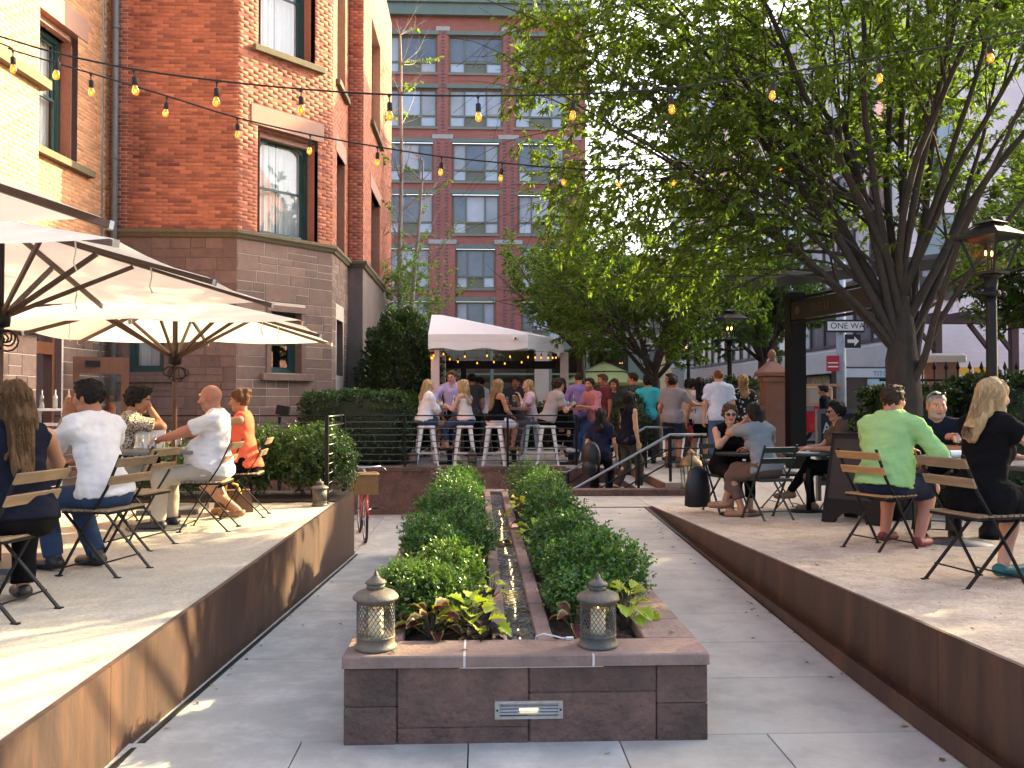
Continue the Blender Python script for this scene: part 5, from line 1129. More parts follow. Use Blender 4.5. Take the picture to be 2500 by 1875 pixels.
# ------------------------------------------------------------------ string lights
M_bulb = bpy.data.materials.new('amber_bulb'); M_bulb.use_nodes = True
pb = M_bulb.node_tree.nodes['Principled BSDF']; pb.inputs['Base Color'].default_value = (.85, .33, .03, 1); pb.inputs['Roughness'].default_value = .08; pb.inputs['Transmission Weight'].default_value = .75; pb.inputs['IOR'].default_value = 1.15
pb.inputs['Emission Color'].default_value = (1, .42, .05, 1); pb.inputs['Emission Strength'].default_value = .10
M_fil = emit_mat('filament', (1, .55, .13), 3.2)
def string_light(label, ctrl, bulbs, wire_r=.0068, s=1.):
    """ctrl: wire control points; bulbs: positions along wire (fractions between control points)"""
    e = empty('string_light', ctrl[0], 0, label, 'string light'); pts = [Vector(p) for p in ctrl]; dense = []
    for i in range(len(pts) - 1):
        p0, p1, p2, p3 = pts[max(i - 1, 0)], pts[i], pts[i + 1], pts[min(i + 2, len(pts) - 1)]
        for k in range(6):
            t = k / 6; dense.append(.5 * ((2 * p1) + (p2 - p0) * t + (2 * p0 - 5 * p1 + 4 * p2 - p3) * t * t + (-p0 + 3 * p1 - 3 * p2 + p3) * t ** 3))
    dense.append(pts[-1]); b = MB(); b.tube(dense, wire_r, 6); ffix(b.build('wire', M_rope, e, True), e)
    sb = MB(); sb.lathe([(.006, .006), (.013, -.008), (.005, -.022), (.004, -.05), (.014, -.055), (.018, -.06), (.018, -.108), (.0155, -.113)], 12); bm = MB(); bm.lathe([(.010, -.110), (.014, -.120), (.021, -.140), (.0235, -.153), (.021, -.166), (.012, -.177), (.0, -.181)], 14)
    fm = MB(); fm.ell((0, 0, -.152), (.007, .007, .013), 8, 6)
    sm, bme, fme = sb.mesh('socket'), bm.mesh('bulb'), fm.mesh('filament'); sm.materials.append(M_rope); bme.materials.append(M_bulb); fme.materials.append(M_fil)
    for me in (sm, bme, fme): me.polygons.foreach_set('use_smooth', [True] * len(me.polygons))
    for p in bulbs:
        o = bpy.data.objects.new('socket', sm); COL.objects.link(o); o.parent = e; o.matrix_parent_inverse = e.matrix_basis.inverted(); o.location = p; o.scale = (s, s, s); o.rotation_euler = (random.gauss(0, .05), random.gauss(0, .05), 0)
        q = bpy.data.objects.new('bulb', bme); COL.objects.link(q); q.parent = o
        q = bpy.data.objects.new('filament', fme); COL.objects.link(q); q.parent = o
    return e
w1 = [(-3.24, 5.9, 4.06), (-2.85, 5.9, 3.95), (-2.35, 5.9, 3.85), (-1.79, 5.9, 3.78), (-1.22, 5.9, 3.73), (-.62, 5.9, 3.70), (-.01, 5.9, 3.70), (.65, 5.9, 3.72), (1.33, 5.9, 3.77), (2.06, 5.9, 3.88), (2.81, 5.9, 4.01), (3.60, 5.9, 4.16), (4.4, 6.1, 4.42), (5.2, 6.6, 4.8)]
string_light('nearer string of amber bulbs crossing the picture from left to right', [(-4.2, 5.9, 4.35)] + w1, w1[1:12])
w2d = [(0, 92), (28, 108), (195, 158), (360, 208), (513, 255), (670, 290), (815, 318), (954, 338), (1085, 352), (1214, 362), (1338, 366), (1457, 365), (1572, 362), (1688, 340)]
w2 = []
base2 = [(-4.12, 7.5, 4.67), (-4.01, 7.5, 4.61), (-3.35, 7.5, 4.42), (-2.7, 7.5, 4.23), (-2.1, 7.5, 4.05), (-1.47, 7.5, 3.91), (-.89, 7.5, 3.81), (-.33, 7.5, 3.73), (.2, 7.5, 3.68), (.73, 7.5, 3.64), (1.23, 7.5, 3.63), (1.72, 7.5, 3.64), (2.2, 7.5, 3.66), (2.68, 7.5, 3.76)]
for i, (x, y, z) in enumerate(base2): k = (6.5 + 2.9 * i / 13) / 7.5; w2.append((x * k, y * k, 1.6 + (z - 1.6) * k))
string_light('farther string of amber bulbs running back to the tree', [(-4.6, 6.3, 4.6)] + w2 + [(4.3, 9.4, 5.0)], w2[1:])

# ------------------------------------------------------------------ gas lamps
M_lampgl = glass_mat('lamp_glass', (.95, .97, .95), .05, .0, .5); M_flame = emit_mat('gas_flame', (1, .5, .13), 2.5)
def gas_lamp(label, loc, top, w, rz=20, nfl=3):
    """four sided street lantern on an iron post; top is the finial height above loc"""
    e = empty('gas_lamp', loc, R(rz), label, 'street lamp', 'gas lamps'); s = w / .52; zb = top - .62 * s
    b = MB(); b.lathe([(.12, 0), (.12, .08), (.09, .12), (.085, .4), (.055, .45), (.05, .6), (.045, zb - .28), (.045, zb - .2)], 14); b.build('post', M_black, e, True)
    b = MB(); b.lathe([(.045, zb - .20), (.075, zb - .19), (.075, zb - .15), (.05, zb - .14), (.06, zb - .03), (.09, zb - .02), (.09, zb)], 14); b.tube([(-.17, 0, zb - .17), (.17, 0, zb - .17)], .015, 8); b.ell((-.17, 0, zb - .17), (.03, .03, .03)); b.ell((.17, 0, zb - .17), (.03, .03, .03)); b.build('collar', M_black, e, True)
    r0, r1 = .105 * s, .205 * s; z0, z1 = zb + .03 * s, zb + .40 * s; cor = [(1, 1), (-1, 1), (-1, -1), (1, -1)]
    b = MB(); b.box(-r0 - .02, -r0 - .02, zb, r0 + .02, r0 + .02, z0); b.build('lantern_base', M_black, e)
    for k in range(4):
        x, y = cor[k]; b = MB(); b.bar((x * r0, y * r0, z0), (x * r1, y * r1, z1), .018, .018); b.build('frame_bar', M_black, e)
        x2, y2 = cor[(k + 1) % 4]; b = MB(); b.poly([(x * r0 * .98, y * r0 * .98, z0), (x2 * r0 * .98, y2 * r0 * .98, z0), (x2 * r1 * .98, y2 * r1 * .98, z1), (x * r1 * .98, y * r1 * .98, z1)]); b.build('pane', M_lampgl, e)
    def pyr(b, ra, za, rb, zb_): b.add([(c * ra, d * ra, za) for c, d in cor] + [(c * rb, d * rb, zb_) for c, d in cor], [(0, 1, 5, 4), (1, 2, 6, 5), (2, 3, 7, 6), (3, 0, 4, 7), (4, 5, 6, 7), (3, 2, 1, 0)])
    b = MB(); pyr(b, .262 * s, z1 - .01, .265 * s, z1 + .008); pyr(b, .262 * s, z1 + .009, .10 * s, z1 + .125 * s); pyr(b, .07 * s, z1 + .125 * s, .07 * s, z1 + .15 * s); pyr(b, .13 * s, z1 + .15 * s, .05 * s, z1 + .19 * s); b.ell((0, 0, z1 + .20 * s), (.02, .02, .02)); b.build('roof', M_black, e)
    for k in range(nfl):
        a = k * 6.283 / nfl + .4; x, y = .05 * s * math.cos(a), .05 * s * math.sin(a); b = MB(); b.tube([(0, 0, z0), (x, y, z0 + .05 * s), (x, y, z0 + .17 * s)], .006 * s, 6); b.build('burner', M_black, e, True)
        b = MB(); b.ell((x, y, z0 + .205 * s), (.011 * s, .011 * s, .03 * s), 8, 6); b.build('flame', M_flame, e, True)
    return e
gas_lamp('near black gas lamp at the right edge with three flames', (4.63, 7.6, zT(7.6)), 3.26 - zT(7.6), .44, 24)
gas_lamp('gas lamp between the light blue shirt man and the gate pier', (5.0, 17, .40), 3.05, .56, 10, 4)
gas_lamp('gas lamp behind the plaza tree, in the middle of three', (5.15, 21, .40), 2.91, .56, 30, 4)
gas_lamp('farthest gas lamp, left of the plaza tree trunk', (4.9, 25, .30), 3.0, .56, 15, 4)

# ------------------------------------------------------------------ gate: black frame, sign, brown pier
gt = empty('entrance_frame', (5.6, 15, .4), 0, 'black steel entrance frame with flat canopy and lettered sign', 'gateway')
def tb_(name, m, *a, par=gt):
    b = MB(); b.box(*a); return ffix(b.build(name, m, par), par)
tb_('post', M_black, 5.46, 14.9, .35, 5.74, 15.18, 3.5); tb_('post', M_black, 5.95, 11.9, .24, 6.2, 12.15, 3.5)
b = MB(); b.add([(4.25, 14.7, 3.62), (6.6, 11.9, 3.62), (7.4, 12.6, 3.62), (5.05, 15.4, 3.62), (4.3, 14.7, 3.70), (6.6, 12.0, 3.70), (7.3, 12.6, 3.70), (5.05, 15.3, 3.70)], [(3, 2, 1, 0), (4, 5, 6, 7), (0, 1, 5, 4), (1, 2, 6, 5), (2, 3, 7, 6), (3, 0, 4, 7)]); ffix(b.build('canopy', mat('copper_green', (.03, .045, .04), .6, .2, 3., 0), gt), gt)
sg = Matrix.Translation((5.50, 14.88, 0)) @ Matrix.Rotation(R(-80), 4, 'Z')
b = MB(); b.T = sg; b.box(0, -.03, 3.0, 2.7, .03, 3.32); sgo = ffix(b.build('sign_board', mat('sign_black', (.010, .010, .010), .5, .1, 5., 0), gt), gt)
b = MB(); b.T = sg; b.box(0, -.04, 3.34, 2.7, .04, 3.38); b.box(0, -.04, 2.93, 2.7, .04, 2.97); ffix(b.build('sign_rail', M_black, gt), gt)
M_letter = mat('sign_letter', (.055, .05, .045), .5, .1, 5., 0)
b = MB(); b.T = sg; b.tube([(.2, -.031, 3.16), (.2, -.036, 3.16)], .075, 18); b.build('medallion', M_letter, sgo)
o = link_mesh('lettering', text_mesh('THE LI', .19, .003), [M_letter], sgo); o.matrix_basis = sg @ Matrix.Translation((.62, -.035, 3.09)) @ Matrix.Rotation(R(90), 4, 'X')
gp2 = empty('gate_pier', (5.55, 16.0, .4), 0, 'brown stone gate pier with pyramid cap and ball finial', 'gate pier'); M_pier = mat('pier_stone', (.22, .115, .085), .8, .15, 6., .2, 60.)
b = MB(); b.bev(5.30, 15.8, .4, 5.72, 16.2, .62, b=.02); ffix(b.build('plinth', M_pier, gp2), gp2)
b = MB(); b.box(5.33, 15.83, .62, 5.69, 16.17, 1.95); ffix(b.build('shaft', M_pier, gp2), gp2)
b = MB(); b.bev(5.29, 15.79, 1.95, 5.73, 16.21, 2.05, b=.02); b.add([(5.25, 15.75, 2.052), (5.77, 15.75, 2.052), (5.77, 16.25, 2.052), (5.25, 16.25, 2.052), (5.25, 15.75, 2.12), (5.77, 15.75, 2.12), (5.77, 16.25, 2.12), (5.25, 16.25, 2.12), (5.45, 15.94, 2.33), (5.57, 15.94, 2.33), (5.57, 16.06, 2.33), (5.45, 16.06, 2.33)], [(3, 2, 1, 0), (0, 1, 5, 4), (1, 2, 6, 5), (2, 3, 7, 6), (3, 0, 4, 7), (4, 5, 9, 8), (5, 6, 10, 9), (6, 7, 11, 10), (7, 4, 8, 11), (8, 9, 10, 11)]); ffix(b.build('cap', M_pier, gp2), gp2)
b = MB(); b.lathe([(.06, 0), (.05, .04), (.08, .10), (.07, .17), (.03, .22), (0, .23)], 14, (5.51, 16.0, 2.33)); ffix(b.build('finial', M_pier, gp2, True), gp2)
p2 = empty('gate_pier', (8.0, 14.6, .24), 0, 'second stone pier with pale cap behind the tree trunk', 'gate pier'); b = MB(); b.box(7.8, 14.4, .24, 8.2, 14.8, 2.25); ffix(b.build('shaft', M_pier, p2), p2); b = MB(); b.bev(7.7, 14.3, 2.25, 8.3, 14.9, 2.4, b=.04); ffix(b.build('cap', M_ftrim, p2), p2)
# iron fence with spear heads behind the right hedge
fe = empty('iron_fence', (7.2, 11.3, .24), 0, 'black iron fence with spear heads rising above the right hedge', 'fence')
for i in range(26):
    x = 5.4 + i * .16; b = MB(); b.tube([(x, 11.2, .25), (x, 11.2, 2.0)], .011, 6); b.tube([(x, 11.2, 2.0), (x, 11.2, 2.03), (x, 11.2, 2.12)], [.012, .03, .003], 6); ffix(b.build('spear_bar', M_black, fe, True), fe)
for z in (.5, 1.85): tb_('rail', M_black, 5.3, 11.19, z, 9.6, 11.21, z + .03, par=fe)
# timber pergola by the white wall
pg = empty('pergola', (16.5, 27, .24), 0, 'brown timber pergola against the white painted wall', 'pergola'); M_ptim = mat('pergola_timber', (.075, .05, .045), .8, .2, 5., .1, 40.)
for x in (13.7, 14.5, 16.3, 17.0, 18.3): tb_('post', M_ptim, x, 26.8, .24, x + .22, 27.02, 4.1, par=pg)
for z, y in ((4.05, 26.7), (4.05, 27.1)): tb_('beam', M_ptim, 12.9, y, z, 19.5, y + .06, z + .2, par=pg)
for x in (13.8, 14.6, 16.4, 17.1): 
    b = MB(); b.bar((x, 26.9, 3.1), (x - .75, 26.9, 4.05), .12, .12); ffix(b.build('brace', M_ptim, pg), pg)
for i in range(9): tb_('rafter', M_ptim, 13 + i * .75, 26.2, 4.26, 13.08 + i * .75, 28.6, 4.4, par=pg)
# notice boards with yellow headers
nb = empty('notice_board', (15.2, 24.5, .24), 0, 'row of white notice panels with yellow headers above the hedge', 'notice board')
M_wp = mat('white_panel', (.7, .72, .75), .5, .15, 3., 0); M_yp = mat('yellow_panel', (.70, .42, .03), .5, .05, 3., 0)
for i in range(4):
    x = 12.55 + i * .62; tb_('panel', M_wp, x, 24.5, 1.4, x + .55, 24.54, 2.32, par=nb); tb_('header', M_yp, x, 24.49, 2.34, x + .55, 24.54, 2.56, par=nb)
    for k in range(5): tb_('text_line', M_black if k == 2 else M_bar, x + .06, 24.494, 1.55 + k * .15, x + random.uniform(.3, .5), 24.498, 1.60 + k * .15, par=nb)

# ------------------------------------------------------------------ street furniture beyond the gate
sp = empty('sign_pole', (9.4, 22, .24), 0, 'pale blue grey street pole with one way, red parking and walk signs', 'street sign'); M_polep = mat('pole_paint', (.34, .42, .47), .5, .2, 6., .05, 40.)
b = MB(); b.tube([(9.4, 22, .24), (9.4, 22, 5.2)], .12, 12); ffix(b.build('pole', M_polep, sp, True), sp)
M_swh = mat('sign_white', (.75, .75, .75), .4, .05, 3., 0); M_sbk = mat('sign_dark', (.02, .02, .02), .4, .05, 3., 0); M_srd = mat('sign_red', (.45, .02, .04), .5, .1, 3., 0); M_otan = mat('signal_tan', (.42, .25, .13), .6, .15, 4., 0)
def owsign(x0, x1, z0, z1, txt):
    tb_('sign_plate', M_sbk, x0, 21.84, z0, x1, 21.86, z1, par=sp); o = tb_('sign_face', M_swh, x0 + .03, 21.832, z0 + .05, x1 - .03, 21.838, z1 - .05, par=sp)
    t = text_obj(txt, .22, (0, 0, 0), (0, 0, 0), M_sbk, sp, 'lettering', .001); t.matrix_parent_inverse = sp.matrix_basis.inverted(); t.matrix_basis = Matrix.Translation((x0 + .10, 21.829, z0 + .10)) @ Matrix.Rotation(R(90), 4, 'X')
owsign(8.95, 9.95, 3.35, 3.68, 'ONE WAY')
tb_('sign_plate', M_sbk, 9.44, 21.84, 2.95, 9.85, 21.86, 3.30, par=sp); b = MB(); b.prism([(9.5, 21.832, 3.08), (9.68, 21.832, 3.08), (9.68, 21.832, 3.0), (9.80, 21.832, 3.125), (9.68, 21.832, 3.25), (9.68, 21.832, 3.17), (9.5, 21.832, 3.17)], (0, .006, 0)); ffix(b.build('arrow', M_swh, sp), sp)
tb_('sign_plate', M_srd, 8.95, 21.84, 2.35, 9.28, 21.86, 2.75, par=sp)
for z in (2.45, 2.55): tb_('text_line', M_swh, 8.98, 21.834, z, 9.25, 21.838, z + .03, par=sp)
b = MB(); b.bev(8.35, 21.7, 1.45, 9.05, 22.1, 1.95, b=.03); b.box(8.3, 21.75, 1.96, 9.3, 22.0, 2.02); ffix(b.build('walk_signal', M_otan, sp), sp); tb_('signal_lens', mat('lens_grey', (.35, .30, .24), .4, .1, 5., 0), 8.42, 21.69, 1.52, 8.72, 21.699, 1.88, par=sp)
# kiosk
ks = empty('phone_kiosk', (11.0, 24, .24), 0, 'grey street kiosk with pale blue panels behind the curly haired person', 'kiosk')
tb_('cabinet', M_bronze, 10.3, 24, .24, 11.9, 24.8, 2.55, par=ks); tb_('panel', mat('pale_blue_panel', (.35, .55, .68), .4, .1, 3., 0), 11.0, 23.98, .5, 11.85, 23.995, 2.2, par=ks); tb_('header', mat('kiosk_header', (.5, .62, .7), .4, .1, 3., 0), 10.35, 23.97, 2.25, 11.85, 23.995, 2.5, par=ks)
t = text_obj('TITO', .2, (0, 0, 0), (0, 0, 0), mat('kiosk_blue', (.05, .22, .42), .5, .05, 3., 0), ks, 'lettering', .001); t.matrix_parent_inverse = ks.matrix_basis.inverted(); t.matrix_basis = Matrix.Translation((11.15, 23.965, 2.29)) @ Matrix.Rotation(R(90), 4, 'X')
# red car
car = empty('parked_car', (9.6, 27.5, .24), R(8), 'red car parked in the street beyond the gate', 'car'); M_car = mat('car_red', (.36, .012, .02), .25, .05, 3., 0, coat=.6)
b = MB(); prof = [(-2.1, .35), (-2.15, .7), (-1.9, .92), (-1.1, 1.0), (-.5, 1.42), (.9, 1.45), (1.6, 1.05), (2.1, .95), (2.15, .35)]; b.prism([(x, -.85, z) for x, z in prof], (0, 1.7, 0)); b.build('body', M_car, car)
for (x0, x1, z0, z1) in ((-.85, -.05, 1.02, 1.36), (.05, .85, 1.02, 1.38)):
    for s in (-.856, .85): b = MB(); b.box(x0, s, z0, x1, s + .006, z1); b.build('window', M_fgl, car)
for x in (-1.35, 1.35):
    for s in (-.9, .72):
        b = MB(); b.tube([(x, s, .32), (x, s + .2, .32)], .32, 16); w_ = b.build('wheel', M_rope, car, True); b = MB(); b.tube([(x, s - .005, .32), (x, s + .205, .32)], .18, 12); b.build('rim', M_alu, w_)
for s in (-.6, .6): b = MB(); b.cbox((-2.13, s, .72), (.06, .3, .14)); b.build('headlight', M_swh, car)
# street umbrella far behind the plaza
gu = empty('green_umbrella', (4.0, 27.5, .3), 0, 'pale green market umbrella far behind the plaza', 'umbrella'); M_gum = mat('green_canvas', (.36, .42, .17), .9, .05, 3., 0, trans=.3)
b = MB(); b.lathe([(1.5, 1.85), (1.5, 1.75), (1.5, 1.85), (.75, 2.18), (.72, 2.16)], 8, cap=False); b.build('canopy', M_gum, gu); b = MB(); b.lathe([(.78, 2.22), (.0, 2.55)], 8, cap=False); b.build('vent', M_gum, gu); b = MB(); b.tube([(0, 0, 0), (0, 0, 2.5)], .03, 8); b.build('pole', M_black, gu)

# ------------------------------------------------------------------ bar canopy, tables, stools
cv = empty('bar_canopy', (.3, 18, .4), 0, 'white wedge shaped canopy over the bar with amber bulbs along its edge', 'canopy'); M_can = mat('canopy_vinyl', (.80, .79, .79), .6, .04, 2., .03, 60., trans=.12)
A = (-1.02, 17.2); B = (.97, 17.25); C_ = (1.85, 18.7); D_ = (-1.02, 20.4); E_ = (1.85, 20.4); zt = 2.92; zb = 2.62
pk0 = (-.98, 17.75, 3.36); pk1 = (-.78, 17.75, 3.36); pk2 = (-.8, 20.0, 3.36)
b = MB(); V = lambda p, z: (p[0], p[1], z)
b.add([V(A, zt), V(B, zt), V(C_, zt), V(E_, zt), V(D_, zt), pk0, pk1, pk2], [(0, 1, 6, 5), (1, 2, 6), (2, 3, 7, 6), (3, 4, 7), (4, 0, 5, 7), (5, 6, 7)]); ffix(b.build('roof', M_can, cv), cv)
def val(p, q, z0, z1, wav):
    b = MB(); n = 24
    for i in range(n):
        t0, t1 = i / n, (i + 1) / n; f = lambda t, z: (p[0] + (q[0] - p[0]) * t, p[1] + (q[1] - p[1]) * t - .012 - wav * .02 * abs(math.sin(t * 9)) * (1 if z == z1 else 0), z + (wav * .025 * math.sin(t * 14) if z == z1 else 0)); b.add([f(t0, z0), f(t1, z0), f(t1, z1), f(t0, z1)], [(3, 2, 1, 0)])
    return ffix(b.build('valance', M_can, cv, True), cv)
for p, q in ((A, B), (B, C_), (C_, E_), (D_, A)): val(p, q, zt + .003, zt - .15, 0); val(p, q, zt - .152, zb, 1)
M_cpost = mat('canopy_post_cover', (.62, .50, .46), .7, .06, 4., .03, 60.)
for x, y in ((-.97, 17.3), (1.78, 18.75), (-.97, 20.3)): b = MB(); b.bev(x, y, .4, x + .17, y + .17, 2.66, b=.01); ffix(b.build('post', M_cpost, cv), cv)
tb_('bar_beam', M_black, -.75, 19.7, 2.32, 1.75, 19.85, 2.5, par=cv); tb_('bar_post', M_black, -.42, 19.7, .4, -.30, 19.82, 2.32, par=cv)
tb_('counter', mat('bar_counter_wood', (.17, .11, .075), .6, .3, 3., .1, 40.), -.75, 19.4, .4, .35, 19.9, 1.48, par=cv); tb_('counter_top', M_black, -.8, 19.35, 1.48, .4, 19.95, 1.53, par=cv)
tb_('frame_tube', M_alu, -.95, 17.4, 2.60, 1.0, 17.44, 2.64, par=cv)
for k, z in enumerate((1.86, 2.12)):
    tb_('glass_shelf', M_black, -.76, 18.9, z, -.45, 19.2, z + .02, par=cv)
    for j in range(5): b = MB(); b.lathe([(.02, 0), (.025, .1), (.02, .11)], 8, (-.72 + j * .06, 18.95, z + .02)); ffix(b.build('glass', M_glass, cv), cv)
b = MB(); b.ell((.72, 17.16, 2.84), (.05, .05, .05), 12, 8); cam_ = ffix(b.build('camera_dome', M_swh, cv, True), cv); b = MB(); b.ell((.72, 17.12, 2.835), (.022, .022, .022), 10, 7); b.build('lens', M_black, cam_, True)
bul = [(-.97 + .03 * (k % 3), 17.22, 2.52 - .05 * (k // 3)) for k in range(5)] + [(-.72, 17.25, 2.55), (-.6, 17.3, 2.45), (-.3, 17.25, 2.50), (.15, 17.27, 2.52), (.62, 17.27, 2.50), (-.45, 18.2, 2.44), (-.05, 18.4, 2.42), (.3, 18.3, 2.44), (.55, 18.6, 2.42), (.9, 18.4, 2.44), (1.0, 17.4, 2.50), (1.15, 17.6, 2.50), (1.3, 17.85, 2.51), (1.45, 18.1, 2.52), (1.55, 18.25, 2.53), (1.65, 18.42, 2.54)]
string_light('small amber bulbs strung under the bar canopy edge', [(-.98, 17.25, 2.62), (0, 17.3, 2.60), (.95, 17.3, 2.60), (1.8, 18.7, 2.62)], [(x, y, z + .10) for x, y, z in bul], .004, .85)

M_tolix = mat('white_enamel', (.72, .71, .70), .35, .08, 6., .02, 60.)
def stool(label, loc, rz):
    e = empty('bar_stool', loc, R(rz), label, 'stool', 'white metal bar stools'); b = MB(); b.bev(-.155, -.155, .70, .155, .155, .735, b=.02); b.build('seat', M_tolix, e)
    for x, y in ((1, 1), (-1, 1), (-1, -1), (1, -1)):
        b = MB(); p0 = Vector((x * .135, y * .135, .70)); p1 = Vector((x * .215, y * .215, 0)); vs = []
        for p, w_ in ((p1, .018), (p0, .036)):
            vs += [p + Vector((0, 0, 0)), p + Vector((-x * w_ * 2, 0, 0)), p + Vector((-x * w_ * 2, -y * .006, 0)), p + Vector((-x * .006, -y * .006, 0)), p + Vector((-x * .006, -y * w_ * 2, 0)), p + Vector((0, -y * w_ * 2, 0))]
        b.add(vs, [(i, (i + 1) % 6, 6 + (i + 1) % 6, 6 + i) for i in range(6)] + [(5, 4, 3, 2, 1, 0), (6, 7, 8, 9, 10, 11)]); b.build('leg', M_tolix, e)
    for a in range(4):
        x, y = ((1, 1), (-1, 1), (-1, -1), (1, -1))[a]; x2, y2 = ((1, 1), (-1, 1), (-1, -1), (1, -1))[(a + 1) % 4]; b = MB(); b.bar((x * .192, y * .192, .22), (x2 * .192, y2 * .192, .22), .006, .025); b.build('footrest', M_tolix, e)
    return e
PZ_ = .40
stool('white stool under the girl in the white blouse at the bar', (-.98, 15.95, PZ_), 10); stool('white stool under the blonde in the white camisole', (-.27, 15.92, PZ_), 4); stool('white stool under the woman in black tank and white shorts', (.28, 15.85, PZ_), -6)
stool('white stool under the blonde in the pink top', (1.0, 16.5, PZ_), 12); stool('white stool under the man in the grey tee at the bar', (1.27, 15.95, PZ_), -4)
def high_table(label, loc, sx, sy, h=1.06):
    e = empty('high_table', loc, 0, label, 'table', 'wooden high tables at the bar'); b = MB(); b.bev(-sx / 2, -sy / 2, h - .045, sx / 2, sy / 2, h, b=.008); b.build('table_top', M_tblwood, e); b = MB(); b.box(-.045, -.045, 0, .045, .045, h - .045); b.build('column', M_black, e); b = MB(); b.bev(-.25, -.25, 0, .25, .25, .02, b=.005); b.build('base', M_black, e); return e
high_table('wooden high table between the white blouse girl and the blonde', (-.56, 16.35, PZ_), .72, .7); high_table('wooden high table between the black tank woman and the pink top woman', (.66, 16.3, PZ_), .62, .7); high_table('wooden high table in front of the grey tee man and the plaid shirt man', (1.72, 16.2, PZ_), .62, .62)
M_gbot = glass_mat('green_bottle_glass', (.05, .35, .12), .05, .25); M_clear = glass_mat('tumbler_glass', (.86, .88, .88), .02, .12); M_wine = mat('white_wine', (.75, .62, .2), .2, .05, 5., 0)
def bottle(label, loc, m=M_gbot, s=1.):
    e = empty('bottle', loc, 0, label, 'bottle', 'bottles on the bar tables'); b = MB(); b.lathe([(.035 * s, 0), (.036 * s, .13 * s), (.014 * s, .18 * s), (.013 * s, .24 * s), (.0, .24 * s)], 12); b.build('glass_body', m, e, True); b = MB(); b.lathe([(.0365 * s, .04 * s), (.0365 * s, .11 * s)], 12, cap=False); b.build('paper_label', M_swh, e, True)
def tumbler(label, loc, fill=None, h=.12, r=.035, grp='glasses on the tables'):
    e = empty('drinking_glass', loc, 0, label, 'glass', grp); b = MB(); b.lathe([(r * .85, 0), (r, h), (r * .95, h), (r * .8, .008), (0, .008)], 14, cap=False); b.build('glass_body', M_clear, e, True)
    if fill: b = MB(); b.lathe([(r * .79, .009), (r * .87, h * .6), (0, h * .6)], 14); b.build('drink', fill, e, True)
    return e
def wineglass(label, loc):
    e = empty('wine_glass', loc, 0, label, 'glass', 'glasses on the tables'); b = MB(); b.lathe([(.033, 0), (.004, .006), (.004, .09), (.03, .12), (.038, .155), (.03, .2)], 14, cap=False); b.build('glass_body', M_clear, e, True); b = MB(); b.lathe([(.004, .095), (.029, .122), (.034, .14), (0, .14)], 12); b.build('drink', M_wine, e, True)
zt_ = PZ_ + 1.062
bottle('green bottle on the left bar table beside the lavender shirt man', (-.48, 16.25, zt_)); bottle('second green bottle next to the first on the left bar table', (-.42, 16.32, zt_)); bottle('clear carafe on the left bar table', (-.72, 16.2, zt_), M_clear)
bottle('green bottle on the right bar table by the plaid shirt man', (1.78, 16.15, zt_))
wineglass('wine glass on the middle bar table, left one', (.52, 16.2, zt_)); wineglass('wine glass on the middle bar table, holding more wine', (.66, 16.25, zt_)); tumbler('water tumbler on the middle bar table', (.80, 16.2, zt_)); tumbler('small tumbler on the right bar table', (1.66, 16.1, zt_)); tumbler('tumbler on the left bar table near the edge', (-.74, 16.1, zt_), None, .09)
# things on the terrace tables
zt1 = .405 + .737
tumbler('tall water glass on the table before the bald man', (-2.98, 7.98, zt1), None, .15, .038); tumbler('water glass on the table by the patterned shirt man', (-3.12, 8.05, zt1), None, .14, .038); tumbler('water glass behind the umbrella pole', (-2.9, 8.42, zt1), None, .15, .035)
cd = empty('menu_cards', (-3.15, 8.35, zt1), 0, 'sunlit white folded menu standing on the bald man table', 'menu'); b = MB(); b.prism([(-.12, -.02, .0), (.12, -.02, .0), (.15, .02, .17), (-.15, .02, .17)], (0, .004, 0)); b.build('card', M_swh, cd); b = MB(); b.prism([(-.12, .06, .0), (.12, .06, .0), (.15, .022, .17), (-.15, .022, .17)], (0, .004, 0)); b.build('card', M_swh, cd)
mn = empty('menu_sheet', (-2.8, 7.93, zt1), 0, 'white menu sheet lying at the near edge of the bald man table', 'menu'); b = MB(); b.add([(-.1, -.14, .003), (.1, -.14, .012), (.1, .12, .03), (-.1, .12, .006), (-.1, -.14, .005), (.1, -.14, .014), (.1, .12, .032), (-.1, .12, .008)], [(3, 2, 1, 0), (4, 5, 6, 7), (0, 1, 5, 4), (1, 2, 6, 5), (2, 3, 7, 6), (3, 0, 4, 7)]); b.build('sheet', M_swh, mn)
zt2 = zT(7.28) + .742
nk = empty('napkin_roll', (4.05, 7.22, zt2), R(20), 'rolled white napkin with blue stripes on the pale stone table', 'napkin'); b = MB(); b.tube([(-.17, 0, .03), (-.05, .004, .034), (.12, 0, .032), (.19, -.004, .03)], [.027, .03, .031, .028], 12); b.build('cloth', M_swh, nk, True)
for x in (-.08, -.06, .1): b = MB(); b.tube([(x, .003, .0335), (x + .008, .003, .0335)], .0316, 12); b.build('stripe', mat('blue_stripe', (.10, .14, .42), .8, .05, 5., 0), nk, True)
nk2 = empty('napkin_roll', (3.86, 7.12, zt2), R(-5), 'folded white napkin at the near corner of the pale stone table', 'napkin'); b = MB(); b.bev(-.1, -.05, 0, .1, .05, .018, b=.006); b.build('cloth', M_swh, nk2)
tumbler('water glass on the pale stone table', (4.28, 7.2, zt2), None, .11, .036)
fk = empty('cutlery', (4.3, 7.1, zt2), R(30), 'cutlery lying near the edge of the pale stone table', 'cutlery')
for k in range(2): b = MB(); b.bar((-.08, k * .03, .004), (.1, k * .03, .004), .012, .004); b.build('knife', M_alu, fk)
zt3 = zT(10.2) + .712
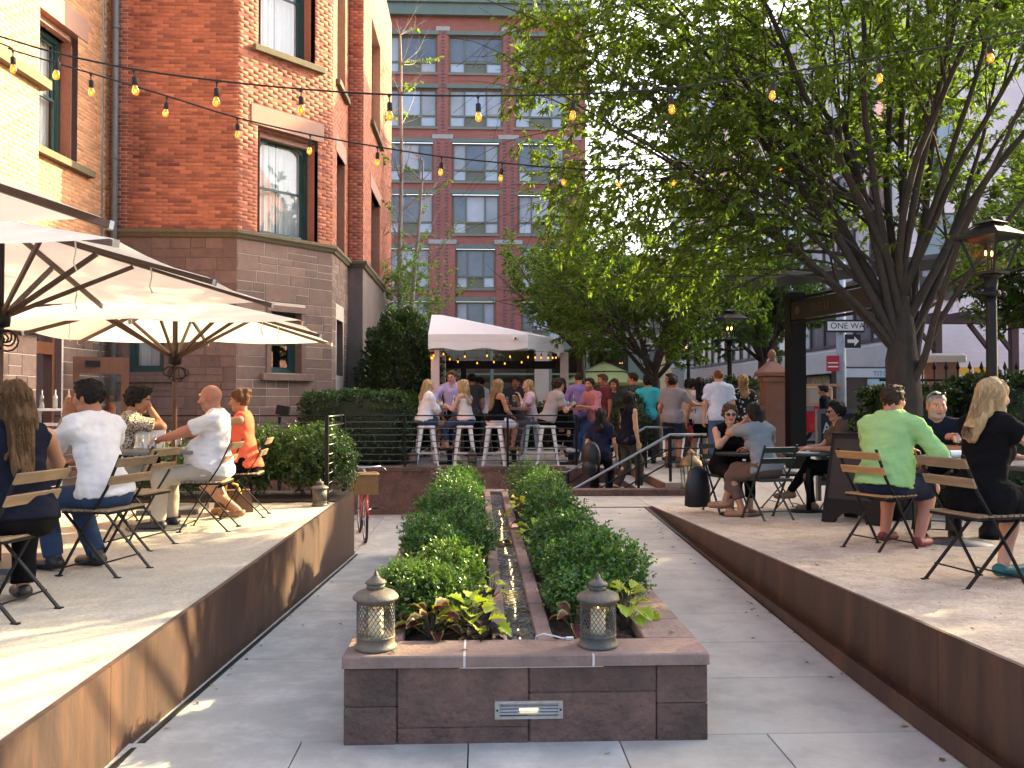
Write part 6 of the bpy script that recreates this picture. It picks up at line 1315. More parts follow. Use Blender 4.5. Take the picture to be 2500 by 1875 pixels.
dp = empty('papers', (3.92, 10.15, zt3), R(15), 'white papers and plate on the small table by the curly haired person', 'papers'); b = MB(); b.bev(-.14, -.1, 0, .1, .1, .012, b=.003); b.build('sheet', M_swh, dp); b = MB(); b.lathe([(.06, .013), (.09, .025), (.0, .02)], 16, (.12, 0, 0)); b.build('plate', M_tblwood, dp)

# ------------------------------------------------------------------ A-frame boards
sb_ = empty('sandwich_board', (4.08, 9.05, zT(9.05)), R(-48), 'black plastic sandwich board seen from its blank side', 'sign board'); M_bpl = mat('black_plastic', (.007, .007, .008), .6, .1, 8., .05, 80., spec=.2)
def aframe(par, w, h, m, cut=.12):
    for s in (-1, 1):
        n = 8; arc = [(w * .28 * math.cos(t), cut * math.sin(t)) for t in np.linspace(0, math.pi, n)]
        prof = [(w / 2, 0), (w / 2, h), (-w / 2, h), (-w / 2, 0)] + [(-x, z) for x, z in arc]
        pts = [(x, s * (.30 - .27 * z / h), z) for x, z in prof]; b = MB(); nn = len(pts); d = Vector((0, s * -.05, 0))
        vs = [Vector(p) for p in pts] + [Vector(p) + d for p in pts]; fs = [(i, (i + 1) % nn, nn + (i + 1) % nn, nn + i) for i in range(nn)]
        # faces: fill as strips round the arch
        def fill(off):
            out = [(off, off + 1, off + 2, off + 3)] if False else []
            idx = list(range(nn)); top = [off + 1, off + 2]; L_ = [off + 3] + [off + 4 + i for i in range(n)] + [off]
            half = len(L_) // 2
            for i in range(len(L_) - 1): out.append((L_[i], L_[i + 1], top[1] if i < half else top[0]))
            out.append((L_[half], top[0], top[1])); return out
        b.add(vs, fs + fill(0) + fill(nn)); b.build('panel', m, par)
    b = MB(); b.box(-w / 2, -.035, h - .02, w / 2, .035, h + .015); b.build('top_handle', m, par)
aframe(sb_, .62, .93, M_bpl)
b = MB(); b.add([(-.27, -.301 + .27 * .25 / .93, .25), (.27, -.301 + .27 * .25 / .93, .25), (.27, -.301 + .27 * .88 / .93, .88), (-.27, -.301 + .27 * .88 / .93, .88)], [(0, 1, 2, 3)]); o = b.build('poster_face', mat('dull_poster', (.016, .017, .019), .4, .1, 3., 0, spec=.2), sb_); o.location.y = -.004
ck = empty('chalk_board', (4.75, 11.15, .235), R(6), 'grey framed chalkboard on legs with white script lettering', 'sign board')
b = MB()
for a in ((-.34, -.03, .05, -.29, .03, 1.25), (.29, -.03, .05, .34, .03, 1.25), (-.29, -.03, 1.19, .29, .03, 1.25), (-.29, -.03, .25, .29, .03, .31)): b.box(*a)
b.build('frame', mat('grey_frame', (.14, .15, .16), .6, .15, 6., .1, 60.), ck); b = MB(); b.box(-.29, -.01, .31, .29, .01, 1.19); b.build('slate', mat('chalk_slate', (.035, .04, .045), .8, .2, 4., 0), ck)
M_chalk = mat('chalk', (.75, .75, .75), .9, .1, 60., 0); t = text_obj('Altal', .2, (-.26, -.016, .93), (R(90), R(-6), 0), M_chalk, ck, 'lettering', .001); t.data.transform(Matrix.Shear('XZ', 4, (0.0, 0.0))) if False else None
for k in range(3): b = MB(); b.box(-.2, -.015, .62 + k * .08, .18 - .06 * k, -.012, .63 + k * .08); b.build('chalk_line', M_chalk, ck)

# ------------------------------------------------------------------ bicycle by the steel wall end
bk = empty('bicycle', (-1.62, 12.35, -.43), R(12), 'red bicycle with wicker basket parked past the steel wall', 'bicycle'); M_red = mat('bike_red', (.42, .035, .02), .35, .1, 6., 0, coat=.4); M_tyre = mat('tyre', (.02, .02, .02), .8, .1, 20., 0); M_chrome = mat('chrome', (.62, .63, .64), .18, .05, 10., 0, metal=1.)
M_wick = mat('wicker', (.32, .18, .07), .7, .35, 60., .6, 120.)
for y in (0, 1.05):
    b = MB(); b.tube([(0, y + .33 * math.cos(t), .34 + .33 * math.sin(t)) for t in np.linspace(0, 6.2832, 33)], .018, 7, caps=False); w_ = b.build('wheel', M_tyre, bk, True)
    b = MB(); b.tube([(0, y + .305 * math.cos(t), .34 + .305 * math.sin(t)) for t in np.linspace(0, 6.2832, 33)], .011, 5, caps=False); b.build('rim', M_chrome, w_, True)
    b = MB()
    for k in range(18): t = k * .349; b.tube([(.012 * (-1) ** k, y, .34), (0, y + .3 * math.cos(t), .34 + .3 * math.sin(t))], .0018, 3)
    b.tube([(-.04, y, .34), (.04, y, .34)], .02, 8); tag(b.build('spokes', M_chrome, w_), kind='stuff')
    b = MB(); b.tube([(0, y + .37 * math.cos(t), .34 + .37 * math.sin(t)) for t in np.linspace(.3, 2.9, 14)], [.022] * 14, 6); b.build('mudguard', M_red, bk, True)
b = MB(); hd = (0, .22, .86); bb_ = (0, .62, .32); st_ = (0, .78, .82)
for p, q, r in ((hd, bb_, .02), (bb_, st_, .018), ((0, .24, .78), (0, .74, .60), .016), (bb_, (0, 1.05, .34), .011), ((0, .76, .66), (0, 1.05, .34), .009), ((0, .19, .96), (0, .25, .72), .022)): b.tube([p, q], r, 8)
b.build('frame', M_red, bk, True); b = MB()
for s in (-.045, .045): b.tube([(s, .25, .74), (s, .1, .5), (s, 0, .34)], .011, 6)
b.tube([(-.05, .25, .74), (.05, .25, .74)], .012, 6); b.build('fork', M_red, bk, True)
b = MB(); b.tube([(-.28, .32, 1.05), (-.22, .18, 1.07), (-.05, .16, 1.06), (.05, .16, 1.06), (.22, .18, 1.07), (.28, .32, 1.05)], .012, 8); b.tube([(0, .17, 1.06), (0, .19, .9)], .014, 8); hbz = b.build('handlebar', M_chrome, bk, True)
for s in (-1, 1): b = MB(); b.tube([(s * .285, .33, 1.05), (s * .30, .44, 1.04)], .017, 8); b.build('grip', M_rope, hbz, True); b = MB(); b.tube([(s * .26, .22, 1.06), (s * .31, .2, 1.02), (s * .33, .3, 1.0)], .006, 5); b.build('brake_lever', M_chrome, hbz, True)
b = MB(); 
for (x0, x1, y0, y1, z0, z1) in ((-.17, .17, -.16, -.14, .72, .98), (-.17, .17, .1, .12, .72, .98), (-.17, -.15, -.14, .1, .72, .98), (.15, .17, -.14, .1, .72, .98), (-.17, .17, -.16, .12, .70, .72)): b.box(x0, y0, z0, x1, y1, z1)
bs_ = b.build('basket', M_wick, bk); b = MB(); b.tube([(-.175, -.165, .985), (.175, -.165, .985), (.175, .125, .985), (-.175, .125, .985), (-.175, -.165, .985)], .014, 6); b.build('basket_rim', mat('wicker_rim', (.55, .38, .17), .7, .2, 60., .5, 100.), bs_, True)
b = MB(); b.ell((0, .82, .95), (.09, .14, .04), 12, 7); b.tube([st_, (0, .81, .93)], .014, 8); b.build('saddle', M_rope, bk, True)
b = MB(); b.tube([(-.16, .52, .24), (-.08, .56, .27), (.08, .68, .37), (.16, .72, .40)], .01, 6); b.build('crank', M_chrome, bk, True)
for x, y, z in ((-.2, .52, .24), (.2, .72, .4)): b = MB(); b.cbox((x, y, z), (.09, .06, .02)); b.build('pedal', M_rope, bk)
# floodlight on a post behind the left terrace
fl = empty('floodlight', (-3.35, 14.6, -.43), 0, 'small black floodlight on a post before the stone wall', 'floodlight'); b = MB(); b.tube([(0, 0, 0), (0, 0, 1.75)], .03, 8); b.build('post', M_black, fl, True); b = MB(); b.cbox((.05, 0, 1.86), (.2, .14, .16), Matrix.Rotation(R(10), 3, 'Y')); b.build('lamp_head', M_black, fl)
# service trolley by the door
tr2 = empty('service_cart', (-5.7, 12.0, .405), 0, 'service cart with pale trays and bottles near the mansion door', 'cart')
b = MB()
for x in (-.4, .4):
    for y in (-.2, .2): b.box(x - .015, y - .015, 0, x + .015, y + .015, 1.05)
b.build('frame', M_alu, tr2)
for z in (.3, .85, 1.05): b = MB(); b.bev(-.42, -.22, z, .42, .22, z + .03, b=.005); b.build('shelf', M_tolix, tr2)
for k in range(4): b = MB(); b.lathe([(.03, 0), (.03, .16), (.01, .2), (.01, .26)], 10, (-.3 + k * .18, .05, 1.08)); b.build('bottle', (M_gbot, M_alu, M_otan, M_rope)[k], tr2, True)

# ------------------------------------------------------------------ coloured plants at the front of the beds
def big_leaf(name, margin, body, toothed, m, L_=.1, W=.06):
    """broad leaf: centre body and coloured margin, cupped along the midrib"""
    n = 9; vs = []; fs = []; cols = []; ring = []
    for s in (1, -1):
        for i in range(n + 1):
            t = i / n; w_ = W * .5 * (math.sin(math.pi * t ** .75) ** .8) * (1 + (toothed * (.22 if i % 2 else -.15)))
            ring.append((s, t, w_))
    def pt(t, s, w_): return (s * w_, L_ * t, .022 * (w_ / W * 2) ** 1.5 - .25 * L_ * t * t + .02 * t)
    rows_ = 4; V = []; I = {}
    for i in range(n + 1):
        t = i / n; w_ = W * .5 * max(0, math.sin(math.pi * min(1, t ** .75))) ** .8 * (1 + (toothed * (.25 if i % 2 else -.12)))
        for j in range(-rows_, rows_ + 1): I[i, j] = len(V); V.append(pt(t, 1 if j >= 0 else -1, w_ * abs(j) / rows_))
    F4 = []; C = []
    for i in range(n):
        for j in range(-rows_, rows_):
            F4.append((I[i, j], I[i + 1, j], I[i + 1, j + 1], I[i, j + 1])); e = max(abs(j + .5)) if False else abs(j + .5)
            C.append(margin if e > rows_ - 1 or i == n - 1 else tuple(v * (1.25 if e < .6 else 1) for v in body))
    me = fast_mesh(name, V, F4, np.array(C)); me.materials.append(m); me.polygons.foreach_set('use_smooth', [True] * len(F4)); return me
M_col = leaf_material('coleus_leaf', .25, .5, spec=.3)
LM = [big_leaf('leaf', (.22, .24, .05), (.085, .012, .02), .35, M_col, .105, .068), big_leaf('leaf', (.20, .2, .05), (.055, .012, .018), .35, M_col, .09, .055)]
LL = [big_leaf('leaf', (.34, .42, .05), (.26, .36, .04), 1., M_col, .095, .085), big_leaf('leaf', (.38, .42, .06), (.30, .36, .045), 1., M_col, .075, .07)]
LD = [big_leaf('leaf', (.014, .012, .016), (.012, .01, .014), .6, M_col, .09, .08)]; LY = [big_leaf('leaf', (.5, .42, .05), (.42, .36, .05), .8, M_col, .08, .07), LL[1]]
def leafy_plant(name, label, loc, meshes, n, spread, hgt, seed, cat='plant', sc=1.):
    e = empty(name, loc, 0, label, cat); rg = random.Random(seed); b = MB()
    for k in range(n):
        a = k * 2.4 + rg.uniform(-.4, .4); t = (k + .5) / n; rr = spread * (1 - t * .75); z = hgt * (.25 + .75 * t); p = Vector((math.cos(a) * rr, math.sin(a) * rr, z))
        o = bpy.data.objects.new('leaf', rg.choice(meshes)); COL.objects.link(o); o.parent = e; o.location = p; s = sc * rg.uniform(.75, 1.2) * (1.1 - .3 * t); o.scale = (s, s, s); o.rotation_euler = (rg.uniform(-.15, .35) - .5 * (1 - t) + .25 * t, rg.uniform(-.3, .3), a - math.pi / 2 + rg.uniform(-.3, .3))
        b.tube([(0, 0, 0), tuple(p * .6), tuple(p)], [.004, .003, .002], 4)
    b.build('stem', M_twig, e); return e
leafy_plant('coleus_plant', 'maroon coleus with yellow edged leaves at the front of the left bed', (-.24, 4.44, .38), LM, 19, .12, .15, 1, sc=1.3)
leafy_plant('coleus_plant', 'smaller maroon coleus beside the left lantern', (-.38, 4.66, .38), LM, 11, .08, .18, 2, sc=1.1)
leafy_plant('lime_plant', 'lime green frilled leaf plant at the front of the left bed', (-.04, 4.50, .38), LL, 20, .115, .18, 3, sc=1.2)
leafy_plant('dark_vine', 'almost black leaved vine at the inner front corner of the left bed', (.01, 4.38, .38), LD, 12, .075, .08, 4, sc=1.)
leafy_plant('coleus_plant', 'maroon coleus left of the right hand lantern', (.50, 4.55, .38), LM, 11, .09, .13, 5, sc=1.15)
leafy_plant('lime_plant', 'lime green trailing plant right of the right hand lantern', (.79, 4.62, .38), LL + LY, 18, .10, .22, 6, sc=1.15)
leafy_plant('lime_plant', 'yellow green plant against the channel midway down the right bed', (.43, 7.15, .38), LL, 12, .09, .2, 7)
leafy_plant('lime_plant', 'yellow leaved plant against the channel far down the right bed', (.40, 8.65, .38), LY, 14, .09, .24, 8, sc=1.1)
leafy_plant('lime_plant', 'small lime plant at the channel edge of the left bed', (.08, 5.25, .40), LL, 9, .05, .14, 9, sc=.7)
pc = empty('broken_pot', (.33, 8.1, .40), R(20), 'broken clay shard lying on the channel edge', 'pot shard'); b = MB(); b.lathe([(.05, 0), (.075, .1), (.07, .1), (.046, .005)], 12, cap=False); o = b.build('shard', mat('terracotta', (.33, .16, .11), .8, .2, 10., 0), pc); o.rotation_euler = (R(80), 0, 0)
# ================================================================== people
f32 = np.float32
def v3(*a): return np.array(a, float)
def nrm_(a): a = np.asarray(a, float); return a / max(np.linalg.norm(a), 1e-9)
class Field:
    """signed distance field on a grid, meshed with surface nets"""
    def __init__(s, lo, hi, h):
        s.lo = np.asarray(lo, float); s.h = h; s.n = np.ceil((np.asarray(hi, float) - s.lo) / h).astype(int) + 1; s.F = np.full(s.n, .3, f32)
    def sub(s, lo, hi):
        a = np.clip(np.floor((lo - s.lo) / s.h).astype(int), 0, s.n); b = np.clip(np.ceil((hi - s.lo) / s.h).astype(int) + 1, 0, s.n)
        if np.any(b <= a): return None
        sl = tuple(slice(i, j) for i, j in zip(a, b)); ax = [(s.lo[k] + s.h * np.arange(a[k], b[k])).astype(f32) for k in range(3)]
        return sl, np.meshgrid(*ax, indexing='ij', sparse=True)
    def put(s, sl, d, k, op):
        A = s.F[sl]
        if op == 'add':
            if k <= 0: s.F[sl] = np.minimum(A, d)
            else: h = np.maximum(k - np.abs(A - d), 0) / k; s.F[sl] = np.minimum(A, d) - h * h * k * .25
        elif op == 'cut':
            k = max(k, 1e-4); h = np.maximum(k - np.abs(A + d), 0) / k; s.F[sl] = np.maximum(A, -d) + h * h * k * .25
    def cap(s, p0, p1, r0, r1, flat=None, k=.03, cut1=False, cut0=False, op='add'):
        p0 = np.asarray(p0, float); p1 = np.asarray(p1, float); m = max(r0, r1) + .07; q = s.sub(np.minimum(p0, p1) - m, np.maximum(p0, p1) + m)
        if q is None: return
        sl, (X, Y, Zz) = q; ba = p1 - p0; L2 = max(float(ba @ ba), 1e-9); x, y, z = X - p0[0], Y - p0[1], Zz - p0[2]
        t = (x * ba[0] + y * ba[1] + z * ba[2]) / L2; tc = np.clip(t, 0, 1); vx, vy, vz = x - ba[0] * tc, y - ba[1] * tc, z - ba[2] * tc; r = r0 + (r1 - r0) * tc
        if flat is not None:
            a, kk = flat; a = nrm_(a); c = (vx * a[0] + vy * a[1] + vz * a[2]) * (1 / kk - 1); vx = vx + c * a[0]; vy = vy + c * a[1]; vz = vz + c * a[2]
        d = np.sqrt(vx * vx + vy * vy + vz * vz) - r
        L_ = math.sqrt(L2)
        if cut1: d = np.maximum(d, (t - 1) * L_)
        if cut0: d = np.maximum(d, -t * L_)
        s.put(sl, d.astype(f32), k, op)
    def ell(s, c, r, k=.02, op='add', rot=None):
        c = np.asarray(c, float); r = np.asarray(r, float); m = max(r) + .05; q = s.sub(c - m, c + m)
        if q is None: return
        sl, (X, Y, Zz) = q; x, y, z = X - c[0], Y - c[1], Zz - c[2]
        if rot is not None: x, y, z = [rot[0][i] * x + rot[1][i] * y + rot[2][i] * z for i in range(3)]
        e = np.sqrt((x / r[0]) ** 2 + (y / r[1]) ** 2 + (z / r[2]) ** 2); s.put(sl, ((e - 1) * min(r)).astype(f32), k, op)
    def plane(s, p, n):
        """keep the side the normal points away from"""
        n = nrm_(n); X, Y, Zz = [(s.lo[k] + s.h * np.arange(s.n[k])).astype(f32) for k in range(3)]
        d = (X[:, None, None] - p[0]) * n[0] + (Y[None, :, None] - p[1]) * n[1] + (Zz[None, None, :] - p[2]) * n[2]; s.F = np.maximum(s.F, d.astype(f32))
    def noise(s, amp, kmin, kmax, seed, n=7, st=(1, 1, 1)):
        r_ = np.random.RandomState(seed); X, Y, Zz = [(s.lo[k] + s.h * np.arange(s.n[k])).astype(f32) for k in range(3)]; N_ = np.zeros(s.F.shape, f32)
        for i in range(n):
            d = unit(r_.normal(0, 1, 3)) * r_.uniform(kmin, kmax) * np.array(st); N_ += np.sin(X[:, None, None] * f32(d[0]) + Y[None, :, None] * f32(d[1]) + Zz[None, None, :] * f32(d[2]) + f32(r_.uniform(0, 6.28)))
        s.F = s.F + N_ * f32(amp / math.sqrt(n))
    def mesh(s):
        F = s.F; S = F < 0
        if not S.any(): return np.zeros((0, 3)), np.zeros((0, 4), int)
        c = np.stack([S[i:S.shape[0] - 1 + i, j:S.shape[1] - 1 + j, k:S.shape[2] - 1 + k] for i in (0, 1) for j in (0, 1) for k in (0, 1)])
        act = c.any(0) & ~c.all(0); idx = np.argwhere(act); n = len(idx); cid = np.full(act.shape, -1, int); cid[act] = np.arange(n)
        off = np.array([(i, j, k) for i in (0, 1) for j in (0, 1) for k in (0, 1)]); vals = np.stack([F[idx[:, 0] + o[0], idx[:, 1] + o[1], idx[:, 2] + o[2]] for o in off], 1)
        acc = np.zeros((n, 3)); cnt = np.zeros(n)
        for a in range(8):
            for b in range(a + 1, 8):
                if np.abs(off[a] - off[b]).sum() != 1: continue
                m = (vals[:, a] < 0) != (vals[:, b] < 0); t = vals[m, a] / (vals[m, a] - vals[m, b]); acc[m] += off[a] + t[:, None] * (off[b] - off[a]); cnt[m] += 1
        V = s.lo + (idx + acc / cnt[:, None]) * s.h; Q = []
        for ax in range(3):
            sl0 = [slice(None)] * 3; sl1 = [slice(None)] * 3; sl0[ax] = slice(0, -1); sl1[ax] = slice(1, None); A, B = S[tuple(sl0)], S[tuple(sl1)]; e = np.argwhere(A != B)
            u, w_ = (ax + 1) % 3, (ax + 2) % 3; ok = (e[:, u] > 0) & (e[:, w_] > 0) & (e[:, u] < s.n[u] - 1) & (e[:, w_] < s.n[w_] - 1); e = e[ok]; sg = A[e[:, 0], e[:, 1], e[:, 2]]
            def cell(du, dw): q = e.copy(); q[:, u] -= du; q[:, w_] -= dw; return cid[q[:, 0], q[:, 1], q[:, 2]]
            q = np.stack([cell(1, 1), cell(0, 1), cell(0, 0), cell(1, 0)], 1); q[~sg] = q[~sg][:, ::-1]; Q.append(q)
        return V, np.concatenate(Q)
def ik(a, t, l1, l2, hint):
    a = np.asarray(a, float); t = np.asarray(t, float); d = t - a; L_ = np.linalg.norm(d); m = (l1 + l2) * .995
    if L_ > m: t = a + d / L_ * m; d = t - a; L_ = m
    u = d / L_; x = (l1 * l1 - l2 * l2 + L_ * L_) / (2 * L_); h = math.sqrt(max(l1 * l1 - x * x, 0)); hint = np.asarray(hint, float); hp = hint - u * (hint @ u); hp = nrm_(hp) if np.linalg.norm(hp) > 1e-5 else nrm_(np.cross(u, [1, 0, .1])); return a + u * x + hp * h, t
def rot_axis(v, ax, ang): ax = nrm_(ax); v = np.asarray(v, float); c, s = math.cos(ang), math.sin(ang); return v * c + np.cross(ax, v) * s + ax * (ax @ v) * (1 - c)

# skin takes its tones (lips, brows, beard ...) from the Col attribute
M_skin = bpy.data.materials.new('skin'); M_skin.use_nodes = True; N = M_skin.node_tree.nodes; L = M_skin.node_tree.links; pb = N['Principled BSDF']; at = N.new('ShaderNodeVertexColor'); at.layer_name = 'Col'; L.new(at.outputs[0], pb.inputs['Base Color'])
pb.inputs['Roughness'].default_value = .5; pb.inputs['Subsurface Weight'].default_value = .08; pb.inputs['Subsurface Radius'].default_value = (.012, .005, .003); pb.inputs['Specular IOR Level'].default_value = .35
def cloth(name, c, rough=.9, var=.06, bump=.25): return mat('cloth_' + name, c, rough, max(var, .1), 5., max(bump, .5), 22., sheen=.0, spec=.1)
def pattern_mat(name, kind, a, b_, c=None, scale=20.):
    """plaid, floral and printed cloth"""
    if name in MATS: return MATS[name]
    m = bpy.data.materials.new(name); m.use_nodes = True; N = m.node_tree.nodes; L = m.node_tree.links; p = N['Principled BSDF']; p.inputs['Roughness'].default_value = .9; tc = N.new('ShaderNodeTexCoord')
    def mixn(f, x, y):
        q = N.new('ShaderNodeMix'); q.data_type = 'RGBA'; L.new(f, q.inputs[0])
        for i, w_ in ((6, x), (7, y)):
            if hasattr(w_, 'links'): L.new(w_, q.inputs[i])
            else: q.inputs[i].default_value = (*w_, 1)
        return q.outputs[2]
    def wave(direction, sc):
        w_ = N.new('ShaderNodeTexWave'); w_.wave_type = 'BANDS'; w_.bands_direction = direction; w_.inputs['Scale'].default_value = sc; w_.inputs['Distortion'].default_value = .6; L.new(tc.outputs['Object'], w_.inputs[0]); return w_.outputs['Fac']
    if kind == 'plaid': col = mixn(wave('X', scale), mixn(wave('Z', scale), a, b_), c or b_)
    elif kind == 'floral':
        v = N.new('ShaderNodeTexVoronoi'); v.inputs['Scale'].default_value = scale; L.new(tc.outputs['Object'], v.inputs['Vector']); mr = N.new('ShaderNodeMapRange'); mr.inputs[1].default_value = .28; mr.inputs[2].default_value = .36; L.new(v.outputs['Distance'], mr.inputs[0]); col = mixn(mr.outputs[0], b_, a)
    else:
        n1 = N.new('ShaderNodeTexNoise'); n1.inputs['Scale'].default_value = scale; n1.inputs['Distortion'].default_value = 4; L.new(tc.outputs['Object'], n1.inputs[0]); mr = N.new('ShaderNodeMapRange'); mr.inputs[1].default_value = .47; mr.inputs[2].default_value = .53; L.new(n1.outputs[0], mr.inputs[0]); col = mixn(mr.outputs[0], a, b_)
    L.new(col, p.inputs['Base Color']); MATS[name] = m; return m
def hair_mat(name, c): return mat('hair_' + name, c, .55, .5, 16., .9, 45., stretch=(5, 5, .6), spec=.18 if max(c) < .15 else .35)
HAIR = {k: hair_mat(k, v) for k, v in dict(black=(.012, .010, .009), brown=(.035, .02, .012), ltbrown=(.10, .058, .028), blonde=(.40, .27, .125), dirty=(.26, .16, .07), grey=(.20, .19, .175), auburn=(.12, .055, .022)).items()}
BROW = dict(black=(.02, .014, .012), brown=(.04, .025, .017), ltbrown=(.11, .07, .04), blonde=(.27, .18, .09), dirty=(.2, .13, .07), grey=(.12, .11, .10), auburn=(.12, .06, .03))
SK = dict(fair=(.52, .30, .21), tan=(.40, .20, .12), warm=(.36, .17, .10), ruddy=(.45, .20, .13), east=(.45, .28, .18))

def head_mesh(h, skin, brow, beard=None, old=0., fem=False, seed=0):
    F = Field((-.10, -.125, -.175), (.10, .135, .135), h); jw = .8 if fem else 1.
    F.ell((0, -.012, .028), (.076, .097, .092), .02); F.ell((0, .026, -.035), (.056 * (.94 if fem else 1), .062, .080), .03); F.cap((-.03 * jw, .035, -.078), (.03 * jw, .035, -.078), .03 * jw, .03 * jw, k=.03); F.ell((0, .062, -.094), (.02, .02, .018), .02)
    F.cap((-.03, .077, .022), (.03, .077, .022), .015, .015, k=.015); F.ell((.042, .06, -.022), (.024, .028, .024), .025); F.ell((-.042, .06, -.022), (.024, .028, .024), .025)
    for s in (-1, 1): F.ell((s * .032, .098, .006), (.017, .017, .013), .014, 'cut')
    F.cap((0, .086, .014), (0, .112, -.024), .0075, .0125, k=.012); F.cap((-.013, .098, -.027), (.013, .098, -.027), .0075, .0075, k=.008)
    F.ell((0, .084, -.054), (.024, .014, .0085), .008); F.ell((0, .082, -.063), (.019, .013, .007), .006)
    for s in (-1, 1):
        F.ell((s * .032, .0765, .006), (.0125, .0125, .0105), .003)
        F.ell((s * .077, -.008, -.008), (.009, .019, .031), .010); F.ell((s * .086, .0, -.004), (.006, .009, .016), .005, 'cut')
    F.cap((0, -.018, -.05), (0, -.03, -.19), .050 if fem else .058, .052 if fem else .062, k=.03)
    V, Q = F.mesh(); x, y, z = V[:, 0], V[:, 1], V[:, 2]; C = np.tile(np.array(skin), (len(V), 1))
    r_ = np.random.RandomState(seed); C *= (1 + .05 * np.sin(x * 90 + 1)[:, None] * np.sin(z * 70)[:, None])
    ck = np.exp(-(((np.abs(x) - .042) / .02) ** 2 + ((z + .022) / .02) ** 2)) * (y > .04) + np.exp(-((x / .014) ** 2 + ((z + .02) / .014) ** 2)) * (y > .09); C = C * (1 + ck[:, None] * np.array([.12, -.1, -.12]))
    ear = np.abs(x) > .074; C[ear] = C[ear] * np.array([1.05, .82, .8])
    def paint(m, c, a=1.): C[m] = C[m] * (1 - a) + np.array(c) * a
    lip = (np.abs(x) < .025) & (z < -.046) & (z > -.070 + np.abs(x) * .25) & (y > .082); paint(lip, (.33, .09, .08) if fem else np.array(skin) * np.array([.82, .55, .55]))
    paint((np.abs(z + .0585) < .0026) & (np.abs(x) < .024) & (y > .08), (.09, .03, .03), .8)
    if beard is not None:
        bz = (z < -.028 - .25 * np.maximum(.05 - np.abs(x), 0) * 0) & (y > .0) & (z > -.125); bz &= ~((np.abs(x) < .028) & (z > -.040)); bz &= ~lip; bz &= (z < -.045) | (np.abs(x) > .045) | ((z < -.036) & (y > .08)); paint(bz, beard[0], beard[1])
    for s in (-1, 1):
        ex = x - s * .032; ez = z - .006; eye = (ex / .0135) ** 2 + (ez / .0065) ** 2 < 1; paint(eye & (y > .07), (.62, .58, .55)); paint((ex ** 2 + ez ** 2 < .0062 ** 2) & (y > .07), (.03, .02, .015))
        lid = ((ex / .016) ** 2 + ((ez - .0015) / .010) ** 2 < 1) & ~eye & (y > .06); paint(lid, np.array(skin) * .5, .75); bw = (np.abs(z - (.0275 - .25 * np.abs(np.abs(x) - .03) * .3)) < .0045) & (np.abs(x) > .012) & (np.abs(x) < .052) & (y > .05); paint(bw, brow, .85)
    return V, Q, C
def hair_field(style, h, seed, ln=.3, back=None, cuts=()):
    """hair around the head, in head coordinates"""
    lo = (-.16, -.2, -.20 - ln); hi = (.16, .15, .22); F = Field(lo, hi, h); c0 = (0, -.014, .032)
    g_ = dict(short=.011, crop=.006, curly=.026, medium=.02, wavy=.03, tuft=.02).get(style, .016)
    F.ell(c0, (.076 + g_, .098 + g_, .092 + g_), .01)
    if style in ('short', 'crop', 'curly', 'tuft'):
        F.plane((0, .028, 0), (0, 1, -.62 if style != 'crop' else -.55)); F.plane((0, 0, -.085), (0, .3, -1))
        if style == 'short': F.ell((0, .055, .105), (.055, .04, .022), .02)
        if style == 'tuft': F.ell((.0, .03, .125), (.065, .06, .035), .03); F.ell((.04, -.06, .10), (.05, .06, .04), .03)
        if style == 'curly': F.ell((0, .04, .115), (.07, .05, .03), .02)
        F.noise(.0035 if style == 'crop' else (.0055 if style != 'curly' else .010), 90, 200, seed, 10)
    else:
        F.plane((0, .030, 0), (0, 1, -.62))
        if style in ('long', 'wavy', 'medium'):
            F.cap((0, -.045, .02), (0, -.075, -.08), .085, .085, ((0, 1, 0), .8), .03); bk = (0, -.085, -.06 - ln) if back is None else back; F.cap((0, -.078, -.08), bk, .085, .078 if style != 'long' else .066, ((0, 1, 0), .5), .04)
            for s in (-1, 1): F.cap((s * .062, .012, .03), (s * .078, .008, -.10), .026, .026, ((1, 0, 0), .7), .03); F.cap((s * .078, .002, -.10), (bk[0] * .5 + s * .085, bk[1] * .45 - .01, bk[2] * .85), .028, .015, None, .03)
        if style == 'bun': F.ell((0, -.095, .095), (.042, .04, .042), .015); F.plane((0, 0, -.07), (0, .3, -1))
        if style == 'bob': F.cap((0, -.03, .02), (0, -.05, -.10), .092, .075, ((0, 1, 0), .85), .03)
        for (a_, b_, ra, rb) in cuts: F.cap(a_, b_, ra, rb, None, .01, op='cut')
        F.noise(.007, 70, 170, seed, 10, (1, 1, .22)); F.noise(.006, 15, 35, seed + 1, 4, (1, 1, .6))
        if style in ('long', 'wavy', 'medium'):   # ragged ends
            F.noise(.004, 120, 220, seed + 2, 6, (1, 1, .1))
        F.ell((0, .115, -.045), (.062, .08, .092), .01, 'cut')
    return F.mesh()
def hand_prims(F, side, curl, spread=1.):
    """hand along +y, back of hand +z, thumb towards +x*side"""
    fl = (.062, .074, .080, .070); xs_ = (-.030, -.011, .010, .030)
    for i in range(4):
        x = xs_[i] * side; kx = x * 1.02
        F.cap((x * .6, -.01, 0), (kx, .078, 0), .016, .0135, k=.012); p = v3(kx, .082, 0); a = -curl * (.55 + .1 * (3 - i)); d0 = v3(xs_[i] * side * 1.2 * spread, 1, 0); d0 = nrm_(d0); L_ = fl[i]
        for s, (f, r) in enumerate(((.45, .0088), (.32, .0082), (.25, .0072))):
            d = v3(d0[0], d0[1] * math.cos(a), math.sin(a)); q = p + nrm_(d) * L_ * f * 1.1; F.cap(p, q, r + .0006, r, k=.004); p = q; a -= curl * .85
    p = v3(.026 * side, .018, -.006); q = p + v3(.030 * side, .030, -.012); w_ = q + v3(.008 * side, .030, -.010 - curl * .01); F.cap(p, q, .0135, .0105, k=.01); F.cap(q, w_, .0105, .0085, k=.004)
